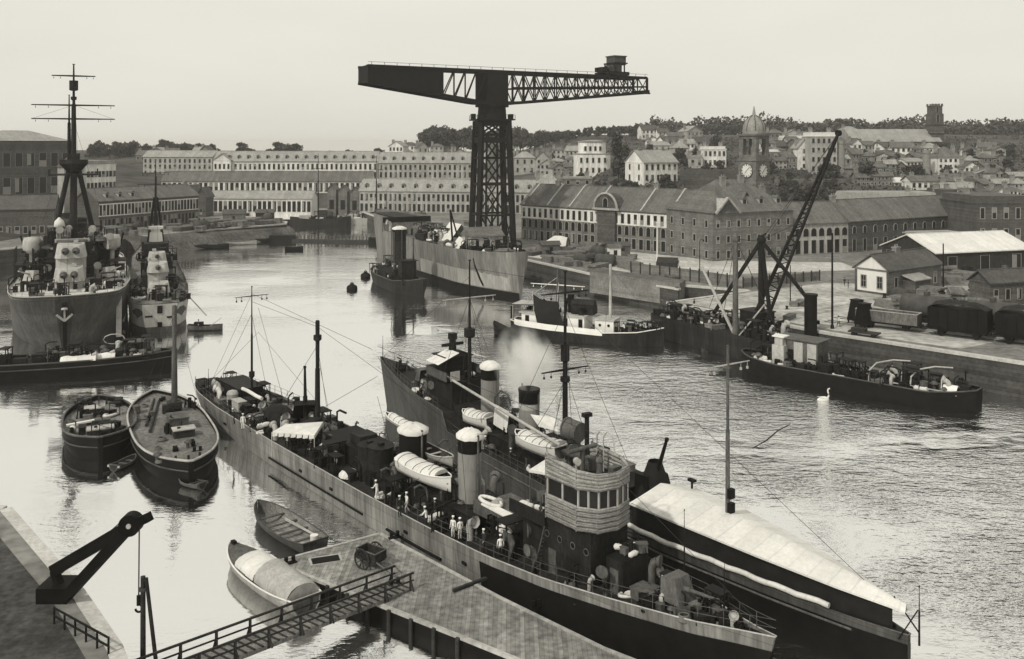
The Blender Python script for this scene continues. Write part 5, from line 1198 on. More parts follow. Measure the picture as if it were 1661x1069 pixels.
t = MB(); t.bar((xr - 1, 0, botz(xr)), (xr + 4, 0, botz(xr)), .35, .5); t.boxz((xr + .4, 0, botz(xr)), (1, 7.6, .8)); t.build('jib_end', m_iron, crane)

# ---------------------------------------------------------------- big warships on the left
A = Fr((-75.0, 155), (.40, -.917))         # bow towards us; x=0 at the stem head
ship = thing('cruiser', 'big grey cruiser seen bow-on at the left with tripod mast and crossed yards', 'warship', A.o, A.rz)
AST = [(-118, 3, 2.4, 6.0), (-112, 7, 6, 6.0), (-90, 10.2, 10.0, 6.0), (-60, 10.8, 10.6, 6.4), (-40, 10.8, 10.5, 7.6), (-25, 10.6, 9.8, 8.0), (-14, 9.6, 7.6, 8.3), (-7, 8.4, 5, 8.6), (-3, 6.2, 2.8, 8.9), (-1, 4.0, 1.3, 9.1), (0, 1.6, .5, 9.2)]
AS = hull(ship, AST, m_hullM, m_deckL, bul=.5, rake=2.5, n=60)
cap_rail(ship, AS, .5, .1, m_superL)
rails(ship, AS, .5, -40, 0, step=3)
zA = lambda x: next((lerp(a[3], b[3], (x - a[0]) / (b[0] - a[0])) for a, b in zip(AS, AS[1:]) if x <= b[0]), 8)
bA = lambda x: next((lerp(a[1], b[1], (x - a[0]) / (b[0] - a[0])) for a, b in zip(AS, AS[1:]) if x <= b[0]), .5)
part(ship, 'stem_bar', m_black, lambda b: b.bar((.25, 0, 8.4), (-2.4, 0, 0), .6, .9))
part(ship, 'bow_anchor', m_superL, lambda b: [b.bar((.35, 0, 7.6), (.0, 0, 5.6), .3), b.bar((.3, -1.2, 6.6), (.1, 0, 5.5), .35), b.bar((.3, 1.2, 6.6), (.1, 0, 5.5), .35), b.cyl((.5, 0, 7.4), (.4, 0, 7.7), .5, n=10)])

def turret(o, x, z, s, m, guns=2, barb=1.5, face=1, bl=6.5):
    b = MB(); b.cyl((x, 0, z - barb - .5), (x, 0, z), 2.6 * s, n=20)
    a = [(-3.0, -2.7, 0), (1.8, -2.7, 0), (3.0, -1.7, 0), (3.0, 1.7, 0), (1.8, 2.7, 0), (-3.0, 2.7, 0)]
    c = [(-2.8, -2.2, 2.4), (.9, -2.3, 2.5), (1.9, -1.4, 2.2), (1.9, 1.4, 2.2), (.9, 2.3, 2.5), (-2.8, 2.2, 2.4)]
    q = lambda v: (x + face * v[0] * s, v[1] * s * face, z + v[2] * s)
    b.add([q(v) for v in a + c], [(i, (i + 1) % 6, 6 + (i + 1) % 6, 6 + i) for i in range(6)] + [tuple(range(6, 12))])
    b.boxz((x - face * s, .8 * s, z + 2.4 * s), (1.2, .8, .6)); t = b.build('gun_turret', m, o)
    g = MB()
    for y in ((-.9, .9) if guns == 2 else (0,)):
        p = Vector((x + face * 2.5 * s, y * s, z + 1.3 * s)); g.cyl(p, p + Vector((face * .8, 0, .05)), .7 * s, .5 * s, 10); g.cyl(p, p + Vector((face * bl * s, 0, .5)), .38 * s, .26 * s, 10)
    g.build('gun_barrel', m_superM, t); g = MB()
    for y in ((-.9, .9) if guns == 2 else (0,)):
        p = Vector((x + face * (2.5 + bl) * s, y * s, z + 1.3 * s + .5)); g.cyl(p - Vector((face * .1, 0, 0)), p + Vector((face * .06, 0, 0)), .2 * s, n=8)
    g.build('muzzle', m_black, t)
    return t
turret(ship, -20.5, 9.6, 1.0, m_superL, barb=1.8); turret(ship, -29.5, 13.0, 1.05, m_superL, barb=5)
part(ship, 'bridge_tower', m_super, lambda b: [b.boxz((-38, 0, 8), (9, 9, 4.6)), b.boxz((-39, 0, 12.6), (7, 7, 2.4)), b.boxz((-39, 0, 15.0), (7, 12, .25)), b.boxz((-40, 3, 15.2), (2.4, 2, 1.6)), b.boxz((-40, -3.4, 15.2), (2.0, 2, 2.2))])
part(ship, 'bridge_screen', m_superL, lambda b: b.boxz((-35.6, 0, 15.2), (.12, 6.4, .8)))
part(ship, 'white_signal_shape', m_canvas, lambda b: b.lathe([(.1, 0), (1.1, .5), (.9, 1.6), (.1, 2.4)], (-41, -2.6, 17.6), 7))
for s_ in (-1, 1):
    part(ship, 'boat_crane', m_super, lambda b: [b.cyl((-46, s_ * 8.4, 6.4), (-46, s_ * 8.4, 17), .35, .2, 8), b.bar((-46, s_ * 8.4, 10), (-40, s_ * 9.6, 16.5), .3)])
    part(ship, 'lattice_platform', m_super, lambda b: [b.boxz((-36, s_ * 8.6, 11.2), (6, 3.6, .2))] + [b.bar((-36 + dx, s_ * (8.6 + dy), 8), (-36 + dx, s_ * (8.6 + dy), 14.6), .18) for dx in (-2.8, 0, 2.8) for dy in (-1.6, 1.6)])
    scatter(ship, 16, -39, -33, lambda x: 1.6, lambda x: 11.4, 25 + s_, s=1.5)
part(ship, 'conning_tower', m_superM, lambda b: [b.cyl((-34.5, 0, 8.2), (-34.5, 0, 15.4), 2.6, n=18), b.cyl((-34.5, 0, 15.4), (-34.5, 0, 15.8), 2.9, n=18)])
for s_ in (-1, 1):
    part(ship, 'wing_searchlight', m_superL, lambda b: [b.lathe([(.2, -1.4), (1.3, -1.1), (1.7, -.2), (1.7, 1.2), (1.45, 1.9), (.1, 2.1)], (-37.5, s_ * 7.4, 14.4), 14), b.cyl((-37.5, s_ * 7.4, 8), (-37.5, s_ * 7.4, 13.2), .5, n=8)])
    part(ship, 'wing_platform', m_super, lambda b: [b.boxz((-41, s_ * 7.2, 13.4), (9, 4, .3)), b.boxz((-44, s_ * 6.6, 8), (6, 3.4, 5.4))])
    gun(ship, (-30, s_ * 7.0, 8.0), s_ * .5, .3, 1.2, m_superL); gun(ship, (-41, s_ * 7.6, 13.7), s_ * .4, .5, 1.0, m_superM)
part(ship, 'tripod_mast', m_super, lambda b: [b.cyl((-43, 0, 8), (-44.5, 0, 31), .8, .65, 12), b.cyl((-49, -5.4, 8), (-44.6, -.7, 31), .6, .5, 10), b.cyl((-49, 5.4, 8), (-44.6, .7, 31), .6, .5, 10)])
part(ship, 'spotting_top', m_super, lambda b: [b.cyl((-44.5, 0, 29.2), (-44.5, 0, 31), 1.2, 2.8, 16), b.cyl((-44.5, 0, 31), (-44.5, 0, 31.9), 2.8, n=16), b.boxz((-44.5, 0, 31.9), (2, 2.4, 1.3)), b.boxz((-44.5, 0, 28.6), (6, 9.4, .3)), b.boxz((-44.5, -4.6, 28.9), (6, .2, 1)), b.boxz((-44.5, 4.6, 28.9), (6, .2, 1))])
mastp(ship, (-44.5, 0, 31), 52, .55, m_iron, yards=((43.4, 16, 'y'), (40.5, 16, 'y'), (49.6, 8.4, 'y')), name='topmast', r2=.16, stays=((43, (-6, 0, 9)), (40, (-44, 8.5, 9)), (40, (-44, -8.5, 9)), (51, (-90, 0, 20)), (43.4, (-44.5, 7.9, 40.5)), (43.4, (-44.5, -7.9, 40.5))), boxes=((46.6, 1.8, 2.0), (44.6, 1.2, .6)))
mastp(ship, (-45.2, -.9, 31), 45.5, .4, m_iron, name='topmast_doubling')
for x in (-58, -72): funnel(ship, x, 0, 8, 17.5, 2.6, 2.0, m_hullM, False)
part(ship, 'boat_deck', m_super, lambda b: [b.boxz((-62, 0, 6.2), (26, 11, 4.5)), b.boxz((-95, 0, 6), (18, 9, 4))])
scatter(ship, 56, -34, -3, lambda x: bA(x) - 1.0, zA, 21, s=1.3); scatter(ship, 80, -47, -32, lambda x: 10.0, lambda x: 8.1, 22, s=1.9); scatter(ship, 30, -42, -36, lambda x: 5.6, lambda x: 15.3, 23, s=1.4); scatter(ship, 22, -44, -37, lambda x: 7.5, lambda x: 13.7, 24, s=1.5)
for k, (x, y, z) in enumerate(((-33, 4.5, 8.1), (-33, -4.5, 8.1), (-36, 6.8, 13.6), (-37, -2.5, 15.2), (-37, 3.5, 15.2))): cowl(ship, (x, y, z), 2.6, .5, .2, m_superL)
part(ship, 'boat_boom', m_superL, lambda b: b.cyl((-26, 8.4, 8.6), (-15, 8.6, 8.8), .2, n=8))
part(ship, 'gangway_ladder', m_superL, lambda b: [b.bar((-14, 8.6, 8.6), (-6, 8.4, 1.0), .9, .15), b.bar((-14, 8.9, 9.6), (-6, 8.8, 2.0), .06), b.bar((-14, 8.3, 9.6), (-6, 8.0, 2.0), .06)])

C = Fr((-65.5, 172), (-.375, .927))        # stern towards us
ship = thing('destroyer', 'destroyer moored stern-on with pale stern and two pale gun turrets beside the cruiser', 'warship', C.o, C.rz)
CST = [(0, 3.2, 2.2, 5.2), (2, 4.4, 3.4, 5.2), (6, 5.3, 4.6, 5.2), (16, 5.8, 5.3, 5.2), (40, 5.8, 5.5, 5.2), (60, 5.4, 5.0, 5.4), (61, 5.4, 5.0, 7.4), (85, 3.0, 2.0, 7.8), (100, .2, .1, 8.4)]
CS = hull(ship, CST, m_hullM, m_deckM, bul=.3, n=50)
rails(ship, CS, .3, 0, 40, step=2.4)
part(ship, 'stern_plating', m_superL, lambda b: [b.loft([[(x0 - .06, y * 1.0, z) for x0, y, z in ((-.02, -3.15, 5.4), (-.02, -2.9, 3.2), (-.02, -2.5, 1.2))], [(-.08, 0, 5.4), (-.08, 0, 3.2), (-.08, 0, 1.2)], [(-.08, 3.15, 5.4), (-.08, 2.9, 3.2), (-.08, 2.5, 1.2)]], False, smooth=False)] + [b.loft([[(x, s_ * (lerp(b1, w1, t) + .04), lerp(5.4, 1.2, t)) for t in (0, .5, 1)] for x, b1, w1 in ((0, 3.2, 2.5), (2, 4.4, 3.6), (6, 5.3, 4.8), (11, 5.6, 5.1))], False) for s_ in (-1, 1)])
part(ship, 'stern_fitting', m_black, lambda b: [b.box((-.15, 0, 4.4), (.2, .9, 1.4)), b.box((-.15, -1.9, 2.9), (.2, 1.3, .3)), b.box((-.15, 1.9, 3.2), (.2, 1.3, .3)), b.box((-.15, 0, 1.6), (.3, .8, .9))])
turret(ship, 10, 6.2, .78, m_superL, 1, 1.2, -1, 5); turret(ship, 18, 9.2, .78, m_superL, 1, 4.0, -1, 5); turret(ship, 27, 10.5, .7, m_superL, 1, 5.4, -1, 4)
part(ship, 'deckhouse', m_super, lambda b: [b.boxz((22, 0, 5.2), (9, 6, 3.4)), b.boxz((34, 0, 5.2), (10, 6.4, 4.6)), b.boxz((36, 0, 9.8), (8, 8, .2)), b.boxz((37, 0, 10), (4.6, 5, 3.2)), b.boxz((56, 0, 5.2), (12, 6, 7))])
for x in (46, 58): funnel(ship, x, 0, 5.2, 13.5, 1.9, 1.5, m_hullM, False)
part(ship, 'white_hood', m_white, lambda b: [b.cyl((40, 0, 13.2), (40, 0, 15.2), 1.5, 1.3, 14), b.cyl((40, 0, 16.0), (40, 0, 16.6), 1.6, n=14), b.cyl((40, 0, 15.2), (40, 0, 16), .9, n=12)])
part(ship, 'tripod_mast', m_iron, lambda b: [b.cyl((42, 0, 5.2), (43, 0, 23), .5, .35, 8), b.cyl((45, -2.6, 5.2), (43, -.3, 23), .3, .25, 6), b.cyl((45, 2.6, 5.2), (43, .3, 23), .3, .25, 6)])
mastp(ship, (43, 0, 22), 31.5, .26, m_iron, yards=((26, 8, 'y'), (28.6, 6, 'y')), name='topmast', stays=((28, (0, 0, 6)), (26, (40, 5, 6)), (26, (40, -5, 6))))
scatter(ship, 60, 2, 34, lambda x: 5.0, lambda x: 5.25, 31, s=1.3); scatter(ship, 26, 30, 40, lambda x: 3.6, lambda x: 9.9, 32, s=1.3); scatter(ship, 12, 19, 25, lambda x: 2.6, lambda x: 8.65, 33, s=1.2)
for s_ in (-1, 1):
    for x in (14, 24): gun(ship, (x, s_ * 4.6, 5.2), pi + s_ * .4, .5, .9, m_superM)
part(ship, 'mooring_boom', m_superL, lambda b: b.cyl((8, -5.4, 5.4), (4, -8.5, 2), .12, n=6)); part(ship, 'side_ladder', m_white, lambda b: [b.bar((22, 5.95, 5.2), (9.5, 6.6, 1.0), .9, .2)])

# ---------------------------------------------------------------- stripped hull in the crane berth, with a small steamer beside it
G = Fr((2, 207), (-.436, .90))
ship = thing('stripped_hull', 'high rusty stripped warship hull lying under the giant crane', 'ship', G.o, G.rz)
GST = [(0, 1.2, .2, 10.6), (1.5, 2.6, .7, 10.4), (5, 4.6, 2.0, 10.2), (12, 6.5, 4.6, 10.0), (22, 7.6, 6.6, 9.6), (45, 8, 7.6, 9.4), (75, 7.6, 7, 9.4), (76, 7.6, 7, 13.2), (92, 5.6, 4.2, 13.4), (104, 1.0, .6, 13.8)]
m_gh = M('stripped_plating', .15, .7, .45, .28, streak=.85, fine=.25)
GS = hull(ship, GST, m_gh, m_rust, bul=.5, n=50)
part(ship, 'painted_side_light', M('painted_sunlight', .27, .7, .3, .3, streak=.9, fine=.2), lambda b: b.loft([[(a[0], (lerp(a[2], a[1], t) + .05), lerp(.25, a[3], t)) for t in (.18, .3, .42, .55)] for a in GS if 1 < a[0] < 44], False))  # paler band low on the near side: sunlight put into the colour
part(ship, 'boot_topping', m_black, lambda b: b.loft([[(a[0], (lerp(a[2], a[1], max(0, z / a[3])) + .07), z) for z in (-.5, .6, 1.8)] for a in GS if a[0] < 76], False))
part(ship, 'forecastle_bulkhead', m_black, lambda b: [b.boxz((76.5, 0, 9.4), (.4, 15, 4.2)), b.boxz((88, 0, 13.3), (24, 8, .3))])
q = G.atY(780, 405, 226); part(ship, 'deck_shed', m_wallL, lambda b: [b.boxz((q.x, 0, 9.8), (6, 8.4, 3.2))]); part(ship, 'deck_shed_roof', m_slate, lambda b: b.add([(q.x - 3.4, -4.6, 12.9), (q.x - 3.4, 4.6, 12.9), (q.x + 3.4, 4.6, 12.9), (q.x + 3.4, -4.6, 12.9), (q.x, -4.6, 15), (q.x, 4.6, 15)], [(0, 1, 5, 4), (2, 3, 4, 5), (0, 4, 3), (1, 2, 5), (3, 2, 1, 0)]))
part(ship, 'shed_opening', m_pane, lambda b: [b.quad((q.x - 3.03, y, 9.9), (q.x - 3.03, y + 1.4, 9.9), (q.x - 3.03, y + 1.4, 12), (q.x - 3.03, y, 12)) for y in (-3.5, -.5, 2.2)])
def tent(x, y, z, l, w_, h):
    return lambda b: [b.add([(x - l / 2, y - w_ / 2, z), (x + l / 2, y - w_ / 2, z), (x + l / 2, y + w_ / 2, z), (x - l / 2, y + w_ / 2, z), (x - l / 2, y, z + h), (x + l / 2, y, z + h)], [(0, 1, 5, 4), (2, 3, 4, 5)])]
part(ship, 'canvas_tent', m_canvas, tent(36, 1, 9.6, 8, 8, 5.2)); part(ship, 'canvas_tent', m_canvas, tent(24, 4.0, 9.7, 5, 4.5, 2.6)); part(ship, 'canvas_tent', m_canvas, tent(50, 0, 9.5, 6, 5, 2.5))
part(ship, 'stump_barbette', m_rust, lambda b: [b.cyl((30, 0, 9), (30, 0, 11.5), 4.2, n=20), b.cyl((60, 0, 9), (60, 0, 12), 4.2, n=20), b.boxz((45, -2, 9.4), (9, 5, 2.2))])
part(ship, 'hull_gash', m_black, lambda b: b.tube([(12.3, 6.2, 8.6), (12.0, 5.9, 6.6), (11.0, 5.2, 4.0), (10.4, 4.6, 2.4)], .22, 6))
scatter(ship, 110, 3, 74, lambda x: max(1.5, min(6.6, x * .5)), lambda x: 9.75, 41, s=1.6)
part(ship, 'deck_derrick', m_iron, lambda b: [b.cyl((28, 5, 9.6), (26, 6.5, 19), .25, n=8), b.cyl((28, 3, 9.6), (26, 6.5, 19), .2, n=8)])

T = Fr((-27.5, 226), (.436, -.90))
ship = thing('harbour_steamer', 'small dark harbour steamer with tall pale-topped funnel beside the stripped hull', 'steamer', T.o, T.rz)
TST = [(-17, 1.2, .8, 3.0), (-14, 3.2, 2.6, 2.6), (-6, 4, 3.8, 2.3), (6, 4, 3.8, 2.4), (13, 2.4, 1.6, 3.2), (17, .3, .1, 4.0)]
TS = hull(ship, TST, m_hullD, m_deck, bul=.5, n=26); cap_rail(ship, TS, .5, .1, m_superM)
part(ship, 'deckhouse', m_super, lambda b: [b.boxz((-3, 0, 2.3), (13, 5, 2.6)), b.boxz((-3, 0, 4.9), (14, 5.8, .15)), b.boxz((5.6, 0, 2.4), (3, 3.6, 5.0)), b.boxz((5.6, 0, 7.4), (3.8, 4.4, .15))])
funnel(ship, 0, 0, 4.9, 14.6, 1.7, 1.6, m_super, True, (.7, .97))
part(ship, 'funnel_stay_pipe', m_superM, lambda b: [b.cyl((1.9 * cos(a), 1.9 * sin(a), 5), (1.9 * cos(a), 1.9 * sin(a), 13.8), .12, n=6) for a in (3.6, 4.3, 5.2)])
mastp(ship, (10, 0, 2.6), 13, .2, m_iron, name='mast', stays=((12, (16.5, 0, 4.2)), (12, (2, 0, 8))))
scatter(ship, 34, -15, 13, lambda x: 3.2, lambda x: 2.5, 45, s=1.2); scatter(ship, 16, -9, 3, lambda x: 2.3, lambda x: 5.1, 46, s=1.2)
for px, py, lb in ((571, 470, 'lone dark mooring buoy drifting in mid-basin'), (593, 450, 'small dark buoy touching the steamer\'s stern')):
    mb = MB(); mb.lathe([(.2, -.6), (1.2, -.4), (1.35, .3), (1.2, .9), (.5, 1.3), (.1, 1.35)], n=14); mb.tube([(cos(a) * .35, 0, 1.5 + sin(a) * .35) for a in [i * pi / 5 for i in range(11)]], .08, 5); mb.boxz((0, 0, 1.2), (.9, .3, .4))
    tag(mb.build('mooring_buoy', m_black, None, P(px, py)), lb, 'buoy')

# ---------------------------------------------------------------- white coaster with a dark sail
V = Fr((13.2, 165.5), (.915, -.40))
ship = thing('coaster', 'white-sided coaster with long deckhouse, two masts and a dark sail', 'coaster', V.o, V.rz)
VST = [(-14, 1.6, 1.0, 2.6), (-12, 2.8, 2.2, 2.4), (-6, 3.3, 3.0, 2.1), (4, 3.3, 3.1, 1.9), (10, 2.5, 2.0, 2.3), (13.6, .6, .3, 2.9), (14.2, .1, .05, 3.0)]
VS = hull(ship, VST, m_hullD, m_deckM, bul=.35, n=28); cap_rail(ship, VS, .35, .09, m_white)
part(ship, 'white_bulwark', m_white, lambda b: [b.loft([[(a[0], s_ * (a[1] + .05), a[3] + .9), (a[0], s_ * (a[1] + .06), a[3] - .15)] for a in VS if -13.4 < a[0] < 5], False) for s_ in (-1,)])
part(ship, 'deckhouse', m_white, lambda b: [b.boxz((-5.5, 0, 2.1), (12, 4.6, 2.5)), b.boxz((4, .2, 2.0), (3.4, 3.8, 2.2))])
part(ship, 'deckhouse_roof', m_superL, lambda b: [b.boxz((-5.5, 0, 4.6), (12.8, 5.4, .15)), b.boxz((4, .2, 4.2), (3.8, 4.3, .15))])
for x in (-10.4, -7.4, -3.0, -.2): part(ship, 'door', m_black, lambda b: b.box((x, -2.32, 3.2), (.75, .08, 1.9)))
for x in (3.2, 4.8): part(ship, 'porthole', m_black, lambda b: b.cyl((x, -1.68, 3.3), (x, -1.76, 3.3), .25, n=10))
part(ship, 'stern_awning', m_superL, lambda b: [b.boxz((-11.2, 0, 5.9), (4.6, 4.4, .1)), b.bar((-13.3, -2.1, 3), (-13.3, -2.1, 5.9), .12), b.bar((-9.2, -2.1, 4.6), (-9.2, -2.1, 5.9), .12), b.bar((-13.3, 2.1, 3), (-13.3, 2.1, 5.9), .12)])
part(ship, 'awning_frame', m_black, lambda b: [b.bar((-13.6, -2.25, 5.85), (-9, -2.25, 6.1), .12), b.boxz((-13.5, -1.9, 3.3), (.5, .5, 2.2))])
part(ship, 'wheelhouse_tank', m_super, lambda b: [b.boxz((-.4, .4, 4.7), (4.0, 2.8, 1.5)), b.cyl((-2.6, .4, 6.4), (1.6, .4, 6.4), .85, n=14)])
part(ship, 'stub_funnel', m_black, lambda b: [b.cyl((-3.0, .5, 4.7), (-3.0, .5, 8.0), .55, .6, 12), b.tube([(-3.9, .6, 4.7), (-3.9, .6, 6.6), (-3.6, .6, 7.1), (-3.1, .6, 7.2)], .28, 8)])
ma = mastp(ship, (-5.4, 0, 4.6), 12.6, .3, m_superM, name='mast', yards=((9.6, 10.5, 'x'),), yardm=m_white, stays=((12, (13.8, 0, 3)), (12, (-13.8, 0, 3.4)), (11, (-7, 3.2, 3)), (11, (-4, -3.2, 3))), r2=.16)
def sail(b):
    top = [(-9.3, -2.2, 8.0), (-7.9, -2.3, 7.3), (-6.4, -2.3, 7.0), (-4.6, -2.2, 7.0)]; bot = [(-8.1, -3.0, 2.9), (-6.4, -3.2, 2.7), (-4.8, -3.2, 2.6), (-2.6, -3.1, 2.5)]
    rows = [[Vector(a).lerp(Vector(c), t) + Vector((0, -.5 * sin(t * pi), 0)) for a, c in zip(top, bot)] for t in [i / 6 for i in range(7)]]
    b.loft(rows, False); b.loft([[v + Vector((0, .05, 0)) for v in r_] for r_ in rows], False)
part(ship, 'dark_sail', m_canvasD, sail)
part(ship, 'sail_stay', m_superL, lambda b: [b.cyl((-5.4, 0, 11), (-9.3, -2.2, 8.0), .06, n=5), b.cyl((-9.5, -2.2, 8.6), (-8.2, -3.0, 2.8), .07, n=5), b.cyl((-5.2, 0, 10), (-4.6, -2.2, 7.0), .07, n=5)])
mastp(ship, (4.6, 0, 2), 13.8, .33, m_superL, name='foremast', stays=((13.2, (13.9, 0, 3.2)), (13, (4.6, 3.2, 2.3)), (13, (4.6, -3.2, 2.3))), r2=.26)
scatter(ship, 22, 5.8, 13, lambda x: 1.9, lambda x: 2.2, 51); scatter(ship, 10, -11, 0, lambda x: 1.8, lambda x: 4.78, 52, s=.8)
q = P(818, 546, 0); sk = thing('fishing_boat', 'small dark open boat with raked bow half hidden by the steam', 'boat', q, 2.2)
mb = MB(); boat_mesh(mb, 6.5, 2.4, 1.5, sheer=.9); mb.build('hull', [m_black, m_woodD], sk)
# ---------------------------------------------------------------- right quay: house, sheds, wagons
hs = building('gatehouse', 'low quay house with bright white gable, two framed gable windows and slate roof', (74.9, 183.7), (90.5, 195), 7.6, 5, 5.0, 2.7, m_wallM, m_slateD,
              rows=[(1.2, 1.0, 2.2, 4, 'rect')], sideL=(), chim=((.45, .5, 2.0),), cat='house', sink=1)
mb = MB(); mb.add([(-.012, 0, 0), (-.012, 7.6, 0), (-.012, 7.6, 5.0), (-.012, 3.8, 7.5), (-.012, 0, 5.0)], [(0, 1, 2, 3, 4)]); mb.build('white_gable', m_white, hs)
for y in (2.0, 5.6): share('window', win_mesh(1.05, 2.3, 'sash'), hs, (-.03, y, 1.2), (0, 0, -pi / 2))
part(hs, 'gable_quoin', m_wallD, lambda b: [b.boxz((-.05, .25, 0), (.16, .5, 4.9)), b.boxz((-.05, 7.35, 0), (.16, .5, 4.9)), b.boxz((-.05, 3.8, 0), (.16, 7.6, .4))])
part(hs, 'porch_roof', m_slateL, lambda b: b.add([(4.2, -.1, 3.9), (10.6, -.1, 3.9), (10.6, -3, 3.0), (4.2, -3, 3.0), (4.2, -.1, 3.7), (10.6, -.1, 3.7), (10.6, -3, 2.8), (4.2, -3, 2.8)], [(0, 1, 2, 3), (4, 5, 6, 7), (2, 3, 7, 6), (0, 3, 7, 4), (1, 2, 6, 5)]))
part(hs, 'porch_wall', m_wallD, lambda b: b.boxz((7.4, -1.5, 0), (5.6, 2.6, 2.8)))
building('zinc_shed', 'long quay shed with bright zinc roof behind the white-gabled house', (98.5, 215), (126, 224), 18, 5, 4.8, 3.4, m_woodD, m_zinc, rows=[(.2, 2.6, 3.6, 3, 'bare')], sideL=[(.3, 2.6, 3.6, 3, 'bare')], cat='shed', sink=1)
building('annex_shed', 'flat dark shed with pale roof edge between the wing and the zinc shed', X(1505, 240), X(1578, 243), 10, 5, 6.2, .6, m_wallD, m_slateL, roof='flat', rows=[(.5, 1.4, 2.4, 5, 'bare')], cat='shed')
building('office_block', 'low grey quay office at the right edge by the tank wagons', X(1606, 172), X(1700, 176), 5, 5, 4.4, 1.8, m_wallD, m_slateD, rows=[(1, 1.0, 2.0, 5, 'bare')])
def wagon(name, label, s, off, kind, L=8.4):
    p = Vector((53 + (off + .75) * .625, 156.8 + (off + .75) * .78, 5.1)) + Vector((.78, -.625, 0)) * s
    o = thing(name, label, 'wagon', p, atan2(-.625, .78), 'wagons on the quay tracks')
    part(o, 'underframe', m_iron, lambda b: [b.boxz((0, 0, .75), (L, 2.3, .3)), b.cyl((L / 2, -.7, .95), (L / 2 + .5, -.7, .95), .2, n=8), b.cyl((L / 2, .7, .95), (L / 2 + .5, .7, .95), .2, n=8), b.cyl((-L / 2 - .5, -.7, .95), (-L / 2, -.7, .95), .2, n=8), b.cyl((-L / 2 - .5, .7, .95), (-L / 2, .7, .95), .2, n=8)])
    for x in (-L * .3, L * .3):
        for y in (-.8, .8): part(o, 'wheel', m_iron, lambda b: [b.cyl((x, y - .07, .48), (x, y + .07, .48), .48, n=16), b.cyl((x, y - .12, .48), (x, y + .12, .48), .12, n=8)])
    if kind == 'open':
        part(o, 'body', m_rust, lambda b: [b.boxz((0, -1.3, 1.05), (L, .1, 1.75)), b.boxz((0, 1.3, 1.05), (L, .1, 1.75)), b.boxz((L / 2, 0, 1.05), (.1, 2.7, 1.75)), b.boxz((-L / 2, 0, 1.05), (.1, 2.7, 1.75)), b.boxz((0, 0, 1.05), (L, 2.6, .1))] + [b.boxz((-L / 2 + L * i / 7, sy * 1.38, 1.05), (.12, .1, 1.7)) for i in range(8) for sy in (-1, 1)])
        part(o, 'top_rail', m_superL, lambda b: [b.bar((-L / 2, -1.3, 2.84), (L / 2, -1.3, 2.84), .18, .09), b.bar((-L / 2, 1.3, 2.84), (L / 2, 1.3, 2.84), .18, .09), b.bar((L / 2, -1.3, 2.84), (L / 2, 1.3, 2.84), .18, .09), b.bar((-L / 2, -1.3, 2.84), (-L / 2, 1.3, 2.84), .18, .09)])
    elif kind == 'coal':
        part(o, 'body', m_black, lambda b: [b.boxz((0, 0, 1.05), (L, 2.7, 2.4))] + [b.boxz((-L / 2 + L * i / 6, sy * 1.4, 1.05), (.14, .12, 2.4)) for i in range(7) for sy in (-1, 1)])
        part(o, 'coal_load', m_coal, lambda b: b.loft([[(x, y, 3.45 + (.9 - .25 * abs(y) ** 1.5) * (1 - (abs(x) / (L / 2)) ** 4) + .2 * noise.noise(Vector((x, y, off)))) for y in (-1.3, -.7, 0, .7, 1.3)] for x in [-L / 2 + L * i / 12 for i in range(13)]], False))
    else:
        part(o, 'tank', m_ironL, lambda b: [b.lathe([(.1, -L / 2 + .1), (1.3, -L / 2 + .3), (1.5, -L / 2 + .6), (1.5, L / 2 - .6), (1.3, L / 2 - .3), (.1, L / 2 - .1)], (0, 0, 2.7), 18, (1, 0, 0)), b.cyl((0, 0, 4.1), (0, 0, 4.7), .5, n=12)] + [b.lathe([(1.53, -.06), (1.53, .06)], (x, 0, 2.7), 18, (1, 0, 0)) for x in (-L * .3, 0, L * .3)])
        part(o, 'saddle', m_iron, lambda b: [b.boxz((x, 0, 1.05), (.5, 2.4, .8)) for x in (-L * .3, L * .3)])
    return o
def wagon_(*a, k=1.0, **q):
    o = wagon(*a, **q); o.scale = (1, k, k); return o
wagon('open_wagon', 'long grey open goods wagon with pale top rail on the quay track', 10.2, 0, 'open', 9.6)
wagon_('coal_wagon', 'dark coal wagon coupled right behind the open wagon', 21.0, 0, 'coal', k=1.3); wagon_('coal_wagon', 'dark coal wagon at the right edge of the quay track', 30.6, 0, 'coal', k=1.35)
wagon_('tank_wagon', 'dark tank wagon on the rear track beside the open wagon\'s end', 15.0, 4.6, 'tank', k=1.25); wagon_('tank_wagon', 'dark tank wagon on the rear track at the right edge', 24.8, 4.6, 'tank', k=1.25)
for px, py, lb in ((1390, 524, 'dark tapered coal skip left of the open wagon, the rear one'), (1402, 531, 'dark tapered coal skip left of the open wagon, nearer the quay edge')):
    p = P(px, py, 5); o = thing('coal_skip', lb, 'skip', p, .5); part(o, 'bucket', m_black, lambda b: [b.boxz((0, 0, .5), (2.4, 2.2, 3.4), tap=.62), b.boxz((0, 0, 3.85), (1.7, 1.6, .15))]); part(o, 'foot', m_iron, lambda b: [b.boxz((x, y, 0), (.2, .2, .55)) for x in (-1, 1) for y in (-.9, .9)])
p = P(1402, 545, 5); o = thing('flat_trolley', 'low dark flat trolley standing at the quay edge', 'trolley', p, atan2(-.625, .78)); part(o, 'platform', m_woodD, lambda b: [b.boxz((0, 0, .5), (4.6, 1.8, .2)), b.boxz((-.8, 0, .7), (2.2, 1.2, .5))])
for x in (-1.5, 1.5):
    for y in (-.8, .8): part(o, 'wheel', m_iron, lambda b: b.cyl((x, y - .06, .3), (x, y + .06, .3), .3, n=12))
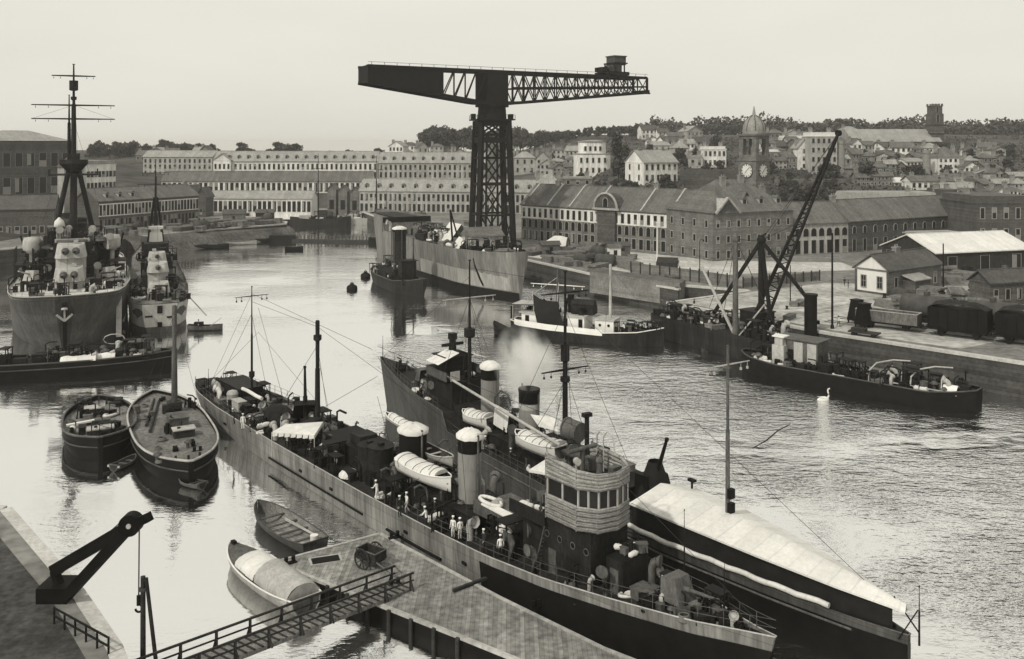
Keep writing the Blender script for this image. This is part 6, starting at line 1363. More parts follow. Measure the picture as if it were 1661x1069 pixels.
# posts and poles on the quays
def pole(px, pb, pt, r, m, label, z=5, top=None):
    p = P(px, pb, z); h = (pb - pt) * p.y / F; mb = MB(); mb.cyl((0, 0, -.5), (0, 0, h), r, r * .7, 8); mb.cyl((0, 0, 0), (0, 0, .6), r * 1.7, r * 1.3, 8)
    if top: top(mb, h)
    return tag(mb.build('pole', m, None, p), label, 'pole')
pole(1350, 533, 378, .2, m_iron, 'tall dark pole at the quay edge left of the coal skips')
pole(1282, 495, 430, .12, m_iron, 'thin dark pole behind the floating crane')
pole(1530, 470, 395, .18, m_iron, 'dark pole at the right end of the white-gabled house')
pole(1066, 424, 362, .22, m_white, 'white flagpole on the road before the arsenal store', top=lambda b, h: b.cyl((0, 0, h), (0, 0, h + .3), .3, n=8))
pole(1135, 441, 392, .12, m_iron, 'dark lamp pole behind the plank fence', top=lambda b, h: [b.tube([(0, 0, h), (.2, 0, h + .5), (.9, 0, h + .5)], .08, 6), b.cyl((.9, 0, h + .1), (.9, 0, h + .5), .3, .1, 8)])
# plank fence along the inner quay
def fence(pts, label, h=2.6):
    q = [P(*p, 5) for p in pts]; o = thing('plank_fence', label, 'fence', q[0])
    for a, b in zip(q, q[1:]):
        n = max(1, int((b - a).length / 2.4)); bd = MB(); d = (b - a) / n
        for i in range(n):
            p0, p1 = a + d * i - q[0], a + d * (i + .94) - q[0]
            bd.bar(p0 + Vector((0, 0, h / 2 + .15)), p1 + Vector((0, 0, h / 2 + .15)), .08, h) if False else bd.add([p0 + Vector((0, 0, .15)), p1 + Vector((0, 0, .15)), p1 + Vector((0, 0, h)), p0 + Vector((0, 0, h))], [(0, 1, 2, 3)])
        bd.build('boarding', m_wallM, o)
        for i in range(n + 1): part(o, 'fence_post', m_woodD, lambda b_: b_.boxz(a + d * i - q[0] - d.normalized() * .07 + Vector((-.05, -.08, 0)), (.25, .22, h + .35)))
    return o
fence([(1024, 444), (1120, 456), (1196, 468)], 'long pale plank fence along the inner edge of the crane quay'); fence([(1206, 467), (1330, 455)], 'low dark fence behind the floating crane', 2.0)
p = P(1082, 440, 5); part(thing('lean_to', 'small dark lean-to against the plank fence', 'shed', p, -.3), 'shelter', m_woodD, lambda b: [b.add([(-2.4, -1.4, 0), (2.4, -1.4, 0), (2.4, 1.2, 0), (-2.4, 1.2, 0), (-2.4, -1.4, 2.2), (2.4, -1.4, 2.2), (2.4, 1.2, 3.2), (-2.4, 1.2, 3.2)], [(0, 1, 5, 4), (4, 5, 6, 7), (1, 2, 6, 5), (0, 3, 7, 4), (2, 3, 7, 6)])])
# stone pier head
pr = MB(); a, b, c, d = P(958, 447, 5), P(1104, 467, 5), P(1112, 462, 5), P(966, 441, 5)
pr.prism([(v.x - .25, v.y - .45) for v in (a, b)] + [(v.x, v.y) for v in (c, d)], 1.2, 6.0); tag(pr.build('pier_parapet', m_wallM), 'pale stone parapet at the head of the crane quay', 'parapet')

# clutter stacked on the crane quay
def crate(b): b.boxz((0, 0, 0), (2.2, 1.6, 1.5)); [b.boxz((x, 0, 0), (.15, 1.7, 1.55)) for x in (-1, 0, 1)]; b.boxz((0, 0, 1.5), (2.3, 1.7, .08))
def timber(b): [b.boxz((0, -1 + .42 * j, .4 * k), (6.5 - .4 * ((j * 3 + k) % 3), .38, .36)) for j in range(6) for k in range(4)]
def plates(b): [b.boxz((.15 * (k % 3), .1 * (k % 2), .14 * k), (5, 2.6, .12)) for k in range(8)]
def drum(b): b.lathe([(.75, 0), (.75, .15), (.5, .2), (.5, 1.3), (.75, 1.35), (.75, 1.5)], n=14)
def chain(b): b.lathe([(2.0, 0), (1.7, .5), (1.2, .9), (.5, 1.2), (.05, 1.3)], n=11); [b.tube([(cos(a + i) * (1.9 - .2 * i), sin(a + i) * (1.9 - .2 * i), .3 + .2 * i) for a in (0, .5, 1, 1.5)], .14, 5) for i in range(6)]
def anchorb(b): b.bar((0, 0, .3), (3.2, 0, .5), .3); b.bar((3.2, -1.5, .3), (3.2, 1.5, .5), .35); b.tube([(-.4, -1.4, .8), (0, -.8, .35), (.1, 0, .3), (0, .8, .35), (-.4, 1.4, .8)], .22, 6)
def boilerc(b): b.lathe([(.1, -2.2), (1.1, -2.0), (1.2, -1.8), (1.2, 1.8), (1.1, 2.0), (.1, 2.2)], (0, 0, 1.3), 14, (1, 0, 0)); b.boxz((-1.2, 0, 0), (.4, 2, .6)); b.boxz((1.2, 0, 0), (.4, 2, .6)); b.cyl((.6, 0, 2.3), (.6, 0, 3.0), .3, n=8)
def tarpheap(b): b.loft([[(2.6 * k * cos(a) * (1 + .15 * sin(3 * a)), 1.8 * k * sin(a), z) for a in [2 * pi * i / 12 for i in range(12)]] for k, z in ((1, 0), (.9, .9), (.6, 1.7), (.2, 2.1), (.02, 2.15))])
STK = {}
for nm, fn, m in (('crate', crate, m_wood), ('timber_stack', timber, m_wood), ('plate_stack', plates, m_rust), ('cable_drum', drum, m_woodD), ('chain_heap', chain, m_iron), ('anchor', anchorb, m_iron), ('old_boiler', boilerc, m_ironL), ('tarpaulin_heap', tarpheap, m_superL)):
    mb = MB(); fn(mb); o = mb.build(nm, m); STK[nm] = o.data; bpy.data.objects.remove(o)
LBL = {'crate': 'wooden crate among the stores strewn', 'timber_stack': 'stack of sawn timber lying', 'plate_stack': 'pile of rusty plates lying', 'cable_drum': 'cable drum standing', 'chain_heap': 'dark heap of chain', 'anchor': 'old iron anchor lying', 'old_boiler': 'old riveted boiler lying', 'tarpaulin_heap': 'heap under a pale tarpaulin'}
def strew(n, x0, x1, y0, y1, where, seed, s0=.7, s1=1.3, z=5.0, names=None, ok=None):
    r = random.Random(seed)
    for _ in range(n):
        p = P(r.uniform(x0, x1), r.uniform(y0, y1), z)
        if ok and not ok(p): continue
        nm = r.choice(names or ['crate', 'timber_stack', 'timber_stack', 'plate_stack', 'plate_stack', 'cable_drum', 'chain_heap', 'anchor', 'old_boiler', 'crate', 'timber_stack', 'crate', 'plate_stack', 'cable_drum', 'timber_stack']); o = bpy.data.objects.new(nm, STK[nm]); COL.objects.link(o)
        o.location = p; o.rotation_euler = (0, 0, r.uniform(0, 6.28)); k = r.uniform(s0, s1); o.scale = (k, k, k)
        tag(o, LBL[nm] + ' ' + where, nm.replace('_', ' '), nm.replace('_', ' ') + 's ' + where)
qok = lambda p: inside(QUAY + [(700, 470), (-700, 470)], p.x - 1.5, p.y - 1.5) and not (-6 < p.x - GC.x < 6 and -7 < p.y - GC.y < 7)
strew(75, 848, 1030, 402, 441, 'on the crane quay before the arsenal store', 71, ok=qok)
strew(24, 840, 960, 412, 440, 'along the edge of the crane quay', 72, .6, 1.0, ok=qok)
strew(22, 930, 1100, 440, 462, 'on the pier head', 73, .4, .8, ok=qok)
strew(26, 560, 800, 357, 400, 'behind the stripped hull', 74, ok=qok)
strew(34, 1430, 1605, 474, 505, 'beside the quay office', 75, .6, 1.2); strew(16, 1510, 1620, 432, 462, 'behind the white-gabled house', 79, .7, 1.3)
strew(9, 1110, 1340, 492, 520, 'on the pale quay behind the floating crane', 78, .3, .6, ok=qok)
strew(44, 330, 460, 358, 372, 'on the spit at the head of the basin', 76, .8, 1.6, ok=qok)
strew(26, 170, 330, 370, 384, 'on the left quay before the storehouse', 77, .8, 1.5, ok=qok)
def hut(px, py, w_, d_, h, label, wall=m_wood, roofm=m_slateD, rz=.2, z=5):
    o = thing('hut', label, 'hut', P(px, py, z), rz); part(o, 'wall', wall, lambda b: b.boxz((0, 0, 0), (w_, d_, h)))
    part(o, 'roof', roofm, lambda b: b.add([(-w_ / 2 - .3, -d_ / 2 - .3, h), (w_ / 2 + .3, -d_ / 2 - .3, h), (w_ / 2 + .3, d_ / 2 + .3, h), (-w_ / 2 - .3, d_ / 2 + .3, h), (-w_ / 2 - .3, 0, h + d_ * .35), (w_ / 2 + .3, 0, h + d_ * .35)], [(0, 1, 5, 4), (1, 2, 5), (2, 3, 4, 5), (3, 0, 4), (3, 2, 1, 0)]))
    part(o, 'door', m_pane, lambda b: b.box((0, -d_ / 2 - .03, h * .4), (.9, .08, h * .8)))
hut(892, 412, 5, 3, 2.6, 'small plank hut among the stores on the crane quay'); hut(996, 422, 3, 2.4, 3.4, 'pale watchman\'s hut by the road on the crane quay', m_white, m_slate); hut(1008, 415, 4, 3, 2.8, 'dark hut next to the watchman\'s hut'); hut(380, 361, 8, 5, 3.4, 'low dark shed on the spit'); hut(430, 358, 7, 4, 3.2, 'long shed at the end of the spit', m_woodD)
o = thing('canvas_shelter', 'big pale canvas arched over a frame on the crane quay', 'canvas', P(905, 402, 5), -.3)
part(o, 'cover', m_canvas, lambda b: [b.loft([[(x, 2.4 * cos(a), (3.6 - .06 * x * x - .8 * (x < -2)) * max(0, sin(a))) for a in [pi * k / 8 for k in range(9)]] for x in (-5, -3, -1, 1, 3)], False)])
part(o, 'frame_hoop', m_woodD, lambda b: b.tube([(3.05, 2.4 * cos(a), 3.1 * sin(a)) for a in [pi * k / 8 for k in range(9)]], .1, 5))

# ---------------------------------------------------------------- floating crane and dredging barge by the right quay
K = Fr((36.4, 159.1), (.52, -.85))
fc = thing('floating_crane', 'dark floating derrick crane with long lattice boom moored at the quay corner', 'floating crane', K.o, K.rz)
KST = [(-15, 3.6, 3.2, 3.8), (-13, 4.4, 4.2, 3.8), (12, 4.4, 4.2, 3.8), (14, 3.8, 3.4, 3.8)]
hull(fc, KST, m_hullD, m_deck, bul=.3, n=16)
def KY(px, py, Y): return K.atY(px, py, Y)
ap = KY(1235, 390, 155)
part(fc, 'king_post', m_iron, lambda b: [b.cyl((ap.x, ap.y, 3.8), ap, .55, .5, 10)])
part(fc, 'post_head', m_iron, lambda b: [b.lathe([(.7, -.3), (.8, .1), (.6, .6), (.1, .9)], ap, 10), b.tube([ap, ap + Vector((.4, 0, .9)), ap + Vector((1.1, 0, 1.3))], .12, 6)])
for px, py, Y in ((1158, 508, 163), (1308, 482, 150), (1250, 520, 152)): part(fc, 'stay_leg', m_iron, lambda b: b.bar(ap, KY(px, py, Y), .5, .5))
b0, b1, tip = KY(1212, 535, 155), KY(1236, 540, 152), KY(1360, 216, 163)
part(fc, 'boom', m_iron, lambda b: [b.bar(p_, tip.lerp(p_, .0), .38) for p_ in (b0, b1)] + [b.bar(b0 + Vector((0, 1.2, 1.2)), tip, .3)] + [b.bar(b0.lerp(tip, i / 22), b1.lerp(tip, (i + .5) / 22), .16) for i in range(22)] + [b.bar(b1.lerp(tip, (i + .5) / 22), b0.lerp(tip, (i + 1) / 22), .16) for i in range(22)] + [b.bar((b0 + Vector((0, 1.2, 1.2))).lerp(tip, i / 18), b1.lerp(tip, (i + .6) / 18), .13) for i in range(18)])
part(fc, 'boom_head', m_iron, lambda b: [b.cyl(tip + Vector((0, -.3, 0)), tip + Vector((0, .3, 0)), .55, n=12)])
part(fc, 'hoisting_rope', m_wire, lambda b: [b.cyl(tip, ap, .05, n=4), b.cyl(tip, ap + Vector((.2, .2, -.4)), .05, n=4), b.cyl(b1.lerp(tip, .55), ap, .05, n=4)])
q = KY(1315, 512, 149); part(fc, 'boiler', m_black, lambda b: [b.cyl((q.x, q.y, 3.8), (q.x, q.y, q.z + 3.2), 1.0, n=16), b.cyl((q.x, q.y, q.z + 3.2), (q.x, q.y, q.z + 3.5), 1.12, n=16), b.boxz((q.x, q.y + 1.1, 6), (.8, 1.2, .6))])
q = KY(1228, 520, 156); part(fc, 'winch_house', m_super, lambda b: [b.boxz((q.x, q.y, 3.8), (4.6, 3.4, 3.2)), b.boxz((q.x, q.y, 7.0), (5, 3.8, .15))])
mp_ = KY(1193, 553, 151.5); part(fc, 'derrick_mast', m_superM, lambda b: [b.cyl((mp_.x, mp_.y, 3.0), (mp_.x, mp_.y, 20), .5, .4, 10), b.lathe([(.5, 19.2), (.65, 19.6), (.3, 20.4), (.05, 20.5)], (mp_.x, mp_.y, 0), 10)])
part(fc, 'derrick_spar', m_superL, lambda b: [b.cyl(KY(1138, 432, 154), KY(1190, 540, 152), .22, .28, 8), b.cyl(KY(1242, 492, 154), KY(1196, 548, 151), .14, n=6)])
part(fc, 'mast_stay', m_wire, lambda b: [b.cyl((mp_.x, mp_.y, 19.6), KY(px, py, Y), .05, n=4) for px, py, Y in ((1150, 500, 160), (1238, 392, 155), (1262, 540, 149), (1172, 520, 156))])
scatter(fc, 110, -14, 13, lambda x: 3.6, lambda x: 3.85, 81, s=1.3)
part(fc, 'hanging_fender', m_superM, lambda b: [b.cyl((-14.5 + .9 * i, 4.55 - .9 * max(0, (3 - i)) / 3, .4), (-14.5 + .9 * i, 4.6 - .9 * max(0, (3 - i)) / 3, 3.4), .14, n=6) for i in range(11)])
Z = Fr((48.5, 133.0), (.72, -.69))
bg = thing('dredging_barge', 'long dark dredging barge with pale hoops, deckhouse and white-topped cabin at the right', 'barge', Z.o, Z.rz)
ZST = [(-17, .6, .3, 2.6), (-15, 2.6, 2.0, 2.3), (-10, 3.6, 3.4, 2.0), (12, 3.6, 3.4, 2.0), (15.5, 2.6, 2.2, 2.4), (17.5, 1.2, .9, 2.7)]
ZS = hull(bg, ZST, m_black, m_deck, bul=.4, n=26); cap_rail(bg, ZS, .4, .1, m_ironL)
def zat(px, py, z, y=None):
    v = Z.at(px, py, z); v.y = max(-2.3, min(2.3, v.y)) if y is None else y; return v
q = zat(1306, 590, 2.0, .2); part(bg, 'deckhouse', m_superM, lambda b: [b.boxz((q.x, q.y + .4, 2.0), (6.6, 3.4, 4.0)), b.boxz((q.x, q.y + .4, 6.0), (7.2, 4, .15))])
part(bg, 'pale_panel', m_superL, lambda b: [b.box((q.x + dx, q.y - 1.33, 4.2), (1.4, .08, 3.0)) for dx in (-2.4, .3, 2.4)]); part(bg, 'door', m_black, lambda b: b.box((q.x - .9, q.y - 1.34, 3.4), (.9, .1, 2.2)))
q = zat(1263, 590, 2.2, -1.2); part(bg, 'cabin', m_superL, lambda b: [b.boxz((q.x, q.y, 2.1), (1.9, 1.9, 2.9)), b.boxz((q.x, q.y, 5.0), (1.3, 1.4, 1.2))]); part(bg, 'cabin_roof', m_white, lambda b: b.boxz((q.x, q.y, 6.2), (1.9, 1.9, .18)))
for px, py, w_ in ((1388, 640, 4.6), (1455, 655, 4.2)):
    q = zat(px, py, 2.2, -1.3); part(bg, 'hoop_frame', m_superL, lambda b: [b.tube([(q.x - 1.6, q.y - 1.4, 2.2), (q.x - 1.5, q.y - 1.2, 3.8), (q.x - .9, q.y - .4, 4.7), (q.x + .6, q.y + 1.6, 5.0), (q.x + 2.6, q.y + 2.6, 5.0)], .11, 6), b.bar((q.x - 1.6, q.y - 1.4, 2.6), (q.x + w_ - 1.4, q.y - 1.4, 2.6), .14), b.bar((q.x + w_ - 1.8, q.y - 1.4, 2.2), (q.x + w_ - 1.8, q.y - 1.0, 4.2), .1)])
q = zat(1512, 655, 2.3, -1.6); part(bg, 'white_hood', m_white, lambda b: b.loft([[(q.x + x, q.y + .9 * cos(a), 2.2 + 1.2 * sin(a)) for a in [pi * k / 8 for k in range(9)]] for x in (-.9, .9)], False))
q = zat(1462, 650, 2.3, -2.2); part(bg, 'tool_drum', m_superM, lambda b: b.cyl((q.x, q.y, 2.2), (q.x, q.y, 3.4), .6, n=12))
scatter(bg, 130, -15, 15.5, lambda x: 3.0, lambda x: 2.05, 82, s=1.2)
strew(16, 1340, 1540, 610, 660, 'on the dredging barge', 83, .35, .55, 2.05, ['crate', 'chain_heap', 'timber_stack', 'cable_drum'], ok=lambda p: abs((p - Z.o).dot(Z.l)) < 2.4 and abs((p - Z.o).dot(Z.f)) < 15)
q = P(1215, 590); o = thing('mooring_raft', 'small dark raft of baulks floating at the barge\'s stem', 'raft', P(1180, 572), -.9); part(o, 'baulks', m_woodD, lambda b: [b.boxz((0, -1.6 + .8 * i, -.3), (8 - .5 * (i % 2), .7, .8)) for i in range(5)])
# swan
q = P(1335, 650); o = thing('swan', 'white swan with upright neck swimming before the dredging barge', 'swan', q, .25); o.scale = (1.25,) * 3
mb = MB(); mb.lathe([(.02, -.75), (.22, -.5), (.36, -.1), (.34, .3), (.2, .6), (.05, .72)], (0, 0, .12), 12, (1, 0, 0)); mb.tube([(.55, 0, .25), (.72, 0, .5), (.66, 0, .8), (.58, 0, 1.05), (.66, 0, 1.25), (.82, 0, 1.27)], .11, 7, .075); mb.build('body', m_white, o)
mb = MB(); mb.cyl((.84, 0, 1.26), (1.02, 0, 1.2), .055, .02, 6); mb.build('beak', m_black, o)
mb = MB(); [mb.loft([[(-.75 + .1 * k, s_ * .12, .42), (-.3, s_ * (.3 + .02 * k), .45 - .05 * k), (.3, s_ * .33, .25)] for k in range(3)], False) for s_ in (-1, 1)]; mb.build('wing', m_white, o)
mb = MB(); a, b = P(1221, 727), P(1282, 688); mb.tube([a, a.lerp(b, .3) + Vector((.2, 0, .05)), a.lerp(b, .7) + Vector((-.25, 0, .05)), b], .05, 6); tag(mb.build('drifting_spar', m_black), 'thin dark spar drifting on the open water right of the awning mast', 'spar')

# ---------------------------------------------------------------- barges and boats on the left
def lighter(label, far, near, w_, zd, m_dk, name='lighter', bul=.45, sq=.75, rail=m_superM):
    a, c = Vector(far), Vector(near); f = (a - c); L = f.length; fr = Fr((a + c) / 2, f)
    o = thing(name, label, 'lighter', fr.o, fr.rz); st = []
    for i in range(21):
        u = -1 + 2 * i / 20; b = max(.25, w_ / 2 * (1 - abs(u) ** (2.6 if u > 0 else 3.2)) ** sq); st.append((u * L / 2, b, b * .9, zd + .35 * u * u))
    S = hull(o, st, m_black, m_dk, bul=bul, n=30); cap_rail(o, S, bul, .13, rail)
    part(o, 'rubbing_band', m_ironL, lambda b: [b.tube([(x, s_ * (lerp(w2, b2, .78) + .05), z * .72) for x, b2, w2, z in S], .09, 5) for s_ in (-1, 1)])
    return o, fr, S
o, fr, S = lighter('short round-ended dark lighter moored left of the masted one', (-53.4, 119.5), (-45.6, 102.5), 8.0, 1.7, m_deckM, bul=.6, rail=m_superM)
for px, py, w_, d_, h, m in ((151, 672, 2.6, 1.6, .8, m_superL), (163, 706, 2.8, 1.5, .8, m_superL), (155, 688, 3.2, .6, .4, m_superM)):
    q = fr.at(px, py, 1.7); part(o, 'hatch', m_woodD, lambda b: b.boxz((q.x, q.y, 1.72), (d_, w_, h))); part(o, 'hatch_cover', m, lambda b: b.boxz((q.x, q.y, 1.72 + h), (d_ + .1, w_ + .1, .12)))
q = fr.at(135, 694, 1.7); part(o, 'white_plank', m_white, lambda b: [b.bar(q + Vector((.4, 1.8, .4)), q + Vector((.9, -1.2, .5)), .45, .2)]); part(o, 'white_bitt', m_white, lambda b: [b.lathe([(.35, 0), (.4, .5), (.3, .8), (.05, .9)], fr.at(118, 703, 1.8), 10)])
scatter(o, 22, -7.5, 7.5, lambda x: 3.2, lambda x: 1.75, 91, s=.9)
part(o, 'bow_timberheads', m_woodD, lambda b: [b.boxz((7.8 - abs(i) * .4, i * .9, 1.9), (.22, .22, .9)) for i in range(-3, 4)])
o, fr, S = lighter('long round-ended masted lighter with pale deck, next to the short one', (-47.2, 122.0), (-32.8, 94.6), 8.8, 1.9, M('lighter_deck', .13, .85, .4, .35, fine=.35), bul=.45, rail=m_superL)
q = fr.at(283, 668, 1.9); ma = mastp(o, (q.x, q.y, 1.9), 15.0, .4, m_superM, name='mast', stays=((14, (13.5, 0, 2.6)), (14, (3, 3.9, 2.4)), (14, (3, -3.9, 2.4))), r2=.34)
part(o, 'mast_case', m_woodD, lambda b: [b.boxz((q.x, q.y, 1.9), (1.4, 1.6, 1.3)), b.boxz((q.x - .3, q.y + 1.1, 1.9), (.8, .7, 1.1))])
q = fr.at(288, 694, 1.9); part(o, 'cabin', m_superM, lambda b: [b.boxz((q.x, q.y, 1.9), (2.7, 2.1, 1.4))]); part(o, 'cabin_top', m_superM, lambda b: b.boxz((q.x, q.y, 3.3), (2.9, 2.3, .12)))
q = fr.at(298, 708, 1.9); part(o, 'companion_hatch', m_woodD, lambda b: b.boxz((q.x, q.y, 1.9), (1.4, 2.2, .9))); part(o, 'hatch_cover', m_superL, lambda b: b.boxz((q.x, q.y, 2.8), (1.7, 2.5, .1)))
part(o, 'spare_spar', m_woodD, lambda b: b.cyl(fr.at(237, 690, 2.1), fr.at(250, 648, 2.1), .16, n=6)); part(o, 'spare_spar', m_woodD, lambda b: b.cyl(fr.at(243, 700, 2.1), fr.at(258, 650, 2.1), .16, n=6))
scatter(o, 26, -13, 13, lambda x: 3.5, lambda x: 1.95, 92, ['bollard', 'rope_coil', 'winch', 'ready_box', 'dark_pipework', 'mushroom_vent', 'rope_coil'], s=.9)
part(o, 'stern_timberheads', m_woodD, lambda b: [b.boxz((-13.6 + abs(i) * .45, i * 1.2, 2.1), (.22, .22, .6)) for i in range(-2, 3)])
for px, py, lb, s in ((202, 757, 'small dinghy with pale transom tied under the short lighter', 1.0), (310, 790, 'half-sunk dark dinghy tied under the masted lighter', .95)):
    q = P(px, py); k = thing('dinghy', lb, 'dinghy', q, 1.3 if px < 250 else 2.6); mb = MB(); boat_mesh(mb, 3.6 * s, 1.5, .55, k0=0, k1=1); mb.build('hull', [m_superM, m_woodD], k)
    part(k, 'transom_board', m_superL if px < 250 else m_superM, lambda b: b.boxz((-1.72 * s, 0, .5), (.14, 1.5, .22)))
# dark barge under the cruiser's bow
o, fr, S = lighter('long dark barge with two white covers lying under the cruiser\'s bow', (-53.5, 147.5), (-92, 137), 7.4, 1.7, m_deck, 'barge', bul=.4, rail=m_ironL)
for px, py, w_ in ((128, 583, 5.0), (166, 579, 3.8)):
    q = fr.at(px, py, 2.2); part(o, 'white_cover', m_canvas, lambda b: b.loft([[(q.x + x, q.y + 1.0 * cos(a), 2.1 + (.7 + .1 * sin(x * 3)) * sin(a)) for a in [pi * k / 6 for k in range(7)]] for x in [-w_ / 2 + w_ * i / 6 for i in range(7)]], False))
scatter(o, 100, -16, 17, lambda x: 2.8, lambda x: 1.75, 93, s=1.25)
q = fr.at(228, 562, 2.5); part(o, 'deck_cabin', m_superM, lambda b: [b.boxz((q.x, q.y, 1.7), (3.2, 2.4, 1.7)), b.boxz((q.x, q.y, 3.4), (3.6, 2.8, .12))]); part(o, 'side_frame', m_superL, lambda b: b.tube([fr.at(185, 550, 4) + Vector((cos(a) * 1.6, 0, sin(a) * .8)) for a in [2 * pi * k / 10 for k in range(11)]], .1, 5))
q = P(333, 536); o = thing('tender', 'small tender with canopy frame lying under the destroyer\'s stern', 'boat', q, .1); mb = MB(); boat_mesh(mb, 6.4, 2.0, .9); mb.build('hull', [m_superM, m_woodD], o); part(o, 'canopy_frame', m_superL, lambda b: [b.bar((1.0, -.8, .9), (2.8, -.8, 2.2), .08), b.bar((1.0, .8, .9), (2.8, .8, 2.2), .08), b.bar((2.8, -.8, 2.2), (2.8, .8, 2.2), .08)])
part(o, 'engine_box', m_black, lambda b: b.boxz((-1.2, 0, .4), (1.6, 1.1, 1.2)))
# open cutter and canvas-covered launch beside the pontoon
a, c = P(418, 826, .5), P(512, 894, .5); f = a - c; o = thing('cutter', 'open grey cutter with thwarts moored off the pontoon corner', 'boat', ((a + c) / 2).to_2d().to_3d(), atan2(f.y, f.x))
mb = MB(); boat_mesh(mb, f.length, 3.4, 1.0, thw=4, sheer=.4); mb.build('hull', [m_ironL, m_wood], o)
part(o, 'oars', m_superL, lambda b: [b.cyl((-4.6, -.9, 1.1), (1.0, -.5, 1.05), .06, n=6), b.cyl((-4.4, -.75, 1.12), (.6, -.3, 1.07), .06, n=6)]); part(o, 'stern_sheets', m_woodL, lambda b: b.boxz((-f.length * .36, 0, .6), (1.8, 2.4, .08))); part(o, 'white_bucket', m_white, lambda b: b.cyl((-4.4, -.6, .6), (-4.4, -.6, 1.25), .3, .36, 10))
part(o, 'floor_boards', m_woodL, lambda b: [b.boxz((-.8 + .3, -.6 + .4 * i, .2), (5.4, .34, .05)) for i in range(4)])
a, c = P(374, 896, .6), P(497, 988, .6); f = a - c; o = thing('launch', 'grey launch with canvas-covered cabin moored at the near edge of the pontoon', 'launch', ((a + c) / 2).to_2d().to_3d(), atan2(f.y, f.x)); Ll = f.length
mb = MB(); boat_mesh(mb, Ll, 3.4, 1.15, thw=0, sheer=.35); mb.build('hull', [m_superL, m_superM], o)
mb = MB(); rings = []
for i in range(9): u = .1 + .9 * i / 8; w_ = 1.7 * (1 - max(0, u) ** 2.3) ** .75; rings.append([(u * Ll / 2, -w_, 1.12 + .35 * u * u), (u * Ll / 2, 0, 1.3 + .35 * u * u), (u * Ll / 2, w_, 1.12 + .35 * u * u)])
mb.loft(rings, False); mb.build('foredeck', m_superM, o)
def lc(x0, x1, h, wv): return lambda b: [b.loft([[(x, 1.45 * cos(a), 1.1 + (h + wv * sin(x * 3.1 + 2 * a)) * sin(a) ** .8 if 0 < a < pi else 1.1) for a in [pi * k / 8 for k in range(9)]] for x in [lerp(x0, x1, i / 8) for i in range(9)]], False), b.add([(x1, 1.45 * cos(a), 1.1 + h * sin(a)) for a in [pi * k / 8 for k in range(9)]], [tuple(range(9))]), b.add([(x0, 1.45 * cos(a), 1.1 + h * sin(a)) for a in [pi * k / 8 for k in range(9)]], [tuple(range(9))])]
part(o, 'cabin_cover', m_canvas, lc(-.6, 2.6, .85, .04)); part(o, 'stern_canopy', m_superL, lc(-6.0, -.8, 1.25, .07)); part(o, 'gunwale', m_white, lambda b: [b.tube([(u * Ll / 2, s_ * 1.73 * (1 - max(0, u) ** 2.3) ** .75 if u > 0 else s_ * 1.73 * (1 - abs(u) ** 3 * .35) ** .8, 1.17 + .35 * u * u) for u in [-1 + .1 * i for i in range(20)]], .07, 5) for s_ in (-1, 1)])
part(o, 'mooring_cleat', m_black, lambda b: b.boxz((Ll * .45, 0, 1.55), (.5, .3, .25)))

# ---------------------------------------------------------------- pontoon, gangway, handcart
PONT = [(-19.3, 75.1), (-3.6, 63.8), (9, 54.6), (15.0, 55.4), (6.2, 62.2), (-.9, 69.2), (-11.5, 80.6)]
po = thing('pontoon', 'planked landing pontoon lying along the nearest ship', 'pontoon', (-19.3, 75.1, 0)); off = Vector((19.3, -75.1, 0))
mb = MB(); mb.T = Matrix.Translation(off); mb.prism([(x, y) for x, y in PONT], -.6, .98); mb.build('float_body', m_black, po)
mb = MB(); nr = Vector((.81, -.58, 0)); ctr = Vector((-6, 69, 0)); mb.T = Matrix.Identity(4)
mb.add([(x + off.x, y + off.y, 1.1) for x, y in PONT], [tuple(range(7))]); mb.build('planked_deck', m_woodL, po)
mb = MB(); mb.T = Matrix.Translation(off)
for (x0, y0), (x1, y1) in zip(PONT, PONT[1:] + PONT[:1]): mb.bar((x0, y0, 1.06), (x1, y1, 1.06), .3, .22)
mb.build('edge_beam', m_wallL, po)
part(po, 'hatch', m_superL, lambda b: [b.box(P(528, 908, 1.12) + off, (2.6, 1.4, .1), rz=.35)]); part(po, 'hatch_opening', m_black, lambda b: [b.box(P(528, 908, 1.16) + off, (2.2, 1.05, .1), rz=.35)])
part(po, 'timber_fender', m_woodD, lambda b: [b.cyl(Vector((-19.3, 75.1, .5)).lerp(Vector((-3.6, 63.8, .5)), i / 9) + off + Vector((-.15, -.2, -1)), Vector((-19.3, 75.1, .5)).lerp(Vector((-3.6, 63.8, .5)), i / 9) + off + Vector((-.15, -.2, .6)), .16, n=6) for i in range(10)])
for px, py in ((470, 914), (640, 950), (870, 985), (640, 873)): fit(po, 'bollard', P(px, py, 1.1) + off, .6)
part(po, 'mooring_beam', m_woodD, lambda b: [b.bar(P(735, 958, 1.25) + off, P(815, 928, 1.25) + off, .25, .2)])
gw = thing('gangway', 'timber gangway with post rails leading down to the pontoon', 'gangway', (-8.5, 70.9, 1.1)); g0 = Vector((-8.5, 70.9, 1.1)); gd = Vector((-10.6, -12.1, 1.1)); sd_ = Vector((.78, -.57, 0))
def gp(t, s_, z): return gd * t + sd_ * s_ + Vector((0, 0, z + .12))
part(gw, 'walkway', m_wood, lambda b: [b.add([gp(t_, s_, 0) for t_ in (0, 1.75) for s_ in (-1, 1)] + [gp(t_, s_, -.25) for t_ in (0, 1.75) for s_ in (-1, 1)], [(0, 1, 3, 2), (4, 5, 7, 6), (0, 2, 6, 4), (1, 3, 7, 5), (0, 1, 5, 4)])])
part(gw, 'tread_batten', m_woodD, lambda b: [b.bar(gp(i / 26, -1, .04), gp(i / 26, 1, .04), .12, .06) for i in range(44)])
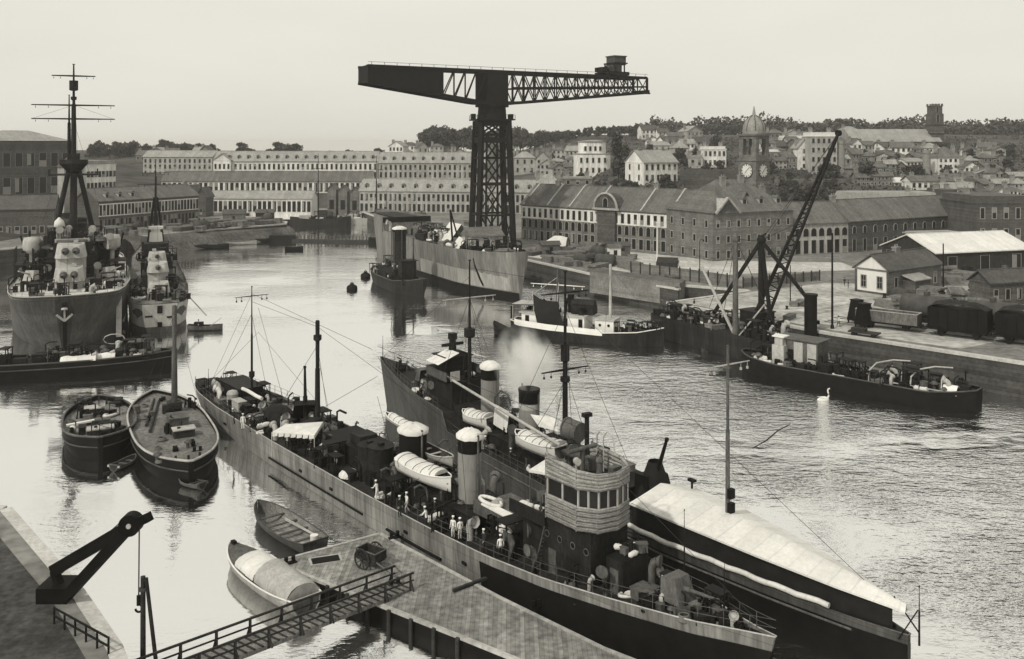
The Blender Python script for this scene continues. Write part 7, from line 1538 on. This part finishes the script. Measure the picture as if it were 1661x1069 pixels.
for s_ in (-1, 1):
    part(gw, 'hand_rail', m_woodD, lambda b: [b.bar(gp(-.02, s_, 1.15), gp(1.75, s_, 1.15), .13, .13)]); part(gw, 'mid_rail', m_woodD, lambda b: b.bar(gp(-.02, s_, .6), gp(1.75, s_, .6), .09, .09))
    for i in range(11): part(gw, 'rail_post', m_woodD, lambda b: [b.bar(gp(i / 6.4, s_, -.2), gp(i / 6.4, s_, 1.12), .16), b.bar(gp(i / 6.4, s_ * 1.35, -.1), gp(i / 6.4, s_, .75), .09)])
q = P(602, 918, 1.1); hc = thing('handcart', 'wooden two-wheeled handcart with empty box on the pontoon', 'handcart', q, -.62)
part(hc, 'box', m_woodD, lambda b: [b.boxz((0, -.62, .62), (2.1, .07, .75)), b.boxz((0, .62, .62), (2.1, .07, .75)), b.boxz((1.05, 0, .62), (.07, 1.3, .75)), b.boxz((-1.05, 0, .62), (.07, 1.3, .75)), b.boxz((0, 0, .6), (2.1, 1.3, .07))]); part(hc, 'box_rim', m_superM, lambda b: [b.bar((-1.08, s_ * .64, 1.39), (1.08, s_ * .64, 1.39), .1, .06) for s_ in (-1, 1)] + [b.bar((s_ * 1.06, -.64, 1.39), (s_ * 1.06, .64, 1.39), .1, .06) for s_ in (-1, 1)])
for y in (-.85, .85): part(hc, 'wheel', m_woodD, lambda b: [b.tube([(-.2 + .78 * cos(a), y, .78 + .78 * sin(a)) for a in [2 * pi * k / 24 for k in range(25)]], .07, 6), b.cyl((-.2, y - .12, .78), (-.2, y + .12, .78), .14, n=8)] + [b.bar((-.2, y, .78), (-.2 + .76 * cos(a), y, .78 + .76 * sin(a)), .06) for a in [2 * pi * k / 10 for k in range(10)]])
part(hc, 'shafts', m_wood, lambda b: [b.bar((1.0, s_ * .5, .75), (2.9, s_ * .4, .12), .09) for s_ in (-1, 1)] + [b.bar((2.75, -.42, .18), (2.75, .42, .18), .07)]); part(hc, 'axle', m_iron, lambda b: b.cyl((-.2, -.9, .78), (-.2, .9, .78), .06, n=6))

# ---------------------------------------------------------------- hand crane on the near quay, posts and rails
cr0 = P(101, 972, 5); hcx = thing('quay_crane', 'dark iron quay crane with forked jib and hanging hook at the lower left', 'crane', cr0)
rel = lambda px, py, Y: D(px, py, Y) - cr0
n1, n2, sh, tipc = rel(88, 925, 61.5), rel(108, 967, 60.6), rel(213, 852, 58.6), rel(243, 838, 58.2)
part(hcx, 'jib_beam', m_black, lambda b: [b.bar(n1, sh, .62, .75), b.bar(n2, sh, .55, .62)]); part(hcx, 'jib_nose', m_black, lambda b: b.bar(sh, tipc, .5, .55)); part(hcx, 'sheave', m_black, lambda b: [b.cyl(sh + Vector((0, -.4, .1)), sh + Vector((0, .4, .1)), .68, n=20)]); part(hcx, 'sheave_hub', m_superL, lambda b: b.cyl(sh + Vector((0, -.47, .1)), sh + Vector((0, -.38, .1)), .16, n=10))
part(hcx, 'pedestal', m_black, lambda b: [b.cyl((0, 0, -4), (0, 0, .9), .75, .6, 12), b.boxz((-.4, .3, -.2), (2.0, 2.0, 1.2)), b.bar((0, 0, .5), n1, .45), b.cyl((.1, -.5, .4), (.1, .7, .4), .5, n=12)])
r0 = rel(226, 856, 58.5); r1 = rel(225, 975, 58.5); part(hcx, 'rope', m_wire, lambda b: [b.cyl(r0, r1, .045, n=5), b.cyl(sh + Vector((-.1, -.2, .7)), rel(100, 930, 61), .035, n=4)])
part(hcx, 'hook', m_iron, lambda b: [b.tube([r1 + Vector((.0 + .22 * sin(a), 0, -.45 + .24 * cos(a))) for a in [k * .5 for k in range(10)]], .07, 6), b.cyl(r1 - Vector((0, 0, .25)), r1 + Vector((0, 0, .35)), .14, n=8)])
mp0 = D(232, 935, 58); o = thing('mooring_post', 'slim pair of leaning mooring posts standing in the water by the hook', 'post', (mp0.x, mp0.y, 0)); h_ = mp0.z
part(o, 'upright_post', m_woodD, lambda b: b.cyl((0, 0, -2), (0, 0, h_), .2, .16, 8)); part(o, 'leaning_post', m_woodD, lambda b: b.cyl((1.35, 0, -2), (.2, 0, h_ - .1), .15, .12, 8)); part(o, 'band', m_ironL, lambda b: b.cyl((0, 0, h_ - .9), (0, 0, h_ - .7), .24, n=8))
e0, e1 = P(88, 1012, 5), P(176, 1062, 5); o = thing('quay_railing', 'dark quay railing at the bottom left corner', 'railing', e0); d_ = e1 - e0
part(o, 'rail', m_iron, lambda b: [b.bar((0, 0, z_), d_ + Vector((0, 0, z_)), .09) for z_ in (.5, 1.0)])
for i in range(6): part(o, 'post', m_iron, lambda b: b.cyl(d_ * (i / 5), d_ * (i / 5) + Vector((0, 0, 1.05)), .07, n=6))

# ---------------------------------------------------------------- head of the basin: boom, sailing barges, small craft
a, c = P(450, 391), P(612, 394); o = thing('floating_boom', 'long floating footway boom with a row of posts across the basin head', 'boom', a); d_ = c - a
part(o, 'pontoon_beam', m_woodD, lambda b: [b.bar((0, 0, .3), d_ + Vector((0, 0, .3)), 2.0, 1.1)])
for i in range(30): part(o, 'boom_post', m_woodD, lambda b: b.cyl(d_ * (i / 29) + Vector((0, 0, .8)), d_ * (i / 29) + Vector((0, 0, 2.3)), .16, n=5))
part(o, 'hand_rope', m_rope, lambda b: b.bar((0, 0, 2.1), d_ + Vector((0, 0, 2.1)), .07)); part(o, 'boom_head', m_black, lambda b: [b.boxz((2, 0, 0), (9, 4, 2.2)), b.boxz(d_ + Vector((-1, 0, 0)), (4, 3, 2.0))])
def sbarge(px, py, L, lb, masts, m=m_hullD):
    q = P(px, py); o = thing('sailing_barge', lb, 'barge', q, .1); st = []
    for i in range(13): u = -1 + i / 6; b = max(.2, 3.2 * (1 - abs(u) ** 3) ** .7); st.append((u * L / 2, b, b * .9, 2.6 + 1.1 * u * u))
    hull(o, st, m, m_deckM, bul=.4, n=16); part(o, 'deckhouse', m_superL, lambda b: [b.boxz((-L * .25, 0, 2.6), (5, 3.4, 2.0))]); scatter(o, 10, -L * .3, L * .35, lambda x: 2, lambda x: 2.8, int(px), s=1.6)
    for x, h in masts: mastp(o, (x, 0, 2.6), h, .34, m_iron, yards=((h * .8, 6, 'x'),), stays=((h * .9, (L * .45, 0, 3.6)), (h * .9, (-L * .45, 0, 3.6))))
sbarge(520, 366, 26, 'dark sailing barge with one tall mast at the head of the basin', ((-1, 31),)); sbarge(592, 364, 24, 'pale-sided barge moored at the right corner of the basin head', ((5, 30),), m_superL)
for px, py, L, lb in ((477, 406, 5, 'tiny rowing boat in front of the boom'), (345, 402, 9, 'small dark barge at the foot of the spit, right one'), (315, 403, 7, 'small dark boat at the foot of the spit, left one'), (385, 397, 11, 'flat pale lighter along the spit'), (425, 392, 8, 'low dark lighter near the tip of the spit')):
    q = P(px, py); o = thing('rowing_boat', lb, 'boat', q, .15); mb = MB(); boat_mesh(mb, L * 1.2, L * .32, 1.1); mb.build('hull', [m_black if 'dark' in lb or 'tiny' in lb else m_superL, m_woodD], o); part(o, 'cargo', m_superM, lambda b: b.boxz((0, 0, .5), (L * .3, L * .18, .9)))
# ---------------------------------------------------------------- people
def person_mesh(name, pose, outfit):
    "one continuous skinned body; +y is forwards"
    V_ = []; E_ = []; R_ = []
    def v(p, r, par=None):
        V_.append(p); R_.append(r if isinstance(r, tuple) else (r, r)); i = len(V_) - 1
        if par is not None: E_.append((par, i))
        return i
    lean = pose.get('lean', 0)
    pel = v((0, 0, .96), (.15, .11)); wa = v((0, lean * .15, 1.14), (.14, .10), pel); ch = v((0, lean * .4, 1.36), (.17, .115), wa); nk = v((0, lean * .55, 1.51), (.06, .06), ch)
    hd = v((0, lean * .6 + .015, 1.61), (.075, .088), nk); tp = v((0, lean * .6 + .01, 1.70), (.08, .09), hd); v((0, lean * .6 + .105, 1.635), (.016, .016), hd)
    for s in (-1, 1):
        arm = pose['arms'][0 if s < 0 else 1]; sh = v((s * .20, lean * .42, 1.43), .065, ch)
        el = v((s * arm[0][0], arm[0][1] + lean * .4, arm[0][2]), .048, sh); wr = v((s * arm[1][0], arm[1][1] + lean * .4, arm[1][2]), .033, el)
        d = (Vector(V_[wr]) - Vector(V_[el])).normalized(); side = d.cross(Vector((0, 0, 1)) if abs(d.z) < .8 else Vector((0, 1, 0))).normalized(); w0 = Vector(V_[wr])
        pm_ = v(tuple(w0 + d * .07), (.036, .022), wr)
        for k, (o_, L) in enumerate(((-.028, .07), (-.010, .085), (.010, .08), (.028, .062))):
            a = v(tuple(w0 + d * .105 + side * o_), .0095, pm_); v(tuple(w0 + d * (.105 + L * .8) + side * o_ - Vector((0, 0, .01)) * k), .008, a)
        v(tuple(w0 + d * .075 + side * -.055), .010, wr)
        leg = pose['legs'][0 if s < 0 else 1]; hp = v((s * .095, 0, .90), .092, pel); kn = v((s * leg[0][0], leg[0][1], leg[0][2]), .062, hp); an = v((s * leg[1][0], leg[1][1], leg[1][2]), .042, kn)
        v((s * leg[1][0] * 1.1, leg[1][1] + .17, leg[1][2] - .045), (.042, .03), an)
    me = bpy.data.meshes.new(name); me.from_pydata(V_, E_, []); o = bpy.data.objects.new(name, me); COL.objects.link(o)
    sk = o.modifiers.new('skin', 'SKIN'); sk.use_smooth_shade = True
    for i, r in enumerate(R_): me.skin_vertices[0].data[i].radius = r
    me.skin_vertices[0].data[0].use_root = True
    sb = o.modifiers.new('sub', 'SUBSURF'); sb.levels = 1; sb.render_levels = 1
    dg = bpy.context.evaluated_depsgraph_get(); dg.update()
    m2 = bpy.data.meshes.new_from_object(o.evaluated_get(dg)); bpy.data.objects.remove(o)
    m2.materials.clear()
    for m in (m_skin, outfit[0], outfit[1], m_black): m2.materials.append(m)
    hands = [Vector((s * pose['arms'][k][1][0], pose['arms'][k][1][1] + lean * .4, pose['arms'][k][1][2])) for k, s in ((0, -1), (1, 1))]
    for p in m2.polygons:
        c = p.center
        if c.z > 1.5 or any((c - h).length < .2 and (c - h).dot(h - Vector((h.x * .8, 0, 1.43))) > 0 for h in hands): p.material_index = 0
        elif c.z < .13: p.material_index = 3
        elif c.z < .95 and abs(c.x) < .22: p.material_index = 2
        else: p.material_index = 1
    m2.name = name
    return m2
POSES = {'stand': dict(arms=[((.25, -.02, 1.16), (.26, .06, .92))] * 2, legs=[((.1, .03, .5), (.11, 0, .09))] * 2),
         'stride': dict(arms=[((.25, .10, 1.17), (.24, .27, 1.0)), ((.25, -.12, 1.17), (.25, -.14, .92))], legs=[((.1, .22, .53), (.1, .20, .10)), ((.1, -.06, .49), (.1, -.3, .12))], lean=.06),
         'lean': dict(arms=[((.24, .14, 1.18), (.2, .38, 1.12))] * 2, legs=[((.1, .08, .5), (.11, 0, .09)), ((.1, .02, .5), (.11, -.12, .09))], lean=.28)}
def cap_mesh(m, name, sailor=True):
    mb = MB(); mb.lathe([(.098, -.03), (.103, .02), (.125, .05), (.12, .075), (.06, .1), (.01, .105)] if sailor else [(.1, -.04), (.105, .0), (.1, .06), (.06, .1), (.01, .11)], n=12)
    if not sailor: mb.box((0, .11, -.01), (.16, .1, .02))
    o = mb.build(name, m); d = o.data; bpy.data.objects.remove(o); return d
PM = {(k, w_): person_mesh('person', POSES[k], oc) for k in POSES for w_, oc in (('white', (m_duck, m_duck)), ('dark', (m_cloth, m_cloth)), ('mixed', (m_duck, m_cloth)))}
CAPW, CAPD = cap_mesh(m_duck, 'white_cap'), cap_mesh(m_cloth, 'dark_cap', False)
def hair_mesh():
    mb = MB(); mb.lathe([(.085, -.09), (.098, -.03), (.1, .02), (.08, .07), (.01, .095)], n=12); o = mb.build('hair', m_hair); d = o.data; bpy.data.objects.remove(o); return d
HAIR = hair_mesh()
def person(p, rz, pose, outfit, label, cap='white'):
    o = bpy.data.objects.new('person', PM[(pose, outfit)]); COL.objects.link(o); o.location = p; o.rotation_euler = (0, 0, rz); tag(o, label, 'person')
    l = POSES[pose].get('lean', 0) * .6; share('hair', HAIR, o, (0, l - .015, 1.69)); share('cap', CAPW if cap == 'white' else CAPD, o, (0, l, 1.755)); return o
NP = lambda px, py, z=2.78: N.world(N.at(px, py, z))
BP = lambda px, py, z: B.world(B.at(px, py, z))
for p, rz, po_, ou, lb, cp in (
    (NP(735, 873), 2.6, 'stand', 'white', 'sailor in white standing at the rail below the white lifeboat, left of the pair', 'white'), (NP(746, 876), .6, 'stand', 'white', 'sailor in white standing close beside the other at the rail', 'white'),
    (NP(692, 857), 1.2, 'lean', 'mixed', 'sailor in white top leaning over the deck below the lifeboat bow', 'white'), (NP(660, 832), 2.2, 'stride', 'white', 'sailor in white walking aft past the ventilation trunks', 'white'),
    (NP(648, 838), 4.0, 'stand', 'dark', 'sailor in dark clothes with white cap by the ventilation trunks', 'white'), (NP(612, 812), 1.0, 'lean', 'white', 'sailor in white stooping over deck gear by the tarpaulin heap', 'white'),
    (NP(785, 895), 2.4, 'stride', 'dark', 'sailor in dark clothes walking along the rail by the skylight', 'white'), (NP(812, 905, 2.85), .2, 'stand', 'mixed', 'sailor in white top standing by the locker column', 'white'),
    (NP(394, 697), 3.4, 'stand', 'white', 'sailor in white under the thin aft mast', 'white'), (NP(405, 701), 5.0, 'stand', 'dark', 'sailor in dark clothes by the aft mast', 'white'), (NP(380, 688), 2.0, 'lean', 'dark', 'sailor in dark clothes bent over the chart table aft', 'white'),
    (NP(545, 762), 2.6, 'stride', 'white', 'sailor in white walking out from under the aft awning', 'white'), (NP(478, 722), 1.6, 'stand', 'dark', 'sailor in dark clothes in the shade of the aft awning', 'white'),
    (BP(732, 684, 3.05), 2.0, 'stand', 'white', 'sailor in white on the second ship\'s deck behind the boom', 'white'), (BP(716, 690, 3.05), 3.0, 'lean', 'mixed', 'sailor bending by the second ship\'s rail under the boom', 'white'),
    (P(1126, 500, 4.15), .8, 'stand', 'dark', 'man in dark clothes standing on the floating crane\'s left end', 'dark'), (P(1370, 464, 5.02), 2.4, 'stride', 'dark', 'man in dark clothes walking left of the white-gabled house', 'dark'),
    (P(1376, 468, 5.02), 1.4, 'stand', 'dark', 'man in dark clothes waiting beside the walking man', 'dark'), (P(1360, 530, 5.02), 3.6, 'stride', 'mixed', 'man in pale shirt walking past the coal skips', 'dark'),
    (P(1300, 478, 5.02), 4.2, 'stride', 'dark', 'lone man in dark clothes crossing the pale quay', 'dark'), (P(1032, 424, 5.02), .5, 'stride', 'dark', 'man in dark clothes walking on the road near the flagpole', 'dark'), (P(1100, 432, 5.02), 3.0, 'stand', 'dark', 'man in dark clothes behind the plank fence', 'dark'),
    (V.world((9.5, -.8, 2.3)), 2, 'stand', 'dark', 'deckhand in dark clothes on the coaster\'s foredeck', 'dark'), (V.world((11.2, .4, 2.5)), 4, 'stand', 'dark', 'deckhand in dark clothes at the coaster\'s stem', 'dark'), (V.world((7.6, -1.4, 2.15)), 1, 'lean', 'mixed', 'deckhand in pale shirt bent over the coaster\'s hatch', 'dark'),
    (P(322, 534, .5), 2, 'stand', 'dark', 'boatman in dark clothes standing in the tender', 'dark'), (Z.world((3.0, -1.2, 2.05)), 2, 'stand', 'dark', 'dredgerman in dark clothes between the pale hoops', 'dark')):
    person(p, rz, po_, ou, lb, cp)

rp = random.Random(77)
for k in range(9):
    x = rp.uniform(-20, 16); o = person(N.world((x, rp.uniform(-.9, .2) * bN(x) - .2, zN(x) + .02)), rp.uniform(0, 6.28), rp.choice(('stand', 'stride', 'lean')), 'dark', 'sailor in dark clothes and white cap busy among the deck gear of the nearest ship'); o['group'] = 'sailors among the deck gear'
for k in range(6):
    x = rp.uniform(-12, 12); o = person(B.world((x, bB(x) - .5, zB(x) + .02)), rp.uniform(0, 6.28), rp.choice(('stand', 'stride', 'lean')), rp.choice(('dark', 'mixed')), 'sailor at work along the second ship\'s rail'); o['group'] = 'sailors along the second ship\'s rail'

# ---------------------------------------------------------------- steam from the second ship's funnel
def vol_mat(name, dens, col, noise_scale=None):
    m = bpy.data.materials.new(name); m.use_nodes = True; t = m.node_tree; Nn = t.nodes; L = t.links
    Nn.remove(Nn['Principled BSDF']); pv = Nn.new('ShaderNodeVolumePrincipled'); pv.inputs['Color'].default_value = (*col, 1); pv.inputs['Anisotropy'].default_value = .2
    pv.inputs['Density'].default_value = dens
    if noise_scale:
        tc = Nn.new('ShaderNodeTexCoord'); ln = Nn.new('ShaderNodeVectorMath'); ln.operation = 'LENGTH'; L.new(tc.outputs['Object'], ln.inputs[0])
        fo = Nn.new('ShaderNodeMapRange'); fo.inputs['From Min'].default_value = 1.0; fo.inputs['From Max'].default_value = .15; L.new(ln.outputs['Value'], fo.inputs['Value'])
        nz = Nn.new('ShaderNodeTexNoise'); nz.inputs['Scale'].default_value = noise_scale; nz.inputs['Detail'].default_value = 4; L.new(tc.outputs['Object'], nz.inputs['Vector'])
        ng = Nn.new('ShaderNodeMapRange'); ng.inputs['From Min'].default_value = .38; ng.inputs['From Max'].default_value = .62; L.new(nz.outputs[0], ng.inputs['Value'])
        mu = Nn.new('ShaderNodeMath'); mu.operation = 'MULTIPLY'; L.new(fo.outputs[0], mu.inputs[0]); L.new(ng.outputs[0], mu.inputs[1])
        m3 = Nn.new('ShaderNodeMath'); m3.operation = 'MULTIPLY'; L.new(mu.outputs[0], m3.inputs[0]); m3.inputs[1].default_value = dens; L.new(m3.outputs[0], pv.inputs['Density'])
    L.new(pv.outputs[0], Nn['Material Output'].inputs['Volume']); return m
mb = MB(); mb.lathe([(max(.01, cos(a)), sin(a)) for a in [-pi / 2 + pi * i / 12 for i in range(13)]], n=20)
st = mb.build('steam_cloud', vol_mat('steam', 1.1, (1, 1, .98), 1.9)); st.location = D(856, 598, 98); st.scale = (3.6, 4.2, 5.2); st.rotation_euler = (.1, -.35, 0); struct(st, 'stuff')
HAZE = True
if HAZE:
    mb = MB(); mb.box((0, 1500, 31), (14000, 16600, 74)); hz = mb.build('haze', vol_mat('haze_air', .00014, (1.0, .98, .93))); hz.location = (0, 0, 0); struct(hz, 'stuff')
